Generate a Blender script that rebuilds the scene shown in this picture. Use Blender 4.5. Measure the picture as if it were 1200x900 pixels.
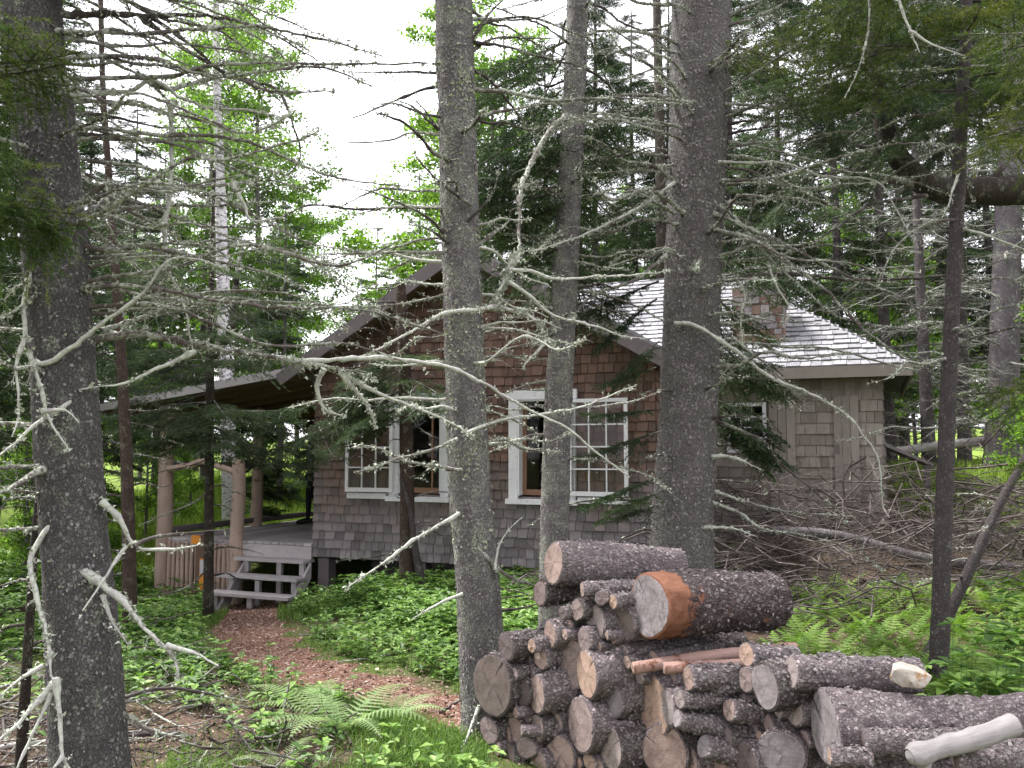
import bpy, math, random
import numpy as np
from mathutils import Vector, Matrix, noise as mnoise

# ------------------------------------------------------------------ camera, world, sun, exposure
for o in list(bpy.data.objects):
    bpy.data.objects.remove(o)
SC = bpy.context.scene
COL = SC.collection
rad = math.radians
F = 1040.0                       # focal length in pixels of the 1200 px wide photograph
EYE = 1.7
PITCH = math.atan(80.0 / F)
cam_d = bpy.data.cameras.new('camera')
cam = bpy.data.objects.new('camera', cam_d)
COL.objects.link(cam)
cam.location = (0, 0, EYE)
cam.rotation_euler = (rad(90) + PITCH, 0, 0)
cam_d.sensor_width = 36.0
cam_d.lens = 36.0 * F / 1200.0
cam_d.clip_start = 0.05
cam_d.clip_end = 2000.0
SC.camera = cam

SUN_EL, SUN_AZ = rad(60), rad(-62)       # azimuth from +Y towards +X
world = bpy.data.worlds.new("World")
SC.world = world
world.use_nodes = True
wn = world.node_tree.nodes
wl = world.node_tree.links
wn.clear()
w_out = wn.new('ShaderNodeOutputWorld')
w_bg = wn.new('ShaderNodeBackground')
w_sky = wn.new('ShaderNodeTexSky')
w_sky.sky_type = 'NISHITA'
w_sky.sun_disc = False
w_sky.sun_elevation = SUN_EL
w_sky.sun_rotation = SUN_AZ
w_sky.dust_density = 4.0
w_mix = wn.new('ShaderNodeMixRGB')
w_mix.inputs['Fac'].default_value = 0.86
w_mix.inputs['Color2'].default_value = (8.6, 8.35, 8.9, 1)     # high white overcast
wl.new(w_sky.outputs[0], w_mix.inputs['Color1'])
wl.new(w_mix.outputs[0], w_bg.inputs['Color'])
w_bg.inputs['Strength'].default_value = 0.11
wl.new(w_bg.outputs[0], w_out.inputs['Surface'])

sun_d = bpy.data.lights.new('sun', 'SUN')
sun_d.energy = 3.3
sun_d.angle = rad(11)
sun_d.color = (1.0, 0.965, 0.94)
sun = bpy.data.objects.new('sun', sun_d)
COL.objects.link(sun)
sun.rotation_euler = Vector((-math.sin(SUN_AZ) * math.cos(SUN_EL), -math.cos(SUN_AZ) * math.cos(SUN_EL), -math.sin(SUN_EL))).to_track_quat('-Z', 'Y').to_euler()

SC.view_settings.view_transform = 'Standard'
SC.view_settings.look = 'None'
SC.view_settings.gamma = 1.0
SC.view_settings.use_curve_mapping = False
SC.view_settings.exposure = 1.72
SC.render.engine = 'CYCLES'
cy = SC.cycles
cy.use_denoising = True
try:
    cy.denoiser = 'OPENIMAGEDENOISE'
except Exception:
    pass
cy.max_bounces = 6
cy.diffuse_bounces = 4
cy.glossy_bounces = 2
cy.transmission_bounces = 4
cy.transparent_max_bounces = 8
cy.caustics_reflective = False
cy.caustics_refractive = False

# ------------------------------------------------------------------ helpers
def P(px, py, d):
    """the world point seen at pixel (px, py) of the 1200x900 photograph at distance d along +Y"""
    x = (px - 600.0) / F
    z = (450.0 - py) / F
    c, s = math.cos(PITCH), math.sin(PITCH)
    dy, dz = c - s * z, s + c * z
    k = d / dy
    return np.array((x * k, d, EYE + dz * k))

def tag(o, label=None, cat=None, group=None, kind=None):
    if label: o['label'] = label
    if cat: o['category'] = cat
    if group: o['group'] = group
    if kind: o['kind'] = kind
    return o

def thing(name, label, cat, loc=(0, 0, 0), rotz=0.0, group=None):
    o = bpy.data.objects.new(name, None)
    o.empty_display_size = 0.2
    COL.objects.link(o)
    o.location = loc
    o.rotation_euler = (0, 0, rotz)
    return tag(o, label, cat, group)

class MB:
    """collects vertices and faces; build() links them as ONE mesh object"""
    def __init__(self):
        self.v, self.q, self.t, self.qm, self.tm, self.n = [], [], [], [], [], 0
    def add(self, verts, quads=None, tris=None, mi=0):
        verts = np.asarray(verts, dtype=np.float64).reshape(-1, 3)
        if quads is not None and len(quads):
            q = np.asarray(quads, dtype=np.int64).reshape(-1, 4) + self.n
            self.q.append(q); self.qm.append(np.full(len(q), mi))
        if tris is not None and len(tris):
            t = np.asarray(tris, dtype=np.int64).reshape(-1, 3) + self.n
            self.t.append(t); self.tm.append(np.full(len(t), mi))
        self.v.append(verts); self.n += len(verts)
    def tri_soup(self, T, mi=0):
        T = np.asarray(T).reshape(-1, 3, 3)
        self.add(T.reshape(-1, 3), tris=np.arange(len(T) * 3).reshape(-1, 3), mi=mi)
    def quad_soup(self, Q, mi=0):
        Q = np.asarray(Q).reshape(-1, 4, 3)
        self.add(Q.reshape(-1, 3), quads=np.arange(len(Q) * 4).reshape(-1, 4), mi=mi)
    def hexa(self, c8, mi=0):
        """box from 8 corners: 4 bottom (counter-clockwise) then 4 top"""
        self.add(c8, quads=[(3, 2, 1, 0), (4, 5, 6, 7), (0, 1, 5, 4), (1, 2, 6, 5), (2, 3, 7, 6), (3, 0, 4, 7)], mi=mi)
    def mesh(self, name, mats, smooth=False):
        me = bpy.data.meshes.new(name)
        V = np.concatenate(self.v) if self.v else np.zeros((0, 3))
        Q = np.concatenate(self.q) if self.q else np.zeros((0, 4), dtype=np.int64)
        T = np.concatenate(self.t) if self.t else np.zeros((0, 3), dtype=np.int64)
        mi = np.concatenate(self.qm + self.tm) if (self.qm or self.tm) else np.zeros(0)
        me.vertices.add(len(V))
        me.vertices.foreach_set('co', V.astype(np.float32).ravel())
        loops = np.concatenate([Q.ravel(), T.ravel()])
        me.loops.add(len(loops))
        me.loops.foreach_set('vertex_index', loops.astype(np.int32))
        starts = np.concatenate([np.arange(len(Q)) * 4, len(Q) * 4 + np.arange(len(T)) * 3])
        me.polygons.add(len(Q) + len(T))
        me.polygons.foreach_set('loop_start', starts.astype(np.int32))
        me.polygons.foreach_set('loop_total', np.concatenate([np.full(len(Q), 4), np.full(len(T), 3)]).astype(np.int32))
        me.polygons.foreach_set('use_smooth', np.full(len(Q) + len(T), bool(smooth), dtype=bool))
        for m in (mats if isinstance(mats, (list, tuple)) else [mats]):
            me.materials.append(m)
        me.polygons.foreach_set('material_index', mi.astype(np.int32))
        me.update(calc_edges=True)
        return me
    def build(self, name, mats, parent=None, smooth=False, loc=None, keep=False):
        o = bpy.data.objects.new(name, self.mesh(name, mats, smooth))
        COL.objects.link(o)
        if parent is not None:
            o.parent = parent
            if not keep:
                # vertices were given in world space: undo the parent's own placement
                o.matrix_parent_inverse = world_matrix(parent).inverted()
        if loc is not None:
            o.location = loc
        return o

def world_matrix(o):
    m = o.matrix_basis.copy()
    if o.parent is not None:
        m = world_matrix(o.parent) @ o.matrix_parent_inverse @ m
    return m

def unit(a):
    a = np.asarray(a, dtype=float)
    return a / (np.linalg.norm(a, axis=-1, keepdims=True) + 1e-12)

def frames(pts):
    t = unit(np.gradient(pts, axis=0))
    ref = np.array((0.0, 0.0, 1.0)) if abs(t[0][2]) < 0.9 else np.array((1.0, 0.0, 0.0))
    n = unit(np.cross(t[0], ref))
    N = np.zeros_like(pts)
    for i in range(len(pts)):
        n = unit(n - t[i] * np.dot(n, t[i]))
        N[i] = n
    return t, N, np.cross(t, N)

def tube(mb, pts, r, k=7, mi=0, cap=True, bump=0.0, bscale=20.0, seed=0.0):
    pts = np.asarray(pts, dtype=float)
    n = len(pts)
    r = np.broadcast_to(np.asarray(r, dtype=float), (n,))
    t, N, B = frames(pts)
    a = np.linspace(0, 2 * math.pi, k, endpoint=False)
    d = np.cos(a)[None, :, None] * N[:, None, :] + np.sin(a)[None, :, None] * B[:, None, :]
    R = np.repeat(r[:, None], k, axis=1)
    V = pts[:, None, :] + d * R[:, :, None]
    if bump > 0:
        W = V.reshape(-1, 3)
        f = np.array([mnoise.noise(Vector((p[0] * bscale + seed, p[1] * bscale, p[2] * bscale * 0.6))) +
                      0.6 * mnoise.noise(Vector((p[0] * bscale * 2.7, p[1] * bscale * 2.7 + seed, p[2] * bscale * 1.8))) for p in W]).reshape(n, k)
        V = pts[:, None, :] + d * (R * (1 + 0 * f) + bump * f)[:, :, None]
    i, j = np.meshgrid(np.arange(n - 1), np.arange(k), indexing='ij')
    j2 = (j + 1) % k
    q = np.stack([i * k + j, i * k + j2, (i + 1) * k + j2, (i + 1) * k + j], -1).reshape(-1, 4)
    mb.add(V.reshape(-1, 3), quads=q, mi=mi)
    if cap:
        for e, row in ((0, V[0]), (n - 1, V[-1])):
            c = pts[e] + (t[e] * 0.3 * r[e] if e else -t[e] * 0.3 * r[e])
            vv = np.vstack([row, c[None]])
            tri = [(x, (x + 1) % k, k) if e else ((x + 1) % k, x, k) for x in range(k)]
            mb.add(vv, tris=tri, mi=mi)

def sticks(mb, A, B, ra, rb, mi=0, k=3):
    """many straight tapered prisms at once"""
    A, B = np.asarray(A, float).reshape(-1, 3), np.asarray(B, float).reshape(-1, 3)
    n = len(A)
    if n == 0: return
    ra = np.broadcast_to(ra, (n,)); rb = np.broadcast_to(rb, (n,))
    t = unit(B - A)
    ref = np.where(np.abs(t[:, 2:3]) < 0.9, np.array([[0, 0, 1.0]]), np.array([[1.0, 0, 0]]))
    N = unit(np.cross(t, ref)); Bn = np.cross(t, N)
    a = np.linspace(0, 2 * math.pi, k, endpoint=False)
    d = np.cos(a)[None, :, None] * N[:, None] + np.sin(a)[None, :, None] * Bn[:, None]
    V = np.concatenate([A[:, None] + d * ra[:, None, None], B[:, None] + d * rb[:, None, None]], axis=1)   # n, 2k, 3
    j = np.arange(k); j2 = (j + 1) % k
    q1 = np.stack([j, j2, j2 + k, j + k], -1)
    q = (np.arange(n)[:, None, None] * 2 * k + q1[None]).reshape(-1, 4)
    mb.add(V.reshape(-1, 3), quads=q, mi=mi)

def spline(pts, step):
    """Catmull-Rom through pts, resampled about every step metres"""
    pts = np.asarray(pts, float)
    if len(pts) == 2:
        pts = np.array([pts[0], pts[0] * 0.5 + pts[1] * 0.5, pts[1]])
    ext = np.vstack([2 * pts[0] - pts[1], pts, 2 * pts[-1] - pts[-2]])
    out = []
    for i in range(1, len(ext) - 2):
        n = max(2, int(np.linalg.norm(ext[i + 1] - ext[i]) / step))
        for s in np.arange(n) / n:
            p0, p1, p2, p3 = ext[i - 1:i + 3]
            out.append(0.5 * ((2 * p1) + (-p0 + p2) * s + (2 * p0 - 5 * p1 + 4 * p2 - p3) * s * s + (-p0 + 3 * p1 - 3 * p2 + p3) * s ** 3))
    out.append(pts[-1])
    return np.array(out)

def box_at(mb, c, sx, sy, sz, ang=0.0, mi=0):
    c = np.asarray(c, float)
    ca, sa = math.cos(ang), math.sin(ang)
    X = np.array((ca, sa, 0)) * sx / 2; Y = np.array((-sa, ca, 0)) * sy / 2; Z = np.array((0, 0, sz / 2))
    mb.hexa([c - X - Y - Z, c + X - Y - Z, c + X + Y - Z, c - X + Y - Z, c - X - Y + Z, c + X - Y + Z, c + X + Y + Z, c - X + Y + Z], mi)

def bar(mb, p0, p1, w, h, up=(0, 0, 1), mi=0):
    """rectangular bar along p0 -> p1, w across, h along up"""
    p0, p1 = np.asarray(p0, float), np.asarray(p1, float)
    t = unit(p1 - p0); s = unit(np.cross(t, np.asarray(up, float))); u = np.cross(s, t)
    S, U = s * w / 2, u * h / 2
    mb.hexa([p0 - S - U, p0 + S - U, p1 + S - U, p1 - S - U, p0 - S + U, p0 + S + U, p1 + S + U, p1 - S + U], mi)

def smooth(x, a, b):
    t = np.clip((np.asarray(x, float) - a) / (b - a), 0, 1)
    return t * t * (3 - 2 * t)

# ------------------------------------------------------------------ terrain height
_rs = np.random.RandomState(5)
_wv = [(_rs.uniform(0.5, 2.6), _rs.uniform(0, 6.28), _rs.uniform(0, 6.28)) for _ in range(10)]
def H(x, y):
    x = np.asarray(x, float); y = np.asarray(y, float)
    h = -0.45 * np.exp(-(((x + 4.5) / 2.5) ** 2 + ((y - 12.3) / 3.3) ** 2))
    sx = smooth(x, 1.0, 5.0)
    h = h + sx * smooth(y, 7.2, 16.0) * 1.3 + (1 - sx) * smooth(y, 13.5, 25.0) * 0.85 + smooth(y, 22, 60) * 1.6
    h = h + smooth(np.abs(x), 14, 50) * 0.8
    n = 0
    for f, a, p in _wv:
        n = n + np.sin(f * (x * math.cos(a) + y * math.sin(a)) + p) / (1 + f)
    return h + 0.018 * n

# ------------------------------------------------------------------ materials
class NT:
    def __init__(self, name):
        self.m = bpy.data.materials.new(name)
        self.m.use_nodes = True
        self.t = self.m.node_tree
        self.t.nodes.clear()
        self.out = self.t.nodes.new('ShaderNodeOutputMaterial')
    def n(self, kind, **kw):
        nd = self.t.nodes.new(kind)
        for k, v in kw.items():
            if k.startswith('i_'):
                nd.inputs[k[2:].replace('_', ' ')].default_value = v
            else:
                setattr(nd, k, v)
        return nd
    def l(self, a, b): self.t.links.new(a, b)
    def coords(self, scale=(1, 1, 1), kind='Object'):
        tc = self.n('ShaderNodeTexCoord'); mp = self.n('ShaderNodeMapping')
        mp.inputs['Scale'].default_value = scale
        self.l(tc.outputs[kind], mp.inputs['Vector'])
        return mp.outputs[0]
    def noise(self, vec, scale, detail=4.0, rough=0.6, dist=0.0):
        nd = self.n('ShaderNodeTexNoise')
        nd.inputs['Scale'].default_value = scale; nd.inputs['Detail'].default_value = detail
        nd.inputs['Roughness'].default_value = rough; nd.inputs['Distortion'].default_value = dist
        self.l(vec, nd.inputs['Vector'])
        return nd.outputs[0]
    def voronoi(self, vec, scale, feature='F1', rnd=1.0):
        nd = self.n('ShaderNodeTexVoronoi', feature=feature)
        nd.inputs['Scale'].default_value = scale; nd.inputs['Randomness'].default_value = rnd
        self.l(vec, nd.inputs['Vector'])
        return nd
    def ramp(self, fac, stops, interp='LINEAR'):
        nd = self.n('ShaderNodeValToRGB')
        cr = nd.color_ramp; cr.interpolation = interp
        while len(cr.elements) < len(stops): cr.elements.new(0.5)
        for e, (p, c) in zip(cr.elements, stops):
            e.position = p
            e.color = (c, c, c, 1) if isinstance(c, (int, float)) else (c[0], c[1], c[2], 1)
        self.l(fac, nd.inputs[0])
        return nd.outputs[0]
    def mix(self, fac, a, b, blend='MIX'):
        nd = self.n('ShaderNodeMixRGB', blend_type=blend)
        for s, v in (('Fac', fac), ('Color1', a), ('Color2', b)):
            if isinstance(v, (int, float)) and s == 'Fac': nd.inputs[s].default_value = v
            elif isinstance(v, (tuple, list)): nd.inputs[s].default_value = (v[0], v[1], v[2], 1)
            else: self.l(v, nd.inputs[s])
        return nd.outputs[0]
    def math(self, op, a, b=0.5):
        nd = self.n('ShaderNodeMath', operation=op)
        for i, v in enumerate((a, b)):
            if isinstance(v, (int, float)): nd.inputs[i].default_value = v
            else: self.l(v, nd.inputs[i])
        return nd.outputs[0]
    def island(self): return self.n('ShaderNodeNewGeometry').outputs['Random Per Island']
    def objrand(self): return self.n('ShaderNodeObjectInfo').outputs['Random']
    def bump(self, hgt, strength=0.5, dist=0.01):
        nd = self.n('ShaderNodeBump'); nd.inputs['Strength'].default_value = strength; nd.inputs['Distance'].default_value = dist
        self.l(hgt, nd.inputs['Height'])
        return nd.outputs[0]
    def done(self, col, rough=0.85, normal=None, spec=0.3, trans=None):
        b = self.n('ShaderNodeBsdfPrincipled')
        if isinstance(col, (tuple, list)): b.inputs['Base Color'].default_value = (*col, 1)
        else: self.l(col, b.inputs['Base Color'])
        if isinstance(rough, (int, float)): b.inputs['Roughness'].default_value = rough
        else: self.l(rough, b.inputs['Roughness'])
        b.inputs['Specular IOR Level'].default_value = spec
        if normal is not None: self.l(normal, b.inputs['Normal'])
        sh = b.outputs[0]
        if trans:
            tr = self.n('ShaderNodeBsdfTranslucent')
            if isinstance(col, (tuple, list)): tr.inputs['Color'].default_value = (*col, 1)
            else: self.l(self.mix(1.0, col, trans[1], 'MULTIPLY'), tr.inputs['Color'])
            mx = self.n('ShaderNodeMixShader'); mx.inputs[0].default_value = trans[0]
            self.l(sh, mx.inputs[1]); self.l(tr.outputs[0], mx.inputs[2]); sh = mx.outputs[0]
        self.l(sh, self.out.inputs['Surface'])
        return self.m

def scale_cells(t, freq, warp=0.55):
    """warped cells for bark scales: (distance to the cell's centre, cell random, distance to edge)"""
    fv = t.coords(freq)
    wn_ = t.n('ShaderNodeTexNoise'); wn_.inputs['Scale'].default_value = 1.1; wn_.inputs['Detail'].default_value = 4.0
    t.l(fv, wn_.inputs['Vector'])
    sb = t.n('ShaderNodeVectorMath', operation='SUBTRACT'); t.l(wn_.outputs['Color'], sb.inputs[0]); sb.inputs[1].default_value = (.5, .5, .5)
    sc_ = t.n('ShaderNodeVectorMath', operation='SCALE'); sc_.inputs['Scale'].default_value = warp * 3
    t.l(sb.outputs[0], sc_.inputs[0])
    ad = t.n('ShaderNodeVectorMath', operation='ADD'); t.l(fv, ad.inputs[0]); t.l(sc_.outputs[0], ad.inputs[1])
    fc = t.voronoi(ad.outputs[0], 1.0)
    fl = t.voronoi(ad.outputs[0], 1.0, 'DISTANCE_TO_EDGE')
    return fc.outputs['Distance'], fc.outputs['Color'], fl.outputs['Distance']

def bark_material(name, c0, c1, lich, lich_col=(0.30, 0.33, 0.25), scale=1.0, bump=1.0, flake=(50, 50, 30), light=0.12):
    t = NT(name)
    v = t.coords()
    dist, cell, edge = scale_cells(t, tuple(a * scale for a in flake))
    wob = t.noise(v, 7 * scale, 4)
    fine = t.noise(v, 110 * scale, 5, 0.75)
    base = t.mix(t.ramp(cell, [(0.15, 0.0), (0.8, 1.0)]), c0, c1)
    base = t.mix(t.ramp(cell, [(0.86 - light, 0.0), (0.98 - light * .5, 0.75)]), base, tuple(min(1, x * 1.75 + .03) for x in c1))  # sparse pale cells: flake highlights put into the colour
    base = t.mix(t.ramp(fine, [(0.28, 0.7), (0.62, 0.0)]), base, tuple(x * 0.42 for x in c0))
    base = t.mix(t.ramp(wob, [(0.35, 0.45), (0.6, 0.0)]), base, tuple(x * 0.55 for x in c0))
    base = t.mix(t.ramp(edge, [(0.0, 0.6), (0.10, 0.0)]), base, tuple(x * 0.38 for x in c0))
    lm = t.math('MULTIPLY', t.ramp(t.noise(v, 5.5 * scale, 4, 0.65), [(0.62 - 0.35 * lich, 0.0), (0.74 - 0.30 * lich, 1.0)]),
                t.ramp(t.noise(v, 60 * scale, 4, 0.75), [(0.50 - 0.1 * lich, 0.0), (0.60 - 0.1 * lich, 1.0)]))
    lcol = t.mix(t.noise(v, 40, 2), lich_col, tuple(min(1, x * 1.5) for x in lich_col))
    base = t.mix(lm, base, lcol)
    hgt = t.math('ADD', t.math('MULTIPLY', t.ramp(edge, [(0.0, 0.0), (0.22, 1.0)]), t.math('ADD', .35, t.ramp(cell, [(0.0, 0.0), (1.0, 1.0)]))), t.math('MULTIPLY', fine, 0.6))
    hgt = t.math('ADD', hgt, t.math('ADD', t.math('MULTIPLY', wob, 0.8), t.math('MULTIPLY', lm, 0.3)))
    return t.done(base, 0.88, t.bump(hgt, bump, 0.011), 0.3)

def foliage_material(name, dark, mid, light, trans=0.35, tint=(1.3, 1.5, 0.7), scale=2.2, island=False, rough=0.6):
    t = NT(name)
    v = t.coords()
    a = t.noise(v, scale, 3, 0.6)
    if island:
        a = t.math('ADD', t.math('MULTIPLY', a, 0.55), t.math('MULTIPLY', t.island(), 0.45))
    a = t.math('ADD', a, t.math('MULTIPLY', t.math('SUBTRACT', t.objrand(), 0.5), 0.18))
    c = t.ramp(a, [(0.32, dark), (0.5, mid), (0.7, light)])
    return t.done(c, rough, None, 0.25, (trans, tint) if trans else None)

MAT = {}
MAT['bark_big'] = bark_material('bark_big', (0.118, 0.110, 0.110), (0.205, 0.192, 0.190), 0.26, scale=1.35)
MAT['bark_mid'] = bark_material('bark_mid', (0.190, 0.174, 0.174), (0.295, 0.273, 0.270), 0.46, (0.32, 0.34, 0.27), scale=1.4)
MAT['bark_thick'] = bark_material('bark_thick', (0.165, 0.151, 0.146), (0.258, 0.240, 0.232), 0.05, scale=1.0)
MAT['bark_thin'] = bark_material('bark_thin', (0.105, 0.088, 0.088), (0.165, 0.140, 0.138), 0.15, scale=1.6)
MAT['bark_grey'] = bark_material('bark_grey', (0.16, 0.14, 0.15), (0.24, 0.21, 0.22), 0.3, scale=0.9)
MAT['bark_sapling'] = bark_material('bark_sapling', (0.055, 0.042, 0.034), (0.085, 0.066, 0.05), 0.2, scale=1.6)
MAT['bark_red'] = bark_material('bark_red', (0.085, 0.055, 0.045), (0.14, 0.095, 0.075), 0.15, scale=1.6)
MAT['log_bark'] = bark_material('log_bark', (0.225, 0.182, 0.186), (0.415, 0.350, 0.354), 0.10, (0.34, 0.34, 0.32), scale=1.0, flake=(42, 60, 60), light=.30)
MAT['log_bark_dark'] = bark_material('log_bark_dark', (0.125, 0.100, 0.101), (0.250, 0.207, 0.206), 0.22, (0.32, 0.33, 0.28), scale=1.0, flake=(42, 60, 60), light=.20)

def torn_bark():
    t = NT('log_bark_torn')
    v = t.coords()
    sep = t.n('ShaderNodeSeparateXYZ'); t.l(v, sep.inputs[0])
    n1 = t.noise(v, 11, 7, 0.72)
    m = t.math('ADD', sep.outputs[0], t.math('MULTIPLY', t.math('SUBTRACT', n1, 0.5), 0.42))
    mask = t.ramp(m, [(0.135, 1.0), (0.15, 0.0)])
    patch = t.ramp(t.noise(v, 6.5, 3), [(0.63, 0.0), (0.66, 1.0)])
    mask = t.math('MAXIMUM', mask, patch)
    orange = t.mix(t.noise(t.coords((3, 40, 40)), 1.0, 4), (0.13, 0.042, 0.018), (0.36, 0.18, 0.115))
    dist, cell, edge = scale_cells(t, (30, 44, 44), .7)
    fine = t.noise(v, 95, 5, 0.75)
    bark = t.mix(t.ramp(cell, [(0.2, 0.0), (0.85, 1.0)]), (0.15, 0.118, 0.118), (0.31, 0.255, 0.255))
    bark = t.mix(t.ramp(cell, [(0.74, 0.0), (0.9, .7)]), bark, (0.44, 0.40, 0.40))  # palest cells carry the flakes' highlights as colour
    bark = t.mix(t.ramp(fine, [(0.3, .8), (0.62, 0.0)]), bark, (0.05, 0.038, 0.036))
    bark = t.mix(t.ramp(edge, [(0.0, .8), (0.12, 0.0)]), bark, (0.05, 0.035, 0.034))
    h = t.math('ADD', t.math('MULTIPLY', t.ramp(edge, [(0, 0.0), (0.25, 1.3)]), t.math('SUBTRACT', 1.0, mask)), t.math('MULTIPLY', fine, 0.7))
    return t.done(t.mix(mask, bark, orange), 0.85, t.bump(h, 1.0, 0.014), 0.25)
MAT['log_bark_torn'] = torn_bark()

def cut_wood(name, c_dark, c_light, heart):
    t = NT(name)
    v = t.coords()
    sep = t.n('ShaderNodeSeparateXYZ'); t.l(v, sep.inputs[0])
    r = t.math('SQRT', t.math('ADD', t.math('POWER', sep.outputs[1], 2.0), t.math('POWER', sep.outputs[2], 2.0)))
    wob = t.math('MULTIPLY', t.noise(v, 7, 3), 0.02)
    ringv = t.math('SINE', t.math('MULTIPLY', t.math('ADD', r, wob), 900.0))
    rings = t.ramp(ringv, [(0.0, 0.0), (1.0, 1.0)])
    ang = t.math('ARCTAN2', sep.outputs[1], sep.outputs[2])
    comb = t.n('ShaderNodeCombineXYZ'); t.l(t.math('MULTIPLY', ang, 3.2), comb.inputs[0]); t.l(t.math('MULTIPLY', r, 1.5), comb.inputs[1]); t.l(t.math('MULTIPLY', t.objrand(), 40.0), comb.inputs[2])
    cr = t.ramp(t.noise(comb.outputs[0], 1.0, 3, 0.7), [(0.33, 0.0), (0.39, 1.0)])
    blot = t.noise(v, 16, 6, 0.72)
    c = t.mix(t.ramp(blot, [(0.3, 0.0), (0.7, 1.0)]), c_dark, c_light)
    c = t.mix(t.ramp(t.math('ADD', t.objrand(), t.math('MULTIPLY', blot, 0.3)), [(0.55, 0.0), (1.1, 1.0)]), c, heart)
    c = t.mix(t.math('MULTIPLY', t.math('SUBTRACT', 1.0, rings), 0.30), c, tuple(x * 0.4 for x in c_dark))
    stain = t.ramp(t.noise(v, 26, 5, 0.75), [(0.50, 0.0), (0.64, 0.65)])
    c = t.mix(stain, c, tuple(x * 0.55 for x in c_dark))
    sawm = t.ramp(t.noise(t.coords((3, 22, 150)), 1.0, 3), [(0.42, 0.30), (0.6, 0.0)])
    c = t.mix(sawm, c, tuple(x * 0.6 for x in c_dark))
    c = t.mix(t.math('MULTIPLY', t.math('SUBTRACT', 1.0, cr), 0.85), c, tuple(x * 0.18 for x in c_dark))
    saw = t.noise(t.coords((4, 120, 18)), 1.0, 3)
    h = t.math('ADD', t.math('MULTIPLY', cr, 1.0), t.math('ADD', t.math('MULTIPLY', saw, 0.35), t.math('MULTIPLY', rings, 0.15)))
    return t.done(c, 0.85, t.bump(h, 0.6, 0.004), 0.2)
t = NT('bark_flake'); MAT['bark_flake'] = t.done(t.ramp(t.island(), [(0.0, (0.12, 0.108, 0.107)), (0.8, (0.215, 0.196, 0.194)), (1.0, (0.29, 0.268, 0.263))]), 0.9, None, 0.2)
MAT['cut_grey'] = cut_wood('cut_grey', (0.190, 0.142, 0.140), (0.47, 0.385, 0.372), (0.48, 0.36, 0.31))
MAT['cut_tan'] = cut_wood('cut_tan', (0.25, 0.175, 0.150), (0.56, 0.425, 0.370), (0.56, 0.39, 0.30))
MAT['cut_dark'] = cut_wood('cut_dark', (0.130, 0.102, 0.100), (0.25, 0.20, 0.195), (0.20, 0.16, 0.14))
MAT['cut_blue'] = cut_wood('cut_blue', (0.190, 0.165, 0.170), (0.49, 0.445, 0.452), (0.46, 0.375, 0.35))

def grain(name, c0, c1, sc=(2, 60, 60), rough=0.8, island=False, extra=None, bump=0.35):
    t = NT(name)
    v = t.coords()
    g = t.noise(t.coords(sc), 1.0, 4, 0.65)
    a = t.math('ADD', t.math('MULTIPLY', g, 0.6), t.math('MULTIPLY', t.noise(v, 3.5, 3), 0.4))
    if island: a = t.math('ADD', t.math('MULTIPLY', a, 0.6), t.math('MULTIPLY', t.island(), 0.4))
    c = t.ramp(a, [(0.25, c0), (0.75, c1)])
    if extra:
        c = t.mix(t.ramp(t.noise(v, extra[1], 5, 0.7), [(extra[2], 0.0), (extra[2] + 0.06, 1.0)]), c, extra[0])
    return t.done(c, rough, t.bump(g, bump, 0.004), 0.3)
MAT['peeled'] = grain('peeled_pole', (0.20, 0.11, 0.085), (0.42, 0.285, 0.245), (3, 40, 40), extra=((0.17, 0.075, 0.045), 14, 0.56))
MAT['bleached'] = grain('bleached_wood', (0.17, 0.155, 0.15), (0.44, 0.415, 0.405), (3, 75, 75), extra=((0.22, 0.19, 0.18), 45, 0.64))
MAT['post_wood'] = grain('post_wood', (0.30, 0.215, 0.175), (0.52, 0.40, 0.335), (40, 40, 2), extra=((0.12, 0.08, 0.06), 10, 0.64))
MAT['deck_grey'] = grain('deck_grey', (0.27, 0.245, 0.252), (0.56, 0.525, 0.53), (26, 26, 26), island=True)
MAT['step_grey'] = grain('step_grey', (0.26, 0.238, 0.245), (0.52, 0.49, 0.495), (3, 60, 60), island=True)
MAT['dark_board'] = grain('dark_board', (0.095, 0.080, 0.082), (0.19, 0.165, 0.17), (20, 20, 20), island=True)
MAT['soffit'] = grain('soffit', (0.085, 0.052, 0.034), (0.17, 0.11, 0.075), (20, 20, 20), island=True)
MAT['pale_board'] = grain('pale_board', (0.165, 0.145, 0.123), (0.30, 0.268, 0.238), (60, 60, 3), island=True)
MAT['inner_wood'] = grain('inner_wood', (0.18, 0.095, 0.06), (0.30, 0.18, 0.12), (60, 60, 4))
MAT['white_paint'] = grain('white_paint', (0.60, 0.60, 0.62), (0.80, 0.80, 0.82), (60, 60, 8), 0.6, extra=((0.25, 0.23, 0.23), 24, 0.62))

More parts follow.
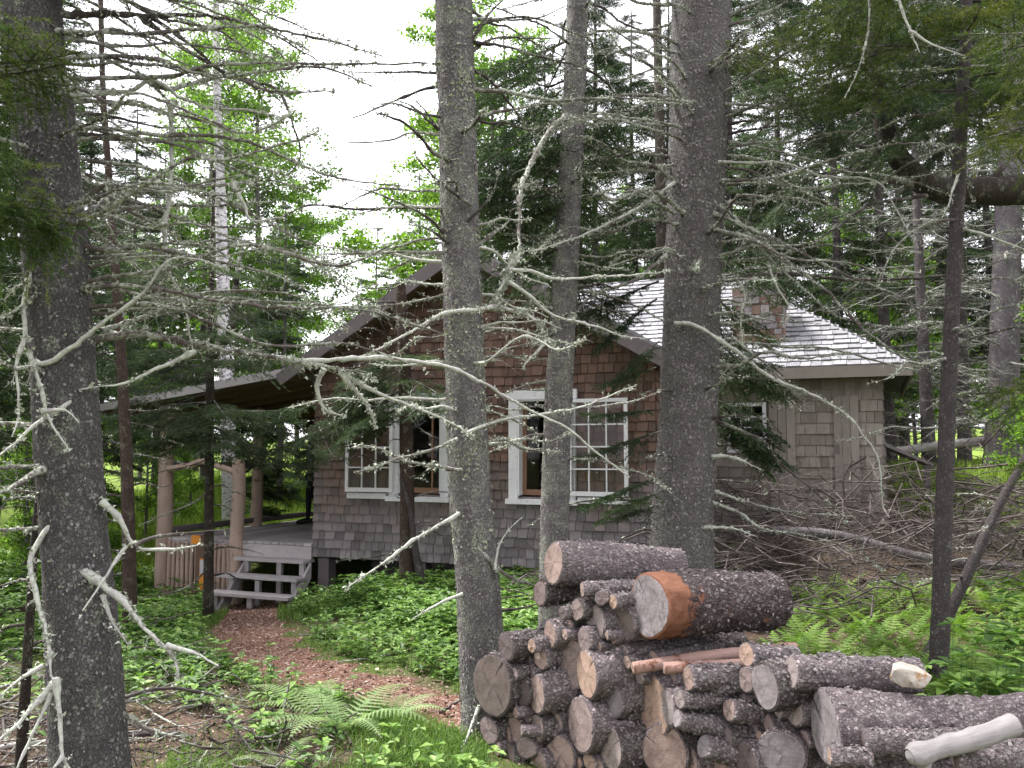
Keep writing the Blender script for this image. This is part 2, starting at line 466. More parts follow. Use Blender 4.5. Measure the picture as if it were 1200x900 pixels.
def shingle_material(name, lo, hi, streak, grey=None, z_mix=None):
    t = NT(name)
    v = t.coords()
    isl = t.island()
    g = t.noise(t.coords((70, 70, 3)), 1.0, 4, 0.7)
    a = t.math('ADD', t.math('MULTIPLY', isl, 0.62), t.math('MULTIPLY', g, 0.38))
    c = t.ramp(a, [(0.15, lo), (0.85, hi)])
    c = t.mix(t.ramp(t.noise(t.coords((9, 9, 2.2)), 1.0, 4), [(0.5, 0.0), (0.72, 0.7)]), c, streak)
    if grey:
        sep = t.n('ShaderNodeSeparateXYZ'); t.l(v, sep.inputs[0])
        zz = t.math('ADD', sep.outputs[2], t.math('MULTIPLY', t.math('SUBTRACT', t.noise(v, 2.2, 3), 0.5), 1.3))
        zz = t.math('ADD', zz, t.math('MULTIPLY', t.math('SUBTRACT', isl, 0.5), 0.5))
        k = t.ramp(t.math('MULTIPLY', t.math('SUBTRACT', zz, z_mix[0]), 1.0 / (z_mix[1] - z_mix[0])), [(0.0, 1.0), (1.0, 0.0)])
        gc = t.ramp(a, [(0.15, grey[0]), (0.85, grey[1])])
        c = t.mix(k, c, gc)
    return t.done(c, 0.85, t.bump(g, 0.5, 0.004), 0.2)
MAT['shingle_front'] = shingle_material('shingle_front', (0.075, 0.047, 0.038), (0.195, 0.122, 0.093), (0.115, 0.095, 0.088),
                                        ((0.120, 0.106, 0.108), (0.270, 0.245, 0.248)), (0.75, 1.75))
MAT['shingle_wing'] = shingle_material('shingle_wing', (0.175, 0.152, 0.128), (0.33, 0.295, 0.262), (0.13, 0.115, 0.10))
MAT['shingle_roof'] = shingle_material('shingle_roof', (0.16, 0.16, 0.17), (0.31, 0.31, 0.325), (0.125, 0.12, 0.12))

def twig_material(name, c0, c1, lich_col, amount):
    t = NT(name)
    v = t.coords()
    c = t.mix(t.noise(v, 14, 4), c0, c1)
    m = t.math('MULTIPLY', t.ramp(t.noise(v, 4.0, 2), [(0.60 - amount * 0.4, 0.0), (0.75 - amount * 0.4, 1.0)]),
               t.ramp(t.noise(v, 55, 3), [(0.40, 0.0), (0.55, 1.0)]))
    return t.done(t.mix(m, c, lich_col), 0.9, t.bump(t.noise(v, 120, 3), 0.6, 0.003), 0.2)
MAT['twig'] = twig_material('twig', (0.065, 0.053, 0.049), (0.165, 0.142, 0.134), (0.40, 0.43, 0.36), 0.48)
MAT['twig_pale'] = twig_material('twig_pale', (0.21, 0.19, 0.185), (0.55, 0.525, 0.515), (0.50, 0.53, 0.45), 0.7)
MAT['twig_dark'] = twig_material('twig_dark', (0.036, 0.029, 0.027), (0.085, 0.070, 0.066), (0.30, 0.32, 0.27), 0.28)
t = NT('lichen'); MAT['lichen'] = t.done(t.ramp(t.island(), [(0.0, (0.26, 0.29, 0.22)), (1.0, (0.56, 0.59, 0.50))]), 0.95, None, 0.1)
t = NT('lichen_leafy'); MAT['lichen_leafy'] = t.done(t.ramp(t.island(), [(0.0, (0.19, 0.21, 0.14)), (1.0, (0.42, 0.45, 0.33))]), 0.95, None, 0.1)

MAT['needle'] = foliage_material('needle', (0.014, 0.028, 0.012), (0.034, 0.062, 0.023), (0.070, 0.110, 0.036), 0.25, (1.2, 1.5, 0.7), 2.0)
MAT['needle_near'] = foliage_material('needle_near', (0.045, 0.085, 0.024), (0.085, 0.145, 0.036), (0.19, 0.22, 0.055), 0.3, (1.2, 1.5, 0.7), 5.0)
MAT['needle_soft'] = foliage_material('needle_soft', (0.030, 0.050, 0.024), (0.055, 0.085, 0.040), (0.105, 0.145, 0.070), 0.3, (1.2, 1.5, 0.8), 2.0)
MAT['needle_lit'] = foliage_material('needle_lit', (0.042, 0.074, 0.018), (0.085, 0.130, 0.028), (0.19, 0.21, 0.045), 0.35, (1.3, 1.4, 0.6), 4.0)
MAT['leaf'] = foliage_material('leaf', (0.070, 0.135, 0.022), (0.115, 0.205, 0.035), (0.19, 0.29, 0.06), 0.55, (1.3, 1.5, 0.7), 1.5, True)
MAT['ground_leaf'] = foliage_material('ground_leaf', (0.050, 0.108, 0.022), (0.105, 0.200, 0.040), (0.22, 0.34, 0.085), 0.3, (1.2, 1.4, 0.7), 1.3, True, 0.5)
MAT['fern'] = foliage_material('fern', (0.085, 0.160, 0.026), (0.145, 0.245, 0.045), (0.24, 0.34, 0.085), 0.35, (1.2, 1.4, 0.7), 1.5, False)
MAT['fern_pale'] = foliage_material('fern_pale', (0.18, 0.27, 0.105), (0.26, 0.37, 0.155), (0.38, 0.47, 0.25), 0.35, (1.2, 1.3, 0.8), 1.5, False)
MAT['grass'] = foliage_material('grass', (0.055, 0.115, 0.022), (0.095, 0.175, 0.034), (0.17, 0.26, 0.06), 0.35, (1.2, 1.4, 0.7), 1.2, True)
MAT['meadow'] = foliage_material('meadow', (0.13, 0.21, 0.030), (0.20, 0.30, 0.05), (0.30, 0.40, 0.085), 0.4, (1.2, 1.3, 0.7), 0.8, True)

def ground_material():
    t = NT('forest_floor')
    v = t.coords()
    big = t.noise(v, 0.7, 4, 0.6, 0.4)
    fine = t.noise(v, 42, 5, 0.75)
    chips = t.voronoi(t.coords((60, 60, 60)), 1.0)
    brown = t.mix(fine, (0.045, 0.028, 0.020), (0.155, 0.105, 0.080))
    brown = t.mix(t.ramp(chips.outputs['Color'], [(0.75, 0.0), (0.8, 0.8)]), brown, (0.25, 0.19, 0.155))
    moss = t.mix(fine, (0.045, 0.075, 0.016), (0.11, 0.16, 0.035))
    c = t.mix(t.ramp(big, [(0.40, 0.0), (0.56, 1.0)]), brown, moss)
    # open grassy clearings beyond the cabin
    sep = t.n('ShaderNodeSeparateXYZ'); t.l(v, sep.inputs[0])
    wob = t.math('MULTIPLY', t.math('SUBTRACT', big, .5), 3.0)
    # bare needle litter under the old brush beside the cabin and at the foot of the left trunk
    def near(cx, cy, rx, ry):
        a = t.math('POWER', t.math('DIVIDE', t.math('SUBTRACT', sep.outputs[0], cx), rx), 2.0)
        b = t.math('POWER', t.math('DIVIDE', t.math('SUBTRACT', sep.outputs[1], cy), ry), 2.0)
        return t.ramp(t.math('ADD', t.math('ADD', a, b), t.math('MULTIPLY', wob, .35)), [(0.75, 1.0), (1.0, 0.0)])
    bare = t.math('MAXIMUM', near(3.4, 9.9, 3.3, 2.2), near(-2.4, 4.9, 1.7, 1.4))
    c = t.mix(t.math('MULTIPLY', bare, .9), c, brown)
    far = t.ramp(t.math('MULTIPLY', t.math('ADD', sep.outputs[1], t.math('MULTIPLY', big, 3.0)), 0.01), [(0.155, 0.0), (0.175, 1.0)])
    c = t.mix(far, c, t.mix(fine, (0.10, 0.16, 0.025), (0.22, 0.31, 0.055)))
    return t.done(c, 0.95, t.bump(t.math('ADD', fine, t.math('MULTIPLY', chips.outputs[0], 0.4)), 0.9, 0.02), 0.15)
MAT['ground'] = ground_material()
def path_material():
    t = NT('needle_path')
    v = t.coords()
    fine = t.noise(v, 50, 5, 0.8)
    chips = t.voronoi(t.coords((42, 42, 42)), 1.0)
    c = t.mix(fine, (0.078, 0.040, 0.027), (0.240, 0.130, 0.092))
    c = t.mix(t.ramp(chips.outputs['Color'], [(0.70, 0.0), (0.78, 0.7)]), c, (0.37, 0.27, 0.23))
    c = t.mix(t.ramp(t.noise(v, 2.5, 4), [(0.45, 0.0), (0.7, 0.5)]), c, (0.10, 0.062, 0.046))
    return t.done(c, 0.95, t.bump(t.math('ADD', fine, chips.outputs[0]), 0.9, 0.015), 0.15)
MAT['path'] = path_material()
t = NT('litter'); MAT['litter'] = t.done(t.ramp(t.island(), [(0.0, (0.09, 0.05, 0.035)), (0.6, (0.24, 0.155, 0.115)), (1.0, (0.46, 0.37, 0.32))]), 0.9)
t = NT('brush'); MAT['brush'] = t.done(t.ramp(t.noise(t.coords(), 5, 4, .7), [(0.30, (0.034, 0.027, 0.024)), (0.55, (0.085, 0.069, 0.064)), (0.74, (0.25, 0.222, 0.212))]), 0.9)

def birch_material():
    t = NT('birch_bark')
    v = t.coords()
    m = t.ramp(t.noise(t.coords((9, 9, 26)), 1.0, 5, 0.75), [(0.52, 0.0), (0.60, 1.0)])
    m2 = t.ramp(t.noise(v, 3.0, 3), [(0.62, 0.0), (0.68, 1.0)])
    c = t.mix(m, (0.58, 0.56, 0.57), (0.12, 0.105, 0.105))
    c = t.mix(m2, c, (0.34, 0.31, 0.31))
    return t.done(c, 0.7, t.bump(t.noise(v, 30, 4), 0.5, 0.01))
MAT['birch'] = birch_material()
def stone_material():
    t = NT('chimney_stone')
    c = t.ramp(t.island(), [(0.0, (0.20, 0.105, 0.075)), (0.45, (0.33, 0.20, 0.145)), (0.7, (0.30, 0.29, 0.31)), (1.0, (0.46, 0.43, 0.42))])
    n = t.noise(t.coords(), 30, 4)
    return t.done(t.mix(n, tuple([0.1, 0.08, 0.07]), c), 0.9, t.bump(n, 0.7, 0.01))
MAT['stone'] = stone_material()
t = NT('pale_rock'); v_ = t.coords()
MAT['rock'] = t.done(t.mix(t.ramp(t.noise(v_, 13, 5, 0.7), [(0.52, 0.0), (0.62, 1.0)]), (0.47, 0.43, 0.37), (0.34, 0.19, 0.075)), 0.8, t.bump(t.noise(v_, 35, 5), 0.8, 0.008))
t = NT('window_glass')
gl = t.n('ShaderNodeBsdfGlossy'); gl.inputs['Roughness'].default_value = 0.02
tr_ = t.n('ShaderNodeBsdfTransparent'); mx_ = t.n('ShaderNodeMixShader'); fr_ = t.n('ShaderNodeFresnel'); fr_.inputs[0].default_value = 1.22
t.l(fr_.outputs[0], mx_.inputs[0]); t.l(tr_.outputs[0], mx_.inputs[1]); t.l(gl.outputs[0], mx_.inputs[2]); t.l(mx_.outputs[0], t.out.inputs['Surface'])
MAT['glass'] = t.m
t = NT('curtain_cloth'); MAT['curtain'] = t.done((0.10, 0.022, 0.035), 0.9)
t = NT('orange_paint'); MAT['orange'] = t.done((0.72, 0.27, 0.03), 0.6)
t = NT('silver_patch'); MAT['silver'] = t.done((0.50, 0.50, 0.55), 0.5)
t = NT('black_cloth'); MAT['cloth'] = t.done((0.012, 0.013, 0.018), 0.9)
t = NT('shirt_cloth'); MAT['shirt'] = t.done((0.05, 0.06, 0.09), 0.9)
t = NT('skin'); MAT['skin'] = t.done((0.50, 0.31, 0.23), 0.6)
t = NT('hair'); MAT['hair'] = t.done((0.05, 0.035, 0.025), 0.8)
t = NT('shoe_leather'); MAT['shoe'] = t.done((0.010, 0.010, 0.011), 0.45)
# ------------------------------------------------------------------ the ground and the path
def build_ground():
    def axis(lo, hi, f0, f1, fine, far):
        a = [f0]
        while a[-1] < f1: a.append(a[-1] + fine)
        s = fine
        x = a[-1]
        right = []
        while x < hi:
            s *= 1.22; x += min(s, far); right.append(x)
        s = fine; x = f0; left = []
        while x > lo:
            s *= 1.22; x -= min(s, far); left.append(x)
        return np.array(left[::-1] + a + right)
    X = axis(-400, 400, -8, 9, 0.11, 40)
    Y = axis(-60, 800, 1.0, 17, 0.11, 40)
    gx, gy = np.meshgrid(X, Y)
    r = np.random.RandomState(3)
    Z = H(gx, gy)
    V = np.stack([gx, gy, Z], -1)
    nx, ny = len(X), len(Y)
    i, j = np.meshgrid(np.arange(ny - 1), np.arange(nx - 1), indexing='ij')
    q = np.stack([i * nx + j, i * nx + j + 1, (i + 1) * nx + j + 1, (i + 1) * nx + j], -1).reshape(-1, 4)
    mb = MB(); mb.add(V.reshape(-1, 3), quads=q)
    tag(mb.build('ground', MAT['ground'], smooth=True), kind='structure')
build_ground()

def ground_at(px, py):
    """the ground point seen at a photo pixel"""
    d = 8.0
    for k in range(40):
        q = P(px, py, d)
        e = q[2] - float(H(q[0], q[1]))
        d += e * 2.2
        d = min(max(d, 3.0), 30.0)
    return q
PATH = [tuple(ground_at(*a)[:2]) for a in ((305, 706), (293, 724), (296, 748), (325, 772), (375, 790), (435, 806), (495, 822), (545, 838))]
PATH += [(PATH[-1][0] + .5, PATH[-1][1] - .45), (PATH[-1][0] + 1.2, PATH[-1][1] - 1.0)]
PATH_W = [0.40, 0.40, 0.40, 0.38, 0.34, 0.30, 0.29, 0.28, 0.28, 0.28]
_pp = spline(np.array([(x, y, 0) for x, y in PATH]), 0.06)[:, :2]
_pw = np.interp(np.linspace(0, 1, len(_pp)), np.linspace(0, 1, len(PATH_W)), PATH_W)
def path_dist(x, y):
    """signed distance outside the path's edge"""
    x = np.atleast_1d(x); y = np.atleast_1d(y)
    best = np.full(x.shape, 99.0)
    for (a, b), w in zip(_pp[::3], _pw[::3]):
        best = np.minimum(best, np.hypot(x - a, y - b) - w)
    return best
def build_path():
    t = unit(np.gradient(_pp, axis=0)); nrm = np.stack([-t[:, 1], t[:, 0]], -1)
    s = np.linspace(0, 40, len(_pp))
    r = np.random.RandomState(8)
    el = 0.07 * np.sin(s * 2.3) + 0.05 * np.sin(s * 5.1 + 1) + r.uniform(-.03, .03, len(s))
    er = 0.07 * np.sin(s * 1.9 + 2) + 0.05 * np.sin(s * 4.3) + r.uniform(-.03, .03, len(s))
    m = 13
    rows = []
    for k in range(m):
        f = -1 + 2 * k / (m - 1)
        w = (_pw + (el if f < 0 else er)) * f
        x = _pp[:, 0] + nrm[:, 0] * w; y = _pp[:, 1] + nrm[:, 1] * w
        rows.append(np.stack([x, y, H(x, y) + 0.018 * (1 - abs(f) ** 6) - 0.004 * (abs(f) == 1)], -1))
    V = np.stack(rows, 1)
    n = len(_pp)
    i, j = np.meshgrid(np.arange(n - 1), np.arange(m - 1), indexing='ij')
    q = np.stack([i * m + j, i * m + j + 1, (i + 1) * m + j + 1, (i + 1) * m + j], -1).reshape(-1, 4)
    mb = MB(); mb.add(V.reshape(-1, 3), quads=q)
    tag(mb.build('path', MAT['path'], smooth=True), kind='structure')
build_path()

# ------------------------------------------------------------------ the shingled cabin
CA = rad(22.3)
A0 = np.array((-2.70, 12.2)); U2 = np.array((math.cos(CA), -math.sin(CA))); V2 = np.array((math.sin(CA), math.cos(CA)))
WF = 4.74                 # width of the gabled front
VB = 2.5                  # how far the front stands before the wing
WW = WF + 2.47            # right-hand end of the wing
VD = 7.1                  # back wall
ZE = 2.86                 # eaves
def HW(u, v, z):
    p = A0 + U2 * u + V2 * v
    return np.array((p[0], p[1], z))
U3 = np.array((*U2, 0)); V3 = np.array((*V2, 0)); Z3 = np.array((0, 0, 1.0))

def shingle_sheet(mb, O, U, S, N, intervals, smax, course, wr=(0.075, 0.165), th=0.018, seed=0, breaks=(), back=0.05, bmi=0, mi=0, rag=0.012):
    """rows of overlapping shingles on the plane O + U*u + S*s, standing off along N, over a backing"""
    r = random.Random(seed)
    U, S, N = unit(U), unit(S), unit(N)
    ss = sorted(set([0.0, smax] + list(breaks)))
    lv = []
    for a, b in zip(ss[:-1], ss[1:]):
        k = max(1, int((b - a) / 0.4))
        lv += [a + (b - a) * i / k for i in range(k)]
    lv.append(smax)
    for a, b in zip(lv[:-1], lv[1:]):
        ia, ib = intervals(a + 1e-4), intervals(b - 1e-4)
        for (x0, x1), (y0, y1) in zip(ia, ib):
            c = [O + U * x0 + S * a, O + U * x1 + S * a, O + U * y1 + S * b, O + U * y0 + S * b]
            mb.hexa([p - N * back for p in c] + c, bmi)
    s = 0.0
    while s < smax - 0.02:
        top = min(s + course * 1.12, smax + 0.01)
        for (x0, x1) in intervals(s + course * 0.5 if s + course * 0.5 < smax else smax - 0.01):
            u = x0
            while u < x1 - 0.005:
                w = r.uniform(*wr)
                e = min(u + w, x1)
                if x1 - e < 0.04: e = x1
                lo = s - r.uniform(-rag * 0.2, rag) if s > 0 else s - r.uniform(0, rag)
                t0 = th * r.uniform(0.8, 1.5); t1 = 0.001
                g = 0.0035
                sk = r.uniform(-0.003, 0.003)
                a, b = u + g, e - g
                p = lambda uu, sv, nn: O + U * uu + S * sv + N * nn
                mb.hexa([p(a, lo, 0.001), p(b, lo + sk, 0.001), p(b, lo + sk, t0 + 0.004), p(a, lo, t0 + 0.004),
                         p(a, top, 0.0005), p(b, top, 0.0005), p(b, top, t1), p(a, top, t1)], mi)
                u = e
        s += course

def intervals_with_holes(base, holes):
    def f(s):
        out = []
        for (a, b) in base(s):
            segs = [(a, b)]
            for (h0, h1, z0, z1) in holes:
                if z0 <= s <= z1:
                    ns = []
                    for (x, y) in segs:
                        if h1 <= x or h0 >= y: ns.append((x, y)); continue
                        if h0 > x: ns.append((x, h0))
                        if h1 < y: ns.append((h1, y))
                    segs = ns
            out += segs
        return out
    return f

cabin = thing('log_cabin', 'brown shingled forest cabin with gabled front, open white windows and a porch', 'cabin', tuple(HW(WF / 2, 2, 0.2)), 0)
cabin.name = 'shingled_cabin'
Z0 = 0.30
kf = (4.23 - ZE) / (WF / 2)               # slope of the front gable
def gable(s):
    z = Z0 + s
    if z <= ZE: return [(0.0, WF)]
    d = (z - ZE) / kf
    return [(min(d, WF / 2 - 0.01), max(WF - d, WF / 2 + 0.01))]
WIN_L = (1.28, 1.98, 1.15, 2.38); WIN_R = (2.98, 3.68, 1.15, 2.38)
holes = [(a, b, z0 - Z0, z1 - Z0) for a, b, z0, z1 in (WIN_L, WIN_R)]
mb = MB()
shingle_sheet(mb, HW(0, 0, Z0), U3, Z3, -V3, intervals_with_holes(gable, holes), 4.20 - Z0, 0.118, seed=1,
              breaks=[ZE - Z0] + [h[2] for h in holes] + [h[3] for h in holes], back=0.10)
mb.build('front_wall', MAT['shingle_front'], cabin)
mb = MB()
shingle_sheet(mb, HW(WF, 0, Z0), V3, Z3, U3, lambda s: [(0, VB)], ZE - Z0, 0.118, seed=2, back=0.10)
mb.build('side_wall', MAT['shingle_front'], cabin)
mb = MB()
shingle_sheet(mb, HW(0, VD, Z0), -V3, Z3, -U3, lambda s: [(0, VD)], ZE - Z0, 0.118, seed=3, back=0.10)
mb.build('porch_wall', MAT['shingle_front'], cabin)
WIN_W = (WF + 0.47, WF + 0.95, 1.72, 2.36)
mb = MB()
shingle_sheet(mb, HW(WF, VB, Z0), U3, Z3, -V3, intervals_with_holes(lambda s: [(0, 2.47)], [(WIN_W[0] - WF, WIN_W[1] - WF, WIN_W[2] - Z0, WIN_W[3] - Z0)]),
              ZE - Z0, 0.150, (0.10, 0.22), seed=4, breaks=[WIN_W[2] - Z0, WIN_W[3] - Z0], back=0.10, rag=0.004)
mb.build('wing_wall', MAT['shingle_wing'], cabin)
mb = MB()
shingle_sheet(mb, HW(WW, VB, Z0), V3, Z3, U3, lambda s: [(0, VD - VB)], ZE - Z0, 0.150, seed=5, back=0.10)
shingle_sheet(mb, HW(WW, VD, Z0), -U3, Z3, V3, lambda s: [(0, WW)], ZE - Z0, 0.150, seed=6, back=0.10)
mb.build('back_wall', MAT['shingle_wing'], cabin)
mb = MB()
mb.hexa([HW(0.06, 0.06, Z0 - .02), HW(WF - .06, 0.06, Z0 - .02), HW(WF - .06, VD - .06, Z0 - .02), HW(0.06, VD - .06, Z0 - .02)] +
        [HW(0.06, 0.06, Z0 + .08), HW(WF - .06, 0.06, Z0 + .08), HW(WF - .06, VD - .06, Z0 + .08), HW(0.06, VD - .06, Z0 + .08)])
mb.hexa([HW(WF - .05, VB + .06, Z0 - .02), HW(WW - .06, VB + .06, Z0 - .02), HW(WW - .06, VD - .06, Z0 - .02), HW(WF - .05, VD - .06, Z0 - .02)] +
        [HW(WF - .05, VB + .06, Z0 + .07), HW(WW - .06, VB + .06, Z0 + .07), HW(WW - .06, VD - .06, Z0 + .07), HW(WF - .05, VD - .06, Z0 + .07)])
mb.build('floor', MAT['dark_board'], cabin)
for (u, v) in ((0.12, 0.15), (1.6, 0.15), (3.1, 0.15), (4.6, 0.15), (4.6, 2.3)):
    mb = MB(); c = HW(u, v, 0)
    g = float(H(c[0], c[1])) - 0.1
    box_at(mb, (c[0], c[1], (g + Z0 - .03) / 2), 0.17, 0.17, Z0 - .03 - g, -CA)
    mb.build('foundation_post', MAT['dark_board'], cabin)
# dark board added well back under the floor in place of the shade there
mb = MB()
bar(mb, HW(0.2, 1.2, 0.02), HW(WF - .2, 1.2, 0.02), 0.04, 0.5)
mb.build('crawlspace_shade', MAT['dark_board'], cabin)
# vertical boards at the wing's corner, and a narrow plank door
mb = MB()
for k in range(3):
    a = WF + 1.02 + k * 0.115
    c = [HW(a, VB - .022, Z0 + .3), HW(a + .108, VB - .022, Z0 + .3), HW(a + .108, VB - .06 - .004 * k, Z0 + .3), HW(a, VB - .06 - .004 * k, Z0 + .3)]
    mb.hexa(c + [p + np.array((0, 0, ZE - Z0 - .32)) for p in c])
mb.build('corner_board', MAT['pale_board'], cabin)
mb = MB()
for k in range(3):
    a = WF + 1.86 + k * 0.105
    c = [HW(a, VB - .022, 1.0), HW(a + .1, VB - .022, 1.0), HW(a + .1, VB - .058 - .003 * k, 1.0), HW(a, VB - .058 - .003 * k, 1.0)]
    mb.hexa(c + [p + np.array((0, 0, 1.45)) for p in c])
dr = mb.build('plank_door', MAT['pale_board'], cabin)
mb = MB()
box_at(mb, HW(WF + 1.90, VB - .075, 1.75), 0.02, 0.03, 0.12, -CA)
mb.build('handle', MAT['dark_board'], dr)

# windows: white casing with one sash swung open flat beside it
def pane_sash(mb, glass, u0, u1, z0, z1, v, cols, rows, swing=0.0, fw=0.042, mw=0.016, th=0.035):
    """a glazed sash in the wall plane, hinged at u0 and swung out by `swing`"""
    c, s = math.cos(swing), math.sin(swing)
    def W(a, n, z):
        d = a - u0
        return HW(u0 + d * c - n * 0, v - abs(d) * s - n, z)
    def strip(a0, a1, b0, b1, n0, n1):
        mb.hexa([W(a0, n0, b0), W(a1, n0, b0), W(a1, n1, b0), W(a0, n1, b0), W(a0, n0, b1), W(a1, n0, b1), W(a1, n1, b1), W(a0, n1, b1)])
    lo, hi = min(u0, u1), max(u0, u1)
    strip(lo, lo + fw, z0, z1, 0, th); strip(hi - fw, hi, z0, z1, 0, th)
    strip(lo + fw, hi - fw, z0, z0 + fw * 1.3, 0.001, th - .001); strip(lo + fw, hi - fw, z1 - fw, z1, 0.001, th - .001)
    a0, a1, b0, b1 = lo + fw, hi - fw, z0 + fw * 1.3, z1 - fw
    for k in range(1, cols):
        a = a0 + (a1 - a0) * k / cols
        strip(a - mw / 2, a + mw / 2, b0, b1, 0.004, th - .004)
    for k in range(1, rows):
        b = b0 + (b1 - b0) * k / rows
        strip(a0, a1, b - mw / 2, b + mw / 2, 0.006, th - .006)
    if glass is not None:
        g = [W(a0, th * .5, b0), W(a1, th * .5, b0), W(a1, th * .5, b1), W(a0, th * .5, b1)]
        N = V3 * 0.002
        glass.hexa([p + N for p in g] + [p - N for p in g])

def casement(win, hinge_right, label=None):
    u0, u1, z0, z1 = win
    cw = 0.115
    mb = MB()
    n0, n1 = -0.002, -0.060
    def strip(a0, a1, b0, b1, v0, v1, m=mb):
        m.hexa([HW(a0, v0, b0), HW(a1, v0, b0), HW(a1, v1, b0), HW(a0, v1, b0), HW(a0, v0, b1), HW(a1, v0, b1), HW(a1, v1, b1), HW(a0, v1, b1)])
    i0, i1, j0, j1 = u0 + .03, u1 - .03, z0 + .02, z1 - .03
    strip(i0 - cw, i0, z0 - .02, j1, n0, n1); strip(i1, i1 + cw, z0 - .02, j1, n0, n1)
    strip(i0 - cw - .02, i1 + cw + .02, j1, j1 + .115, n0, n1 - .006)
    for a in (i0, i1 - 0.022):
        strip(a, a + 0.022, j0, j1, -0.05, 0.11)                    # white reveals
    strip(i0 + .022, i1 - .022, j1 - .02, j1 - .001, -0.05, 0.11)
    w = mb.build('window', MAT['white_paint'], cabin)
    if label: w['label'] = label
    mb = MB(); hinge = i1 + cw * .35 if hinge_right else i0 - cw * .35
    end = hinge + 0.74 if hinge_right else hinge - 0.70
    lo, hi = min(i0 - cw, end), max(i1 + cw, end)
    strip(i0 - cw - .03, i1 + cw + .03, z0 - .085, z0 - .022, 0.08, -0.10, mb)
    ea, eb = (i1 + cw + .03, end) if hinge_right else (end, i0 - cw - .03)
    strip(ea + .002, eb - .002, z0 - .060, z0 + .012, -.004, -0.085, mb)
    mb.build('sill', MAT['white_paint'], w)
    mb = MB(); gl = MB()
    pane_sash(mb, gl, hinge, end, z0 + .03, j1 - .01, -0.072, 3, 4, 0.035)
    mb.build('sash', MAT['white_paint'], w)
    mb = MB()
    for a in (i0 + .022, i1 - .022 - .05):
        strip(a, a + .05, j0 + .001, j1 - .021, 0.075, 0.105, mb)
    strip(i0 + .072, i1 - .072, j0, j0 + .07, 0.077, 0.104, mb)
    if not hinge_right:
        strip((i0 + i1) / 2 + .12, (i0 + i1) / 2 + .145, j0 + .07, j1 - .02, 0.078, 0.103, mb)
    mb.build('inner_frame', MAT['inner_wood'], w)
    g = [HW(i0 + .02, 0.09, j0), HW(i1 - .02, 0.09, j0), HW(i1 - .02, 0.09, j1), HW(i0 + .02, 0.09, j1)]
    gl.hexa([p + V3 * .002 for p in g] + [p - V3 * .002 for p in g])
    gl.build('pane', MAT['glass'], w)
    # a dark red curtain drawn to one side inside
    if not hinge_right: return
    cu = MB(); rows = []
    x0, x1 = (i1 - .36, i1 - .05)
    for k in range(25):
        a = x0 + (x1 - x0) * k / 24
        rows.append([HW(a, 0.20 + 0.022 * math.sin(k * 1.35), z) for z in (j0 + .05, j1 - .05)])
    R = np.array(rows)
    for off in (0.0, 0.004):
        vv = (R + V3 * off).reshape(-1, 3)
        cu.add(vv, quads=[(2 * k, 2 * k + 2, 2 * k + 3, 2 * k + 1) for k in range(24)])
    cu.build('curtain', MAT['curtain'], w)
casement(WIN_L, False)
casement(WIN_R, True)
# the wing's small window
mb = MB(); gl = MB()
u0, u1, z0, z1 = WIN_W
pane_sash(mb, gl, u0 - .03, u1 + .03, z0 - .03, z1 + .03, VB - .01, 3, 4, 0.0, 0.05, 0.018, 0.05)
w = mb.build('window', MAT['white_paint'], cabin); w['label'] = 'small white window of the wing'
gl.build('pane', MAT['glass'], w)

# roofs
def roof_slab(pts, th, mat, name, parent, up=True):
    mb = MB()
    pts = [np.asarray(p, float) for p in pts]
    n = unit(np.cross(pts[1] - pts[0], pts[3] - pts[0]))
    if n[2] < 0: n = -n
    mb.hexa([p - n * th for p in pts] + pts)
    return mb.build(name, mat, parent), n

OV = 0.38
OH = 0.32                   # overhang beyond the side eaves
zr = ZE + kf * WF / 2 + 0.08   # ridge of the front gable
def eave_z(u):              # height of the front gable roof over u
    return zr - kf * abs(u - WF / 2)
sl = math.hypot(1, kf)
roof_front = None
for side in (-1, 1):
    ue = -OH if side < 0 else WF + OH
    O = HW(ue, -OV, eave_z(ue))
    S = U3 * (-side) + Z3 * kf
    U = V3
    n = unit(np.cross(S, U)); n = n if n[2] > 0 else -n
    L = (WF / 2 + OH) * sl
    mb = MB()
    shingle_sheet(mb, O, U, S, n, lambda s: [(0, 4.3)], L, 0.14, (0.10, 0.2), seed=20 + side, back=0.04)
    r_ = mb.build('gable_roof', MAT['shingle_roof'], cabin)
    # rake board and the boards under the overhang
    mb = MB()
    e0, e1 = HW(ue - side * 0 , -OV - .03, eave_z(ue) - .085), HW(WF / 2, -OV - .03, zr - .085)
    bar(mb, e0, e1, 0.035, 0.17, up=np.cross(e1 - e0, V3) * (1 if side < 0 else -1))
    mb.build('rake_board', MAT['dark_board'], r_)
    mb = MB()
    e0, e1 = HW(ue, -OV / 2, eave_z(ue) - .07), HW(WF / 2, -OV / 2, zr - .07)
    bar(mb, e0, e1, OV - .02, 0.03, up=np.cross(e1 - e0, V3) * (1 if side < 0 else -1))
    mb.build('soffit', MAT['soffit'], r_)

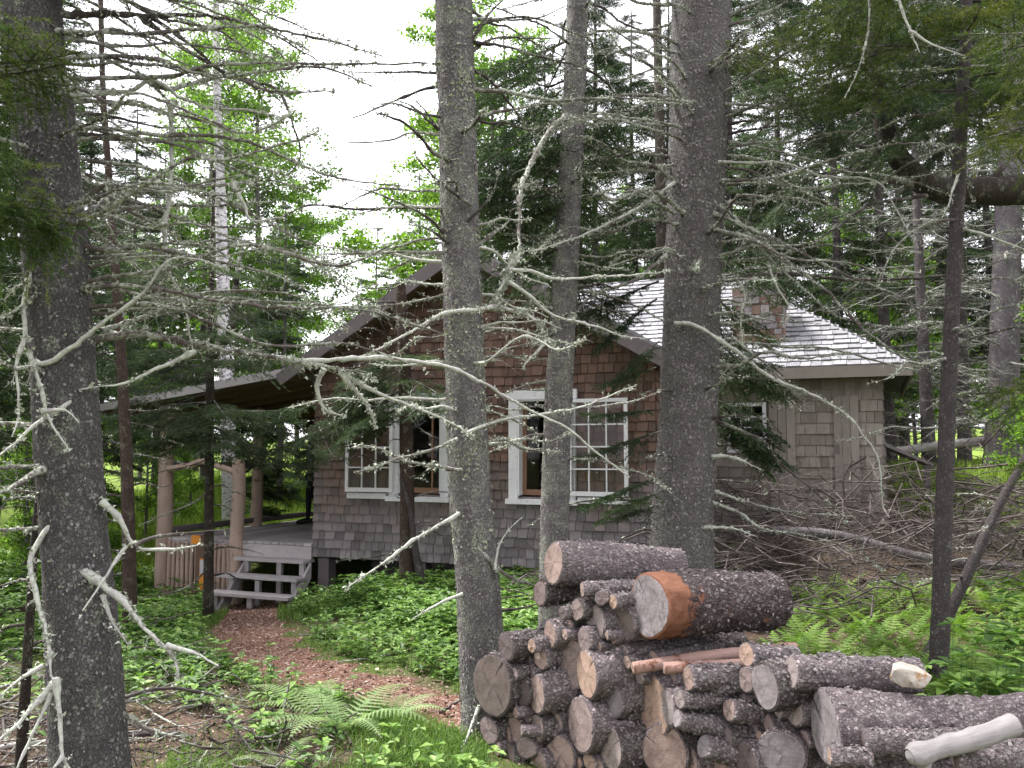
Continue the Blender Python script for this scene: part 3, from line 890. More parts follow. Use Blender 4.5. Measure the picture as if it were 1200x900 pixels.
# main hipped roof over the body and wing
km = 0.70
VR = (VB + VD) / 2
ov = 0.36
half = (VD - VB) / 2 + ov
zm0 = ZE - 0.02
def hip_face(O, U, S2, length, h0, h1, nm, seed):
    """O: eave corner, length of the eave, h0/h1: 1 when that end is hipped"""
    S = S2 + Z3 * km
    k = math.hypot(1, km)
    n = unit(np.cross(U, S)); n = n if n[2] > 0 else -n
    mb = MB()
    L = half * k
    shingle_sheet(mb, O, U, S, n, lambda s: [(h0 * s / k, max(length - h1 * s / k, h0 * s / k + .01))], L - .01, 0.145, (0.10, 0.22), seed=seed, back=0.05, rag=0.02)
    return mb.build(nm, MAT['shingle_roof'], cabin)
LEN = WW + 2 * ov
main_roof = hip_face(HW(-ov, VB - ov, zm0), U3, V3, LEN, 1, 1, 'main_roof', 31)
hip_face(HW(WW + ov, VD + ov, zm0), -U3, -V3, LEN, 1, 1, 'main_roof', 32)
hip_face(HW(WW + ov, VB - ov, zm0), V3, -U3, 2 * half, 1, 1, 'hip_roof', 33)
hip_face(HW(-ov, VD + ov, zm0), -V3, U3, 2 * half, 1, 1, 'hip_roof', 34)
mb = MB()
bar(mb, HW(WF + OH, VB - ov - .02, zm0 - .085), HW(WW + ov, VB - ov - .02, zm0 - .085), 0.03, 0.15)
bar(mb, HW(WW + ov - .002, VB - ov, zm0 - .085), HW(WW + ov - .002, VD + ov, zm0 - .085), 0.03, 0.15)
mb.build('fascia', MAT['pale_board'], main_roof)
mb = MB()
bar(mb, HW(WF + .03, VB - ov / 2, zm0 - .05), HW(WW + ov - .03, VB - ov / 2, zm0 - .05), ov - .05, 0.02)
mb.build('soffit', MAT['soffit'], main_roof)
# fieldstone chimney low on the wing roof
mb = MB(); r = random.Random(4)
cu0, cu1, cv0, cv1 = WF + 0.52, WF + 1.20, VB + 0.22, VB + 0.85
z = 2.9
while z < 4.02:
    hh = r.uniform(.08, .15)
    for face in range(4):
        a = 0.0
        ln = (cu1 - cu0) if face in (0, 2) else (cv1 - cv0)
        while a < ln - .01:
            w_ = min(r.uniform(.10, .24), ln - a)
            if ln - a - w_ < .06: w_ = ln - a
            d = r.uniform(.0, .03)
            if face == 0: c = [HW(cu0 + a, cv0 - d, z), HW(cu0 + a + w_ - .008, cv0 - d, z), HW(cu0 + a + w_ - .008, cv0 + .1, z), HW(cu0 + a, cv0 + .1, z)]
            elif face == 1: c = [HW(cu1 - .1, cv0 + a, z), HW(cu1 + d, cv0 + a, z), HW(cu1 + d, cv0 + a + w_ - .008, z), HW(cu1 - .1, cv0 + a + w_ - .008, z)]
            elif face == 2: c = [HW(cu0 + a, cv1 - .1, z), HW(cu0 + a + w_ - .008, cv1 - .1, z), HW(cu0 + a + w_ - .008, cv1 + d, z), HW(cu0 + a, cv1 + d, z)]
            else: c = [HW(cu0 - d, cv0 + a, z), HW(cu0 + .1, cv0 + a, z), HW(cu0 + .1, cv0 + a + w_ - .008, z), HW(cu0 - d, cv0 + a + w_ - .008, z)]
            mb.hexa(c + [p + Z3 * (hh - .008) for p in c])
            a += w_
    z += hh
mb.hexa([HW(cu0 + .02, cv0 + .02, 2.8), HW(cu1 - .02, cv0 + .02, 2.8), HW(cu1 - .02, cv1 - .02, 2.8), HW(cu0 + .02, cv1 - .02, 2.8),
         HW(cu0 + .02, cv0 + .02, z - .03), HW(cu1 - .02, cv0 + .02, z - .03), HW(cu1 - .02, cv1 - .02, z - .03), HW(cu0 + .02, cv1 - .02, z - .03)])
mb.build('chimney', MAT['stone'], main_roof)

# ------------------------------------------------------------------ the porch
ZD = 0.46
PU = -2.66
VP = 4.6
mb = MB(); u = PU - .06
while u < -0.03:
    w_ = min(0.135, -0.02 - u)
    c = [HW(u + .006, -.02, ZD - .035), HW(u + w_ - .006, -.02, ZD - .035), HW(u + w_ - .006, VP, ZD - .035), HW(u + .006, VP, ZD - .035)]
    mb.hexa(c + [p + Z3 * .035 for p in c]); u += w_
mb.build('porch_deck', MAT['deck_grey'], cabin)
mb = MB()
bar(mb, HW(-1.30, 0.0, ZD - .125), HW(-0.02, 0.0, ZD - .125), 0.035, 0.17)
bar(mb, HW(PU, 0.02, ZD - .10), HW(-1.32, 0.02, ZD - .10), 0.05, 0.12)
bar(mb, HW(PU, 0.03, ZD - .10), HW(PU, VP, ZD - .10), 0.05, 0.12)
mb.build('rim_joist', MAT['deck_grey'], cabin)
def post(u, v, zt, zb, r0, nm='porch_post'):
    mb = MB(); n = 22
    pts = np.array([HW(u + .012 * math.sin(k * .5 + u), v + .01 * math.cos(k * .4), zb + (zt - zb) * k / n) for k in range(n + 1)])
    tube(mb, pts, np.linspace(r0 * 1.05, r0 * .94, n + 1), 14, bump=0.006, bscale=6, seed=u)
    r = random.Random(int(u * 100))
    for k in range(4):
        i = r.randint(3, n - 3); a = r.uniform(3.6, 5.6)
        d = np.array((math.cos(a), math.sin(a), .25)) * r0
        tube(mb, np.array([pts[i] + d * .8, pts[i] + d * 1.18]), [.022, .016], 7)
    return mb.build(nm, MAT['post_wood'], cabin, smooth=True)
post(PU + .03, 0.02, 2.42, -.42, .112)
post(PU + .05, 2.1, 2.45, ZD - .3, .095)
post(-1.27, -0.02, 1.58, -.45, .095, 'stair_post')
post(PU + .05, 4.4, 2.45, ZD - .3, .095)
post(-0.35, 4.45, 2.6, ZD, .08)
# peeled skirting poles along the front and the outer side
r = random.Random(12)
us = np.arange(PU + .19, -1.36, 0.083)
for u in us:
    mb = MB(); b = HW(u, -.01, 0)
    zb = float(H(b[0], b[1])) - .08
    rr = r.uniform(.030, .038)
    tube(mb, np.array([HW(u, -.035, zb), HW(u + r.uniform(-.01, .01), -.035, (zb + ZD) / 2), HW(u + r.uniform(-.008, .008), -.035, ZD - .045 - r.uniform(0, .03))]), [rr, rr * .97, rr * .92], 9)
    mb.build('skirting_pole', MAT['post_wood'], cabin, smooth=True)
for v in np.arange(.16, 3.0, 0.14):
    mb = MB(); b = HW(PU - .03, v, 0); zb = float(H(b[0], b[1])) - .08
    tube(mb, np.array([HW(PU - .06, v, zb), HW(PU - .06, v, ZD - .05)]), [.036, .034], 8)
    mb.build('skirting_pole', MAT['post_wood'], cabin, smooth=True)
# rails: crooked peeled pole across the front, straight poles along the outer edge
mb = MB()
tube(mb, spline([HW(PU + .13, -.03, 1.46), HW(-2.15, -.05, 1.50), HW(-1.92, -.03, 1.57), HW(-1.62, -.04, 1.50), HW(-1.30, -.02, 1.42)], .08), np.interp(np.linspace(0, 1, 24), [0, .2, .5, 1], [.045, .055, .05, .04])[:len(spline([HW(PU + .13, -.03, 1.46), HW(-2.15, -.05, 1.50), HW(-1.92, -.03, 1.57), HW(-1.62, -.04, 1.50), HW(-1.30, -.02, 1.42)], .08))] if False else .046, 9)
mb.build('porch_rail', MAT['post_wood'], cabin, smooth=True)
mb = MB(); tube(mb, spline([HW(PU + .1, .05, 1.53), HW(PU + .04, 1.2, 1.50), HW(PU + .03, 2.1, 1.47), HW(PU + .03, 4.4, 1.47)], .2), .042, 9)
mb.build('porch_rail', MAT['dark_board'], cabin, smooth=True)
mb = MB(); tube(mb, spline([HW(PU + .1, .05, ZD + .10), HW(PU + .02, 2.1, ZD + .10), HW(PU + .02, 4.4, ZD + .10)], .2), .05, 9)
mb.build('porch_rail', MAT['dark_board'], cabin, smooth=True)
# low porch roof
ru0, ru1, rv0, rv1 = -3.65, 0.30, -.33, 4.7
zo, zi = 2.41, 2.90
Sp = U3 * (ru1 - ru0) + Z3 * (zi - zo)
n = unit(np.cross(Sp, V3)); n = n if n[2] > 0 else -n
mb = MB()
shingle_sheet(mb, HW(ru0, rv0, zo), V3, Sp, n, lambda s: [(0, rv1 - rv0)], float(np.linalg.norm(Sp)) - .3, 0.14, seed=40, back=0.03)
pr = mb.build('porch_roof', MAT['shingle_roof'], cabin)
mb = MB()
e0, e1 = HW(ru0, rv0 - .022, zo - .06), HW(ru1 - .35, rv0 - .022, zi - .10)
bar(mb, e0, e1, 0.03, 0.10, up=np.cross(e1 - e0, V3))
bar(mb, HW(ru0 - .02, rv0, zo - .07), HW(ru0 - .02, rv1, zo - .07), 0.03, 0.11)
mb.build('fascia', MAT['step_grey'], pr)
mb = MB()
for k in range(9):
    v = rv0 + .12 + k * .58
    bar(mb, HW(ru0 + .05, v, zo - .085), HW(-.05, v, zi - .085), 0.05, 0.09)
bar(mb, HW(PU + .03, rv0 + .1, 2.44), HW(PU + .03, rv1 - .1, 2.44), 0.09, 0.12)
mb.build('rafter', MAT['soffit'], pr)['kind'] = 'stuff'
mb = MB()
e0, e1 = HW(ru0 + .03, (rv0 + rv1) / 2, zo - .045), HW(-.03, (rv0 + rv1) / 2, zi - .075)
bar(mb, e0, e1, rv1 - rv0 - .06, 0.02, up=np.cross(e1 - e0, V3))
mb.build('ceiling_board', MAT['soffit'], pr)

# ------------------------------------------------------------------ the porch steps
steps = thing('wooden_steps', 'weathered grey wooden steps with open risers leading up to the porch', 'steps', tuple(HW(-.65, -.3, -.3)))
TR = [(-1.30, 0.06, -.50, -.17), (-1.29, 0.02, -.27, .035), (-1.19, -.03, -.05, .245)]
for (a, b, v, z) in TR:
    mb = MB()
    for k in range(2):
        v0 = v - .13 + k * .132
        c = [HW(a, v0 - .0, z - .04), HW(b, v0, z - .04), HW(b, v0 + .126, z - .04), HW(a, v0 + .126, z - .04)]
        mb.hexa(c + [p + Z3 * .04 for p in c])
    mb.build('tread', MAT['step_grey'], steps)
for a in (-1.10, -.02):
    mb = MB()
    prof = [(-.60, -.42), (-.42, -.42), (-.02, .10), (-.02, .245)]
    pl = [HW(a, v, z) for v, z in [(-.66, -.46), (-.46, -.46), (-.04, .0), (-.04, .20)]]
    mb.hexa([p - U3 * .02 for p in pl] + [p + U3 * .02 for p in pl])
    mb.build('stringer', MAT['step_grey'], steps)
for (a, v, z0, z1) in [(-.62, -.52, -.42, -.215), (-.70, -.26, -.40, -.01), (-.50, -.06, -.38, .20), (-1.14, -.27, -.21, -.01), (-1.05, -.06, .04, .20), (-.1, -.27, -.21, -.01), (-.1, -.10, .04, .20), (-1.2, -.5, -.45, -.215)]:
    mb = MB(); bar(mb, HW(a, v, z0), HW(a, v, z1), .075, .05, up=V3)
    mb.build('riser_post', MAT['step_grey'], steps)

# a marker post with orange squares before the skirting
mk = thing('marker_post', 'orange marked wooden post between the porch skirting and the steps', 'marker', tuple(HW(-1.80, -.16, -.35)))
mb = MB(); bar(mb, HW(-1.80, -.13, -.40), HW(-1.80, -.13, .52), .17, .05, up=V3)
mb.build('board', MAT['soffit'], mk)
for (z0, z1, x0, x1) in ((.40, .52, -1.96, -1.80), (.06, .20, -1.80, -1.72), (-.24, .02, -1.80, -1.71)):
    mb = MB()
    c = [HW(x0, -.162, z0), HW(x1, -.162, z0), HW(x1, -.156, z0), HW(x0, -.156, z0)]
    mb.hexa(c + [p + Z3 * (z1 - z0) for p in c])
    mb.build('orange_patch', MAT['orange'], mk)
mb = MB()
c = [HW(-1.79, -.168, -.01), HW(-1.69, -.168, -.01), HW(-1.69, -.164, -.01), HW(-1.79, -.164, -.01)]
mb.hexa(c + [p + Z3 * .19 for p in c])
mb.build('silver_patch', MAT['silver'], mk)

# ------------------------------------------------------------------ the person standing behind the corner
def person():
    base = P(366, 605, 15.6); base[2] = ZD
    root = thing('person', 'person in black trousers and black shoes standing on the porch, mostly hidden by the wall', 'person', tuple(base))
    f = np.array((-1.0, -.12, 0)); f = unit(f); s = np.array((-f[1], f[0], 0))
    def w(a, b, z): return tuple(f * a + s * b + np.array((0, 0, z)))
    J = {'pelvis': w(0, 0, .96), 'chest': w(.0, 0, 1.28), 'neck': w(.01, 0, 1.48), 'nk2': w(.03, 0, 1.55), 'head': w(.05, 0, 1.64), 'crown': w(.04, 0, 1.73)}
    R = {'pelvis': .13, 'chest': .145, 'neck': .065, 'nk2': .055, 'head': .088, 'crown': .07}
    E = [('pelvis', 'chest'), ('chest', 'neck'), ('neck', 'nk2'), ('nk2', 'head'), ('head', 'crown')]
    for sd, k in ((1, 'l'), (-1, 'r')):
        fw = .06 if sd > 0 else -.08
        for nm, p, r_ in (('hip', w(0, sd * .09, .88), .095), ('knee', w(fw * .6 + .02, sd * .10, .50), .062), ('ank', w(fw, sd * .105, .09), .042), ('toe', w(fw + .15, sd * .12, .045), .035),
                          ('sho', w(0, sd * .18, 1.42), .06), ('elb', w(-.03, sd * .24, 1.14), .042), ('wri', w(.06, sd * .23, .90), .028), ('pal', w(.09, sd * .225, .83), .030)):
            J[nm + k] = p; R[nm + k] = r_
        E += [('pelvis', 'hip' + k), ('hip' + k, 'knee' + k), ('knee' + k, 'ank' + k), ('ank' + k, 'toe' + k), ('chest', 'sho' + k), ('sho' + k, 'elb' + k), ('elb' + k, 'wri' + k), ('wri' + k, 'pal' + k)]
        for q in range(4):
            b0 = np.array(J['pal' + k]); d = w(.02 - .0 * q, 0, -.045)
            off = np.array(w((q - 1.5) * .016, 0, 0))
            J['f%d%s' % (q, k)] = tuple(b0 + off + np.array(w(.005, 0, -.045 - (.01 if q in (1, 2) else 0)))); R['f%d%s' % (q, k)] = .009
            J['g%d%s' % (q, k)] = tuple(b0 + off + np.array(w(.02, -sd * .012, -.085))); R['g%d%s' % (q, k)] = .008
            E += [('pal' + k, 'f%d%s' % (q, k)), ('f%d%s' % (q, k), 'g%d%s' % (q, k))]
        J['th' + k] = tuple(np.array(J['pal' + k]) + np.array(w(.04, -sd * .01, -.02))); R['th' + k] = .010; E += [('pal' + k, 'th' + k)]
    names = list(J)
    me = bpy.data.meshes.new('person_body')
    me.from_pydata([J[n_] for n_ in names], [(names.index(a), names.index(b)) for a, b in E], [])
    o = bpy.data.objects.new('body', me); COL.objects.link(o); o.parent = root
    md = o.modifiers.new('skin', 'SKIN'); md.use_smooth_shade = True
    if not me.skin_vertices: 
        bpy.context.view_layer.objects.active = o
    for n_, sv in zip(names, me.skin_vertices[0].data):
        sv.radius = (R[n_], R[n_]); sv.use_root = n_ == 'pelvis'
    o.modifiers.new('sub', 'SUBSURF').levels = 1
    o.modifiers['sub'].render_levels = 2
    tz = NT('person_clothing'); sp = tz.n('ShaderNodeSeparateXYZ'); tz.l(tz.coords(), sp.inputs[0])
    hz = tz.math('MULTIPLY', sp.outputs[2], 0.5)
    tz.done(tz.ramp(hz, [(0.0, (.010, .010, .012)), (0.055, (.012, .013, .018)), (0.44, (.50, .31, .23)), (0.475, (.05, .06, .09)), (0.755, (.50, .31, .23))], 'CONSTANT'), .85)
    me.materials.append(tz.m)
    # shoes, hair and face
    for sd in (1, -1):
        fw = .06 if sd > 0 else -.08
        mb = MB(); pts = np.array([w(fw - .07, sd * .10, .045), w(fw - .04, sd * .10, .055), w(fw + .05, sd * .11, .055), w(fw + .14, sd * .115, .042), w(fw + .20, sd * .12, .03)])
        tube(mb, pts, [.030, .046, .048, .045, .026], 10)
        mb.build('shoe', MAT['shoe'], root, smooth=True, keep=True)
    mb = MB(); hc = np.array(w(.035, 0, 1.695))
    for i in range(6):
        pass
    a = np.linspace(0, 2 * math.pi, 14, endpoint=False)
    rings = [np.array([hc + np.array((math.cos(x) * .092 * c_, math.sin(x) * .088 * c_, z)) for x in a]) for c_, z in ((1.0, -.03), (1.0, .02), (.8, .065), (.4, .088), (.02, .094))]
    R_ = np.array(rings); q = [(i * 14 + j, i * 14 + (j + 1) % 14, (i + 1) * 14 + (j + 1) % 14, (i + 1) * 14 + j) for i in range(4) for j in range(14)]
    mb.add(R_.reshape(-1, 3), quads=q); mb.build('hair', MAT['hair'], root, smooth=True, keep=True)
    mb = MB(); fc = np.array(w(.135, 0, 1.63))
    tube(mb, np.array([np.array(w(.128, 0, 1.655)), np.array(w(.152, 0, 1.625)), np.array(w(.13, 0, 1.615))]), [.008, .013, .008], 7)
    for sd in (1, -1):
        tube(mb, np.array([w(.035, sd * .088, 1.66), w(.03, sd * .094, 1.64), w(.04, sd * .088, 1.615)]), [.012, .016, .01], 7)
    mb.build('face', MAT['skin'], root, smooth=True, keep=True)
    mb = MB()
    for sd in (1, -1): box_at(mb, w(.128, sd * .032, 1.655), .02, .024, .010)
    box_at(mb, w(.130, 0, 1.588), .02, .045, .007)
    mb.build('eyes_and_mouth', MAT['hair'], root, keep=True)
person()

# ------------------------------------------------------------------ small handrail and fallen trunk beyond the wing
hr = thing('handrail', 'small dark wooden handrail with square posts beside the grey shingled wing', 'handrail', tuple(P(1060, 600, 13.2)))
p0, p1 = P(1026, 518, 12.4), P(1090, 545, 12.4 + .9)
p0[2] -= .0
mb = MB(); bar(mb, p0, p1, .12, .05); mb.build('rail', MAT['dark_board'], hr)
for f in (.12, .93):
    q = p0 * (1 - f) + p1 * f
    mb = MB(); bar(mb, (q[0], q[1], float(H(q[0], q[1])) - .1), (q[0], q[1], q[2] - .026), .09, .09, up=V3); mb.build('post', MAT['dark_board'], hr)
def fallen(name, label, cat, pts, r0, r1, mat, group=None, k=10):
    pp = spline(pts, .12)
    mb = MB(); tube(mb, pp, np.linspace(r0, r1, len(pp)), k, bump=r0 * .12, bscale=9)
    o = mb.build(name, MAT[mat], smooth=True)
    return tag(o, label, cat, group)
fallen('fallen_tree', 'pale bare fallen trunk lying across the bright grass behind the wing', 'fallen tree', [P(1045, 530, 15.2), P(1110, 521, 15.6), P(1165, 516, 15.9), P(1290, 508, 16.6)], .075, .09, 'bleached')
fallen('fallen_tree', 'brown rotting trunk lying on the ground left of the large lichened spruce', 'fallen tree', [ground_at(-90, 738) + Z3 * .09, ground_at(20, 730) + Z3 * .09, ground_at(66, 724) + Z3 * .08], .13, .11, 'bark_red')
fallen('fallen_tree', 'long grey fallen trunk half buried in dead brush under the wing', 'fallen tree', [P(900, 622, 10.3), P(985, 628, 10.1), P(1090, 655, 9.8), P(1230, 668, 9.6)], .06, .05, 'bark_grey')
# ------------------------------------------------------------------ the log pile
LG = 'logs in the stacked firewood pile'
def face_depth(px): return 5.25 - (px - 580) * 0.0026
def make_log(px, py, w, h, label, L=0.55, bark='log_bark', cut='cut_grey', dd=0.0, tilt=0.0, ang=None, seed=0, flare=1.0, rough=0.010, end2=True, tip=0):
    d = face_depth(px) + dd
    c = P(px, py, d)
    R = h / 2 * d / F
    phi0 = math.atan2(c[0], c[1])
    th = math.acos(min(0.94, max(0.34, w / h))) if ang is None else rad(ang)
    az = phi0 + th
    X = Vector((math.sin(az) * math.cos(tilt), math.cos(az) * math.cos(tilt), math.sin(tilt)))
    Y = Vector((0, 0, 1)).cross(X).normalized(); Zv = X.cross(Y)
    M = Matrix((( X.x, Y.x, Zv.x, c[0]), (X.y, Y.y, Zv.y, c[1]), (X.z, Y.z, Zv.z, c[2]), (0, 0, 0, 1)))
    r = random.Random(seed * 7 + int(px) * 13 + int(py))
    f2, f3, p2, p3 = r.uniform(.02, .07), r.uniform(.01, .045), r.uniform(0, 6.3), r.uniform(0, 6.3)
    k = 40 if R > .06 else 22
    n = max(10, int(L / (.022 if R > .06 else .03)))
    a = np.linspace(0, 2 * math.pi, k, endpoint=False)
    prof = 1 + f2 * np.sin(2 * a + p2) + f3 * np.sin(3 * a + p3)
    xs = np.linspace(0, L, n + 1)
    bend = (r.uniform(-.03, .03), r.uniform(-.03, .03))
    V = []
    so = r.uniform(0, 50)
    for x in xs:
        t_ = x / L
        rr = R * (1 + (flare - 1) * t_) * (1 + .03 * math.sin(x * 9 + so))
        ring = []
        for aa, pf in zip(a, prof):
            q = Vector((x, math.cos(aa) * rr, math.sin(aa) * rr))
            nz = mnoise.noise(Vector((q.x * 22 + so, q.y * 30, q.z * 30))) + .8 * mnoise.noise(Vector((q.x * 55, q.y * 70 + so, q.z * 70)))
            rad_ = rr * pf + rough * (R / .1) ** .35 * nz * (0.35 if x == 0 else 1)
            ring.append((x + (0 if 0 < x < L else .004 * nz), math.cos(aa) * rad_ + bend[0] * math.sin(t_ * 3.14) * L, math.sin(aa) * rad_ + bend[1] * math.sin(t_ * 3.14) * L))
        V.append(ring)
    V = np.array(V)
    mb = MB()
    i, j = np.meshgrid(np.arange(n), np.arange(k), indexing='ij')
    q = np.stack([i * k + j, i * k + (j + 1) % k, (i + 1) * k + (j + 1) % k, (i + 1) * k + j], -1).reshape(-1, 4)
    mb.add(V.reshape(-1, 3), quads=q)
    o = mb.build('log', MAT[bark], smooth=True)
    o.matrix_basis = M
    tag(o, label, 'log', LG)
    if R > .035 and bark not in ('peeled', 'bleached'):
        # loose flakes of bark standing off the log
        fr = np.random.RandomState(seed + 5); fb = MB()
        W = V[1:-1].reshape(-1, 3)
        m = int(min(800, 4600 * 2 * R * L * 3.1))
        ii = fr.randint(0, len(W), m); c_ = W[ii] + fr.normal(size=(m, 3)) * .006
        ax_ = np.stack([c_[:, 0] * 0, c_[:, 1], c_[:, 2]], -1); nr = unit(ax_)
        tg = unit(fr.normal(size=(m, 3)) + np.array((.6, 0, 0))); tg = unit(tg - nr * np.sum(tg * nr, -1, keepdims=True)); bi = np.cross(nr, tg)
        if bark == 'log_bark_torn':
            ok_ = c_[:, 0] > .19 + fr.normal(size=m) * .02
            c_, nr, tg, bi = c_[ok_], nr[ok_], tg[ok_], bi[ok_]; m = len(c_)
        sz = fr.uniform(.006, .019, (m, 1)); lift = nr * sz * fr.uniform(.05, .45, (m, 1))
        fb.tri_soup(np.stack([c_ - bi * sz * .5, c_ + bi * sz * .45, c_ + tg * sz + bi * sz * .2 + lift], 1))
        fb.tri_soup(np.stack([c_ - bi * sz * .5, c_ + tg * sz + bi * sz * .2 + lift, c_ + tg * sz * .8 - bi * sz * .5 + lift], 1))
        fo = fb.build('bark_flakes', MAT['bark_flake'], o, keep=True); fo['kind'] = 'stuff'
    bt = min(.011, R * .13)
    for e in ((0, 1) if end2 else (0,)):
        mb = MB()
        ring = V[0] if e == 0 else V[-1]
        cen = ring.mean(axis=0)
        rings = []
        sgn = -1 if e == 0 else 1
        for f, dx in ((1.0, 0.0), (1 - bt / R, .004), (1 - bt / R - .005, .005), (.75, .005), (.5, .005), (.25, .006)):
            g = cen + (ring - cen) * f
            g[:, 0] = (ring[:, 0] if f == 1 else cen[0]) + sgn * dx + (0.0015 * np.sin(a * 3 + so) if f < .9 else 0)
            rings.append(g)
        RV = np.vstack(rings + [[cen + np.array((sgn * .006, 0, 0))]])
        m_ = len(rings)
        for ii in range(m_ - 1):
            qq = [(ii * k + j, ii * k + (j + 1) % k, (ii + 1) * k + (j + 1) % k, (ii + 1) * k + j) for j in range(k)]
            if e == 0: qq = [x[::-1] for x in qq]
            # the outer ring is bark
            mb.add(RV, quads=qq, mi=1 if ii == 0 else 0)
        tr = [((m_ - 1) * k + j, (m_ - 1) * k + (j + 1) % k, m_ * k) for j in range(k)]
        if e == 0: tr = [x[::-1] for x in tr]
        mb.add(RV, tris=tr)
        mb.build('cut_end', [MAT[cut], MAT[bark]], o, keep=True)
    return o

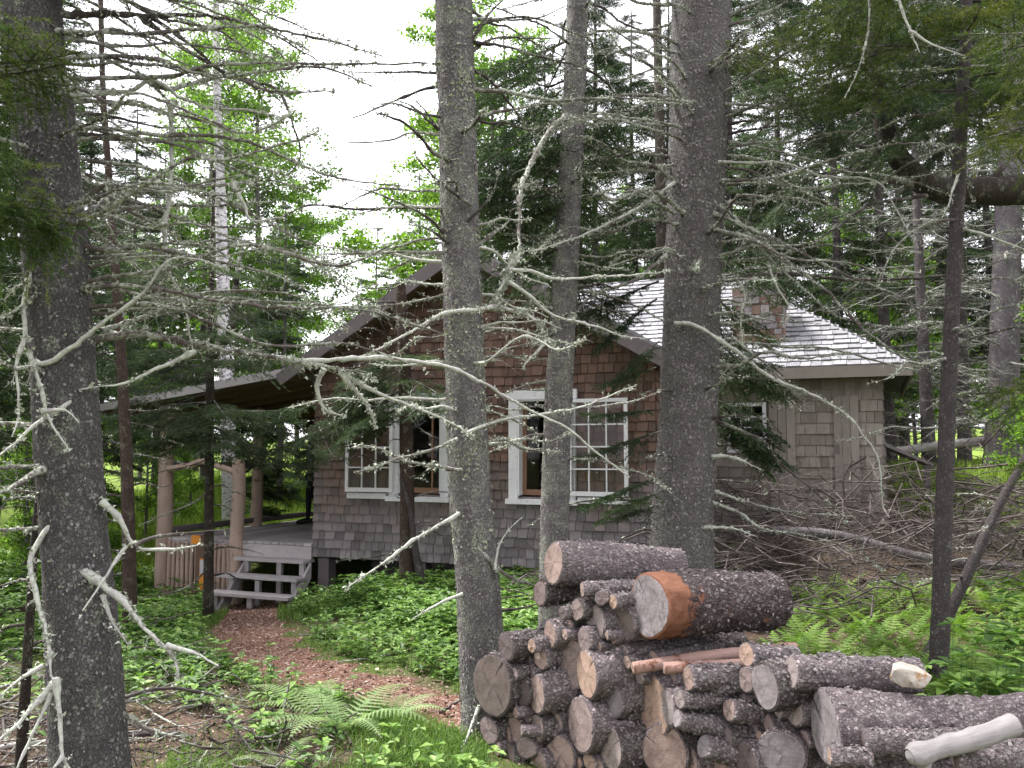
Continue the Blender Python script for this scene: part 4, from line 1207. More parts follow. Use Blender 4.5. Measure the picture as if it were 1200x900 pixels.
LOGS = [
 # px, py, w, h, label, options
 (649, 660, 33, 50, 'smooth long log topmost at the left of the pile, round tan end', dict(L=.85, cut='cut_grey', ang=62, tilt=-.10, dd=.05, rough=.006)),
 (633, 695, 17, 31, 'medium log directly under the topmost left log, its end in shade', dict(L=.6, bark='log_bark_dark', ang=60, tilt=-.05, dd=.10)),
 (761, 710, 46, 81, 'thickest log, on top, with bark torn away to orange wood behind its pale end', dict(L=.78, bark='log_bark_torn', cut='cut_blue', ang=58, tilt=-.035, dd=-.12, rough=.014, flare=.93)),
 (683, 691, 9, 18, 'thin lichened log lying between the topmost left log and the torn-bark log', dict(L=.50, ang=75, dd=-.08, tilt=.02)),
 (705, 701, 16, 17, 'tiny round log end just left of the torn-bark log', dict(L=.4, dd=-.12, tilt=-.02)),
 (719, 705, 10, 19, 'narrow brown log end squeezed against the torn-bark log', dict(L=.4, dd=-.12, cut='cut_tan')),
 (699, 729, 20, 41, 'narrow grey log end left of the torn-bark log, third row from the top', dict(L=.5, dd=-.05, cut='cut_blue')),
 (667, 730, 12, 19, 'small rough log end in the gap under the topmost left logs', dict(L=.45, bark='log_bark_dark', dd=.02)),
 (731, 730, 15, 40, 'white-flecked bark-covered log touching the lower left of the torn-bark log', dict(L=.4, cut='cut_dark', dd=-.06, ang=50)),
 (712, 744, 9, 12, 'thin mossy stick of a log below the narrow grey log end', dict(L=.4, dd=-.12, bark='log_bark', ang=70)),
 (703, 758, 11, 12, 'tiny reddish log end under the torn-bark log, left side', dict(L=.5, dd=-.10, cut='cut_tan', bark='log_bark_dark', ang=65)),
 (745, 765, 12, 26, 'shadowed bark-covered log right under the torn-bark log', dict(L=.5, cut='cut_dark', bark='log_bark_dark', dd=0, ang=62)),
 (667, 777, 38, 62, 'large cracked round log end at the middle left of the pile', dict(L=.5, cut='cut_grey', dd=0)),
 (688, 790, 25, 58, 'narrow tall log end overlapping the cracked round one', dict(L=.5, cut='cut_tan', dd=-.14, ang=66)),
 (612, 768, 18, 37, 'upper left log with a hollow shadowed end beside the tree', dict(L=.5, cut='cut_dark', dd=.05, ang=58)),
 (634, 772, 16, 27, 'small oval log end resting against the hollow-ended log', dict(L=.45, cut='cut_grey', dd=-.05, ang=55)),
 (577, 803, 42, 72, 'dark weathered broad log end farthest left, against the trunk', dict(L=.5, cut='cut_dark', bark='log_bark_dark', dd=-.08, ang=52)),
 (629, 813, 18, 46, 'slim oval log end with white-flecked bark, left part of the pile', dict(L=.5, cut='cut_grey', dd=-.10, ang=64)),
 (664, 824, 17, 34, 'grey wedge of a log end right of the slim white-flecked one', dict(L=.45, cut='cut_blue', dd=.02)),
 (681, 850, 31, 62, 'tall oval log end with a grey heart, lower middle left', dict(L=.5, cut='cut_grey', dd=-.14)),
 (717, 822, 27, 44, 'blue-grey oval log end in the centre of the pile', dict(L=.42, cut='cut_blue', dd=-.10, ang=52)),
 (765, 826, 40, 76, 'largest pinkish log end in the middle of the pile, under the peeled poles', dict(L=.5, cut='cut_tan', dd=-.06)),
 (605, 835, 9, 13, 'tiny log end poking out at the lower left', dict(L=.3, cut='cut_tan', dd=-.12, ang=60)),
 (604, 855, 18, 32, 'reddish oval log end low at the left edge', dict(L=.4, cut='cut_tan', dd=-.02)),
 (650, 846, 22, 28, 'pale lichened log end left of the tall oval one', dict(L=.35, cut='cut_grey', dd=-.02, ang=48)),
 (612, 856, 8, 13, 'thin stick of a log lying across the lower left of the pile', dict(L=.3, dd=-.16, ang=80, bark='log_bark')),
 (617, 876, 24, 27, 'round grey log end in the bottom left rows', dict(L=.4, cut='cut_grey', dd=-.10)),
 (593, 863, 15, 30, 'brown log end at the very lower left corner of the pile', dict(L=.35, cut='cut_tan', dd=.02)),
 (597, 885, 19, 30, 'bark-covered log at the bottom left corner by the grass', dict(L=.4, bark='log_bark_dark', cut='cut_dark', dd=-.05, ang=64)),
 (657, 884, 32, 46, 'broad brown log end on the bottom row at left', dict(L=.45, cut='cut_grey', dd=-.06, ang=46)),
 (716, 876, 27, 52, 'blue-grey oval log end with wet dark bark, bottom centre', dict(L=.45, cut='cut_blue', bark='log_bark_dark', dd=-.14)),
 (779, 880, 54, 64, 'large light round log end with radial cracks, bottom centre', dict(L=.45, cut='cut_tan', dd=-.12)),
 (691, 893, 14, 22, 'small log end on the bottom row left of centre', dict(L=.35, cut='cut_tan', dd=-.12)),
 (693, 853, 8, 14, 'stubby lichen-grey log crossing between the two tall oval ends', dict(L=.22, dd=-.20, ang=82)),
 (783, 828, 13, 40, 'white-flecked split log standing against the large pinkish end', dict(L=.35, cut='cut_blue', dd=-.16, ang=64)),
 (742, 783, 7, 14, 'longest peeled reddish pole lying across the pile under the torn-bark log', dict(L=.86, bark='peeled', cut='cut_tan', ang=78, tilt=.10, dd=-.20, rough=.004)),
 (779, 783, 8, 13, 'shorter peeled reddish pole parallel below the longest one', dict(L=.48, bark='peeled', cut='cut_tan', ang=80, tilt=.05, dd=-.24, rough=.004)),
 (807, 795, 17, 29, 'grey-ended log under the peeled poles with a stub on top', dict(L=.45, cut='cut_tan', dd=-.24, ang=62)),
 (797, 820, 22, 22, 'small round-ended log with a broken knot, centre right', dict(L=.36, cut='cut_blue', dd=-.26, ang=58)),
 (794, 842, 14, 22, 'long thin log slanting down to the right of centre', dict(L=.52, cut='cut_blue', dd=-.26, ang=66, tilt=-.28)),
 (825, 875, 17, 28, 'reddish-barked log slanting down near the bottom, right of centre', dict(L=.38, cut='cut_blue', dd=-.22, ang=60, tilt=-.30)),
 (855, 832, 24, 25, 'knotty round log end facing forward below the grey one, right half', dict(L=.42, cut='cut_grey', dd=-.16, ang=55, tilt=-.22)),
 (875, 797, 20, 28, 'mottled log end between the peeled poles and the big grey end', dict(L=.38, cut='cut_grey', dd=-.14, ang=50)),
 (875, 767, 17, 28, 'forked log with a snapped twig lying at the end of the peeled poles', dict(L=.30, cut='cut_tan', dd=-.10, ang=50, tilt=-.15)),
 (897, 804, 36, 54, 'big grey log end with a white splinter hanging from it, right half', dict(L=.45, cut='cut_blue', bark='log_bark_dark', dd=-.22, ang=52)),
 (928, 788, 28, 40, 'long log with a pale round end on top of the right half of the pile', dict(L=.62, cut='cut_blue', dd=-.20, ang=64, tilt=-.06)),
 (917, 884, 54, 56, 'broad grey log end at the bottom right of the pile', dict(L=.45, cut='cut_blue', dd=-.14)),
 (968, 853, 44, 90, 'massive tall grey log end at the right, long bark-covered body carrying the pale rock', dict(L=.92, cut='cut_blue', dd=-.24, ang=68, tilt=.02, flare=.62, rough=.014)),
 (874, 890, 26, 40, 'shaggy-barked log at the bottom between the light round end and the grey one', dict(L=.4, cut='cut_dark', dd=-.14, ang=50)),
 (804, 892, 22, 44, 'bark-flaked log on the bottom row right of the light cracked end', dict(L=.4, cut='cut_grey', dd=-.08, ang=48)),
 (973, 886, 9, 22, 'short sawn log in front of the massive grey end', dict(L=.16, cut='cut_tan', dd=-.42, ang=80)),
 (1012, 869, 12, 30, 'rough log under the bleached one, flaking bark', dict(L=.42, cut='cut_dark', dd=-.30, ang=78, tilt=.06, end2=True)),
 (985, 902, 14, 34, 'lowest log on the right, mostly below the bleached one', dict(L=.78, cut='cut_grey', dd=-.26, ang=74, tilt=.0)),
]
for i, (px, py, w, h, lab, op) in enumerate(LOGS):
    make_log(px, py, w, h, lab, seed=i, **op)
# small logs wedged into the gaps of the front
def fill_gaps():
    r = random.Random(21)
    poly = [(566, 790), (598, 752), (640, 752), (655, 716), (735, 705), (745, 770), (860, 772), (900, 770), (925, 800), (990, 872), (1000, 905), (590, 905), (570, 850)]
    def inside(x, y):
        c = False
        for (x0, y0), (x1, y1) in zip(poly, poly[1:] + poly[:1]):
            if (y0 > y) != (y1 > y) and x < (x1 - x0) * (y - y0) / (y1 - y0) + x0: c = not c
        return c
    have = [(a, b, w * .5, h * .5) for a, b, w, h, _, _ in LOGS] + [(850, 768, 90, 9), (820, 778, 50, 8)]
    k = 0
    for size in (34, 27, 21, 16, 13):
        for t_ in range(900):
            x, y = r.uniform(570, 985), r.uniform(712, 900)
            if not inside(x, y): continue
            a, b = size * .30, size * .5
            if all(((x - hx) / (a + hw)) ** 2 + ((y - hy) / (b + hh)) ** 2 > .80 for hx, hy, hw, hh in have):
                have.append((x, y, a, b))
                make_log(x, y, size * .6, size, 'small log wedged between the larger ones in the front of the pile', L=r.uniform(.3, .5), bark=r.choice(('log_bark', 'log_bark', 'log_bark_dark')),
                         cut=r.choice(('cut_grey', 'cut_grey', 'cut_tan', 'cut_blue', 'cut_dark')), dd=r.uniform(-.12, .0), ang=r.uniform(50, 66), seed=400 + k)
                k += 1
fill_gaps()
# filler logs deeper in the gaps, the shade there put into their dark colours
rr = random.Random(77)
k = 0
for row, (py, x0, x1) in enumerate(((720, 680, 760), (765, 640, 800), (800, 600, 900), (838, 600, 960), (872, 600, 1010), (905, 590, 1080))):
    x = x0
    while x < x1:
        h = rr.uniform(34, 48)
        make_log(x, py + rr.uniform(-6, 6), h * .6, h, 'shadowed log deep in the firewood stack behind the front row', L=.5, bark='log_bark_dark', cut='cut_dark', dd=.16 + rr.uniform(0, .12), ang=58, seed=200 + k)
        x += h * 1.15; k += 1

# the bleached barkless log sticking out at the lower right (its sawn end faces right)
d = 3.52
p0, p1 = P(1066, 888, d - .02), P(1187, 850, d + .10)
def bleached_log():
    X = Vector(p1 - p0).normalized(); L = float(np.linalg.norm(p1 - p0))
    Y = Vector((0, 0, 1)).cross(X).normalized(); Zv = X.cross(Y)
    mb = MB(); n = 30
    xs = np.linspace(0, L, n)
    pts = np.stack([xs, .006 * np.sin(xs * 9), .004 * np.cos(xs * 12)], -1)
    rr_ = np.interp(xs, [0, .03, .10, L * .5, L], [.028, .046, .040, .041, .043])
    tube(mb, pts, rr_, 22, bump=.006, bscale=11, cap=False)
    a = np.linspace(0, 2 * math.pi, 12, endpoint=False)
    tube(mb, np.array([(.06, 0, -.03), (.055, .0, -.068)]), [.03, .02], 9)
    o = mb.build('log', MAT['bleached'], smooth=True)
    o.matrix_basis = Matrix(((X.x, Y.x, Zv.x, p0[0]), (X.y, Y.y, Zv.y, p0[1]), (X.z, Y.z, Zv.z, p0[2]), (0, 0, 0, 1)))
    tag(o, 'bleached white barkless log jutting out at the lower right of the pile', 'log', LG)
    mb = MB(); kk = 22
    ring = np.array([(L, math.cos(x) * .043, .004 * math.cos(L * 12) + math.sin(x) * .043) for x in np.linspace(0, 2 * math.pi, kk, endpoint=False)])
    mb.add(np.vstack([ring, [[L + .004, 0, 0]]]), tris=[(j, (j + 1) % kk, kk) for j in range(kk)])
    mb.build('cut_end', MAT['cut_dark'], o, keep=True)
    mb = MB()
    mb.add(np.vstack([ring * np.array((0, .6, .6)) + np.array((.0, 0, 0)), [[-.012, 0, 0]]]), tris=[((j + 1) % kk, j, kk) for j in range(kk)])
    mb.build('broken_end', MAT['bleached'], o, keep=True)
bleached_log()
make_log(1120, 886, 20, 34, 'bark-covered log end under the bleached log at the right edge', L=.30, cut='cut_grey', dd=-.05, ang=72, seed=301)
make_log(1160, 872, 7, 16, 'thin grey log poking out behind the bleached log', L=.34, cut='cut_dark', dd=.10, ang=80, tilt=.02, seed=302)

# snapped twig and splinter on the pile
def rock():
    r = random.Random(9)
    c = P(1068, 793, 4.02)
    pts = []
    for k in range(26):
        a = r.uniform(0, 6.283); b = r.uniform(-1, 1)
        q = math.sqrt(1 - b * b)
        pts.append((math.cos(a) * q * .095, math.sin(a) * q * .07, b * .05 + (.022 if math.cos(a) < -.1 and b > 0 else 0)))
    import bmesh
    bm = bmesh.new()
    for p in pts: bm.verts.new(p)
    bmesh.ops.convex_hull(bm, input=bm.verts)
    bmesh.ops.delete(bm, geom=[v for v in bm.verts if not v.link_faces], context='VERTS')
    bmesh.ops.subdivide_edges(bm, edges=bm.edges[:], cuts=2, use_grid_fill=True)
    for v in bm.verts:
        v.co += v.co.normalized() * .006 * mnoise.noise(v.co * 30)
    me = bpy.data.meshes.new('rock'); bm.to_mesh(me); bm.free()
    me.materials.append(MAT['rock'])
    o = bpy.data.objects.new('rock', me); COL.objects.link(o); o.location = c
    tag(o, 'pale cream and rust stained rock sitting on top of the log pile', 'rock')
rock()
# ------------------------------------------------------------------ branches, boughs and crowns
def rng(seed): return np.random.RandomState(seed)

def perp_rand(r, t):
    a = r.normal(size=t.shape)
    a -= t * np.sum(a * t, -1, keepdims=True)
    return unit(a)

def grow_twigs(mb, pts, r, L0, density, thick, lvl=2, mi=0, flat=0.8, start=.12, droop=.15, tips=None):
    """side twigs along a branch, in three bends each, with finer ones on them"""
    seg = np.linalg.norm(np.diff(pts, axis=0), axis=1); cum = np.concatenate([[0], np.cumsum(seg)]); tot = cum[-1]
    n = int(tot * density)
    if n < 1: return
    s = np.sort(r.uniform(start, 1.0, n)) * tot
    base = np.stack([np.interp(s, cum, pts[:, i]) for i in range(3)], -1)
    tg = unit(np.gradient(pts, axis=0)); t = unit(np.stack([np.interp(s, cum, tg[:, i]) for i in range(3)], -1))
    side = unit(np.cross(t, np.array((0, 0, 1.0)))) * np.where(np.arange(n) % 2, 1, -1)[:, None]
    d = unit(t * r.uniform(.35, .9, (n, 1)) + side * flat + r.normal(size=(n, 3)) * .28)
    L = L0 * (1.05 - .6 * s / tot) * r.uniform(.35, 1.25, n)
    p = base; th = thick * (1.1 - .5 * s / tot) * r.uniform(.6, 1.1, n)
    for k in range(3):
        q = p + d * (L / 3)[:, None]
        sticks(mb, p, q, th * (1 - .27 * k), th * (1 - .27 * (k + 1)), mi)
        if lvl > 1 and k < 2:
            m = n
            d2 = unit(d + perp_rand(r, d) * .9)
            ln = L * r.uniform(.15, .5, n)
            m1 = q + d2 * ln[:, None] * .5
            d3 = unit(d2 + r.normal(size=(n, 3)) * .25 + np.array((0, 0, -.15)))
            sticks(mb, q, m1, th * .55, th * .42, mi)
            sticks(mb, m1, m1 + d3 * ln[:, None] * .5, th * .42, th * .2, mi)
            if tips is not None: tips.append(m1)
        if tips is not None: tips.append(q)
        p = q
        d = unit(d + r.normal(size=(n, 3)) * .22 + np.array((0, 0, -droop)))

def lichen_tufts(mb, centers, r, size, per=5):
    c = np.repeat(centers, per, axis=0) + r.normal(size=(len(centers) * per, 3)) * size * .5
    n = len(c)
    d = unit(r.normal(size=(n, 3))); e = perp_rand(r, d)
    s = size * r.uniform(.5, 1.5, (n, 1))
    mb.tri_soup(np.stack([c - e * s * .35, c + e * s * .35, c + d * s], 1))

def dead_branch(tree, pts, r0, r1=.0025, twig=.22, dens=16, seed=0, mat='twig', lich=1.0, name='dead_branch', k=7, lvl=2, thick=None, lsize=.016):
    r = rng(seed)
    p = spline(pts, .035)
    n = len(p)
    if n > 3:
        w = r.normal(size=(n, 3)).cumsum(0); w -= np.linspace(0, 1, n)[:, None] * w[-1]
        p = p + w * .0019 + r.normal(size=(n, 3)) * r0 * .16
    t_ = np.linspace(0, 1, n)
    R = r0 * (1 - t_) ** .8 + r1
    R = R * (1 + .13 * r.normal(size=n) + .45 * (r.uniform(size=n) < .09))
    R[:3] *= (1.3, 1.15, 1.05)
    mb = MB(); tube(mb, p, R, k)
    tips = []
    if dens > 0:
        grow_twigs(mb, p, r, twig, dens, thick or max(.0016, r0 * .26), lvl, tips=tips)
        grow_twigs(mb, p, r, twig * .55, dens * 1.3, max(.0011, r0 * .14), 2)      # fine hair twigs
        grow_twigs(mb, p, r, .05, 9, max(.0016, r0 * .34), 1, flat=.5)             # snapped-off stubs
    o = mb.build(name, MAT[mat], tree, smooth=True)
    if lich > 0:
        lb = MB()
        m = int(n * 4.0 * lich)
        idx = r.randint(0, n, m)
        # lichen grows in stretches
        ph = r.uniform(0, 6.3); keep = np.sin(idx / n * 19 + ph) + .9 * r.normal(size=m) > -.2
        idx = idx[keep]
        c = p[idx] + perp_rand(r, unit(np.gradient(p, axis=0))[idx]) * R[idx][:, None] * .95
        lichen_tufts(lb, c, r, lsize, 4)
        if tips:
            T = np.concatenate(tips); T = T[r.uniform(size=len(T)) < .22 * lich]
            if len(T): lichen_tufts(lb, T, r, lsize * .7, 3)
        if lb.n: lb.build('lichen', MAT['lichen'], o)['kind'] = 'stuff'
    return o

def bough_geom(L, seed, nlen=.035, nw=.008, step=.10, per_m=90, droop=.25, up=.1, width=.55):
    """a live spruce bough along +X: stick arrays and needle triangles"""
    r = rng(seed)
    x = np.linspace(0, L, 12)
    axis = np.stack([x, .02 * np.sin(x * 4 + seed), -droop * L * (x / L) ** 1.4 + up * L * (x / L) ** 3], -1)
    A, B, Rr = [], [], []
    for i in range(11): A.append(axis[i]); B.append(axis[i + 1]); Rr.append(.010 * L * (1 - i / 12) + .002)
    shoots = []
    s = .14 * L
    sg = 1
    while s < L * .985:
        c = np.array([np.interp(s, x, axis[:, k]) for k in range(3)])
        ln = (width * (L - s) ** .8 * (0.55 + .45 * min(1, s / (.45 * L))) + .07) * r.uniform(.6, 1.15)
        an = rad(r.uniform(42, 66))
        d = np.array((math.cos(an), sg * math.sin(an), r.uniform(-.28, .12)))
        m = max(2, int(ln / .16))
        p = c
        for k in range(m):
            q = p + d * (ln / m)
            shoots.append((p, q))
            A.append(p); B.append(q); Rr.append(.0022)
            if ln > .12:
                for w2 in range(4):
                    sg2 = 1 if w2 % 2 else -1
                    l2 = ln * r.uniform(.18, .5) * (1 - .5 * k / m) + .03
                    a2 = sg2 * rad(r.uniform(35, 60))
                    d2 = np.array((d[0] * math.cos(a2) - d[1] * math.sin(a2), d[0] * math.sin(a2) + d[1] * math.cos(a2), d[2] - r.uniform(-.05, .5)))
                    b = p + (q - p) * (w2 + r.uniform(0, 1)) / 4
                    shoots.append((b, b + d2 * l2)); A.append(b); B.append(b + d2 * l2); Rr.append(.0016)
            p = q
            d = unit(d + np.array((.10, 0, -.10)) + r.normal(size=3) * .08)
        s += step * r.uniform(.6, 1.3); sg = -sg
    shoots.append((axis[-2], axis[-1] + (axis[-1] - axis[-2]) * .6))
    S = np.array(shoots)
    ln = np.linalg.norm(S[:, 1] - S[:, 0], axis=1)
    cnt = np.maximum(3, (ln * per_m).astype(int))
    idx = np.repeat(np.arange(len(S)), cnt)
    t_ = r.uniform(0.02, 1.05, len(idx))[:, None]
    a, b = S[idx, 0], S[idx, 1]
    dr = unit(b - a)
    p = a + (b - a) * t_
    d = unit(dr * r.uniform(.3, 1.0, (len(idx), 1)) + perp_rand(r, dr) * .8)
    e = perp_rand(r, d)
    l_ = nlen * r.uniform(.6, 1.25, (len(idx), 1))
    T = np.stack([p - e * nw / 2, p + e * nw / 2, p + d * l_], 1)
    return np.array(A), np.array(B), np.array(Rr), T

BOUGH = {}
def bough_set(kind):
    if kind not in BOUGH:
        kw = dict(far=dict(nlen=.056, nw=.015, step=.075, per_m=95), mid=dict(nlen=.030, nw=.0062, step=.06, per_m=230), near=dict(nlen=.020, nw=.0042, step=.05, per_m=420))[kind]
        BOUGH[kind] = [bough_geom(L, 30 + i, droop=dr, up=u, **kw) for i, (L, dr, u) in enumerate(((1.0, .22, .14), (1.0, .38, .12), (1.0, .30, .05), (1.0, .12, .06)))]
    return BOUGH[kind]

def place_bough(mb, kind, i, base, az, L, pitch=0.0, roll=0.0, wood=1, green=0):
    A, B, Rr, T = bough_set(kind)[i % 4]
    ca, sa = math.cos(az), math.sin(az); cp, sp = math.cos(pitch), math.sin(pitch); cr, sr = math.cos(roll), math.sin(roll)
    R = np.array(((ca, -sa, 0), (sa, ca, 0), (0, 0, 1))) @ np.array(((cp, 0, -sp), (0, 1, 0), (sp, 0, cp))) @ np.array(((1, 0, 0), (0, cr, -sr), (0, sr, cr)))
    M = R * L
    sc = max(.75, L) ** -.55                              # needles keep about the same size on long boughs
    c = T.mean(1, keepdims=True)
    T2 = c + (T - c) * sc
    mb.tri_soup((T2.reshape(-1, 3) @ M.T + base).reshape(-1, 3, 3), green)
    sticks(mb, A @ M.T + base, B @ M.T + base, Rr * L ** .6, Rr * L ** .6 * .8, wood)

def spruce_meshes(tag_, seed, Hh, live0, lmax, kind='far', needle='needle', trunk_r=.12, bark='bark_thin', dead_from=.8, dens=1.0, gap=.38, deadlen=1.3):
    """crown, dead lower branches and trunk of a whole spruce, standing at the origin"""
    r = random.Random(seed); rn = rng(seed)
    tb = MB(); n = 40
    zz = np.linspace(-.15, Hh, n)
    pts = np.stack([.03 * np.sin(zz * .7 + seed), .03 * np.cos(zz * .6 + seed), zz], -1)
    tube(tb, pts, trunk_r * (1 - .92 * np.clip(zz, 0, Hh) / Hh) + .006 + .25 * trunk_r * np.exp(-np.clip(zz, 0, 9) * 4), 10)
    cb = MB(); z = live0
    while z < Hh - .1:
        f = (z - live0) / (Hh - live0)
        ln = lmax * (1 - f) ** .75 * (0.55 + .45 * min(1, f * 4)) + .15
        for k in range(int(r.choice((3, 4, 4, 5)) * dens + .5)):
            L = ln * r.uniform(.55, 1.15)
            place_bough(cb, kind, r.randint(0, 3), np.array((0, 0, z + r.uniform(-.15, .15))), r.uniform(0, 6.283), L, r.uniform(-.35, .12) + .35 * f, r.uniform(-.35, .35))
        z += gap * r.uniform(.7, 1.3)
    db = MB(); z = dead_from
    while z < live0 + 1.0:
        for k in range(r.choice((2, 3, 3, 4))):
            az = r.uniform(0, 6.283); L = deadlen * r.uniform(.4, 1.2)
            x = np.linspace(0, 1, 6)
            p = np.stack([np.cos(az) * x * L, np.sin(az) * x * L, z - .25 * L * x ** 1.6 + r.uniform(-.1, .3) * L * x], -1)
            p[1:-1] += rn.normal(size=(4, 3)) * .03 * L
            sticks(db, p[:-1], p[1:], np.linspace(.012, .004, 5), np.linspace(.010, .0025, 5), k=4)
            grow_twigs(db, p, rn, .38 * L ** .5, 13, .0034, 2)
        z += r.uniform(.14, .4)
    return dict(trunk=tb.mesh(tag_ + '_trunk', MAT[bark], True), crown=cb.mesh(tag_ + '_crown', [MAT[needle], MAT['twig_dark']], True),
                dead_branches=db.mesh(tag_ + '_dead_branches', MAT['twig'], True))

def leafy_meshes(tag_, seed, Hh, crown0, lmax, leaf=.07, count=9000, bark='bark_grey', trunk_r=.08, mat='leaf', flat=.6):
    r = rng(seed)
    tb = MB(); zz = np.linspace(-.15, Hh, 26)
    pts = np.stack([.12 * np.sin(zz * .5 + seed), .1 * np.cos(zz * .45 + seed) - .1, zz], -1)
    tube(tb, pts, trunk_r * (1 - .9 * np.clip(zz, 0, Hh) / Hh) + .006, 9)
    cb = MB(); centers = []
    nb = int(26 + Hh * 4)
    for i in range(nb):
        z = crown0 + (Hh - crown0) * (i + r.uniform(0, 1)) / nb
        f = (z - crown0) / (Hh - crown0)
        L = lmax * (1 - f * .7) * r.uniform(.5, 1.1)
        az = r.uniform(0, 6.28)
        x = np.linspace(0, 1, 7)
        b = np.array([np.interp(z, zz, pts[:, k]) for k in range(3)])
        p = b + np.stack([np.cos(az) * x * L, np.sin(az) * x * L, L * (.55 * x - .25 * x ** 2)], -1)
        p[1:] += r.normal(size=(6, 3)) * .05 * L
        sticks(cb, p[:-1], p[1:], np.linspace(.012, .004, 6), np.linspace(.010, .003, 6), 1, 4)
        tips = []
        grow_twigs(cb, p, r, .45 * L ** .6, 9, .0035, 2, 1, .8, .25, -.03, tips)
        centers += tips + [p[2:]]
    C = np.concatenate(centers)
    n = int(count)
    c = C[r.randint(0, len(C), n)] + r.normal(size=(n, 3)) * .07
    nrm = unit(r.normal(size=(n, 3)) * .7 + np.array((0, 0, flat)))
    d = perp_rand(r, nrm); e = np.cross(nrm, d)
    s = leaf * r.uniform(.55, 1.2, (n, 1))
    mid = c + d * s * .5 + nrm * s * .1
    q = np.stack([c, mid + e * s * .33, c + d * s * 1.0 - nrm * s * .08, mid - e * s * .33], 1)
    cb.quad_soup(q, 0)
    return dict(trunk=tb.mesh(tag_ + '_trunk', MAT[bark], True), crown=cb.mesh(tag_ + '_crown', [MAT[mat], MAT['twig_dark']], True))

def plant_tree(kind, meshes, x, y, rot, scale, label, cat, group=None, dz=0.0, skip=()):
    o = thing(kind, label, cat, (x, y, float(H(x, y)) + dz), rot, group)
    o.scale = (scale, scale, scale)
    for nm, me in meshes.items():
        if nm in skip or len(me.vertices) == 0: continue
        c = bpy.data.objects.new(nm, me); COL.objects.link(c); c.parent = o
        if nm == 'dead_branches': c['kind'] = 'stuff'
    return o

# ------------------------------------------------------------------ the large trunks near the camera
def big_trunk(kind, label, axis, r_at, bark, seed, top=8.5, bump=.006, bscale=28, k=40, crown=None, cat='tree', step=.035):
    """axis: (px, py, d) points from the foot upwards; r_at: matching radii; runs on to the ground and up to top"""
    pts = [P(*a) for a in axis]
    a, b = pts[0], pts[1]
    t = unit(b - a)
    g = float(H(a[0], a[1])) - .12
    if a[2] > g + .02:
        f = a - t * (a[2] - g) / max(t[2], .3); pts.insert(0, f); r_at = [r_at[0] * 1.12] + list(r_at)
    else: r_at = list(r_at)
    t = unit(pts[-1] - pts[-2])
    if pts[-1][2] < top:
        hh = top - pts[-1][2]
        pts.append(pts[-1] + np.array((t[0] * hh * .6, t[1] * hh * .6, hh))); r_at.append(r_at[-1] * (1 - .055 * hh))
    pts = np.array(pts)
    p = spline(pts, step)
    seg = np.concatenate([[0], np.cumsum(np.linalg.norm(np.diff(pts, axis=0), axis=1))])
    sp = np.concatenate([[0], np.cumsum(np.linalg.norm(np.diff(p, axis=0), axis=1))])
    R = np.interp(sp / sp[-1], seg / seg[-1], r_at)
    R = R * (1 + .22 * np.exp(-sp * 3.5)) * (1 + .012 * np.sin(sp * 7 + seed))
    root = thing(kind, label, cat, tuple(p[0]))
    mb = MB(); tube(mb, p, R, k, bump=bump, bscale=bscale, seed=seed)
    tr = mb.build('trunk', MAT[bark], root, smooth=True)
    if crown is not None:
        me, z0, sc, rot = crown
        c = bpy.data.objects.new('crown', me); COL.objects.link(c); c.parent = root
        i = int(np.argmin(np.abs(p[:, 2] - z0)))
        c.location = p[i] - p[0]
        c.rotation_euler = (0, 0, rot); c.scale = (sc, sc, sc)
    return root, p, R, tr

def bark_lichen(root, p, R, seed, count, zlo, zhi, size=.022, name='lichen', ph=0.0):
    """leafy lichen flakes standing off the bark, in ragged patches"""
    r = rng(seed); mb = MB()
    n = count
    idx = r.randint(0, len(p), n * 3)
    t_, N, B = frames(p)
    a = r.uniform(0, 6.283, n * 3)
    dirv = N[idx] * np.cos(a)[:, None] + B[idx] * np.sin(a)[:, None]
    c = p[idx] + dirv * R[idx][:, None] * 1.0
    ok = (c[:, 2] > zlo) & (c[:, 2] < zhi)
    nz = np.array([mnoise.noise(Vector((q[0] * 7 + ph, q[1] * 7, q[2] * 4))) for q in c])
    ok &= nz + .22 * r.normal(size=len(c)) > .20
    c, dirv = c[ok][:n], dirv[ok][:n]
    m = len(c)
    tang = perp_rand(r, dirv)
    s = size * r.uniform(.4, 1.3, (m, 1))
    bi = np.cross(dirv, tang)
    out = dirv * s * r.uniform(.05, .6, (m, 1))
    q = np.stack([c - bi * s * .35, c + bi * s * r.uniform(.1, .5, (m, 1)), c + tang * s * .8 + out], 1)
    mb.tri_soup(q)
    f2 = np.stack([c + tang * s * .2 - bi * s * .45, c + tang * s * .55 + bi * s * .1 + out * .6, c + tang * s * .7 - bi * s * .5 + out], 1)
    mb.tri_soup(f2)
    o = mb.build(name, MAT['lichen_leafy'], root)
    o['kind'] = 'stuff'
    return o

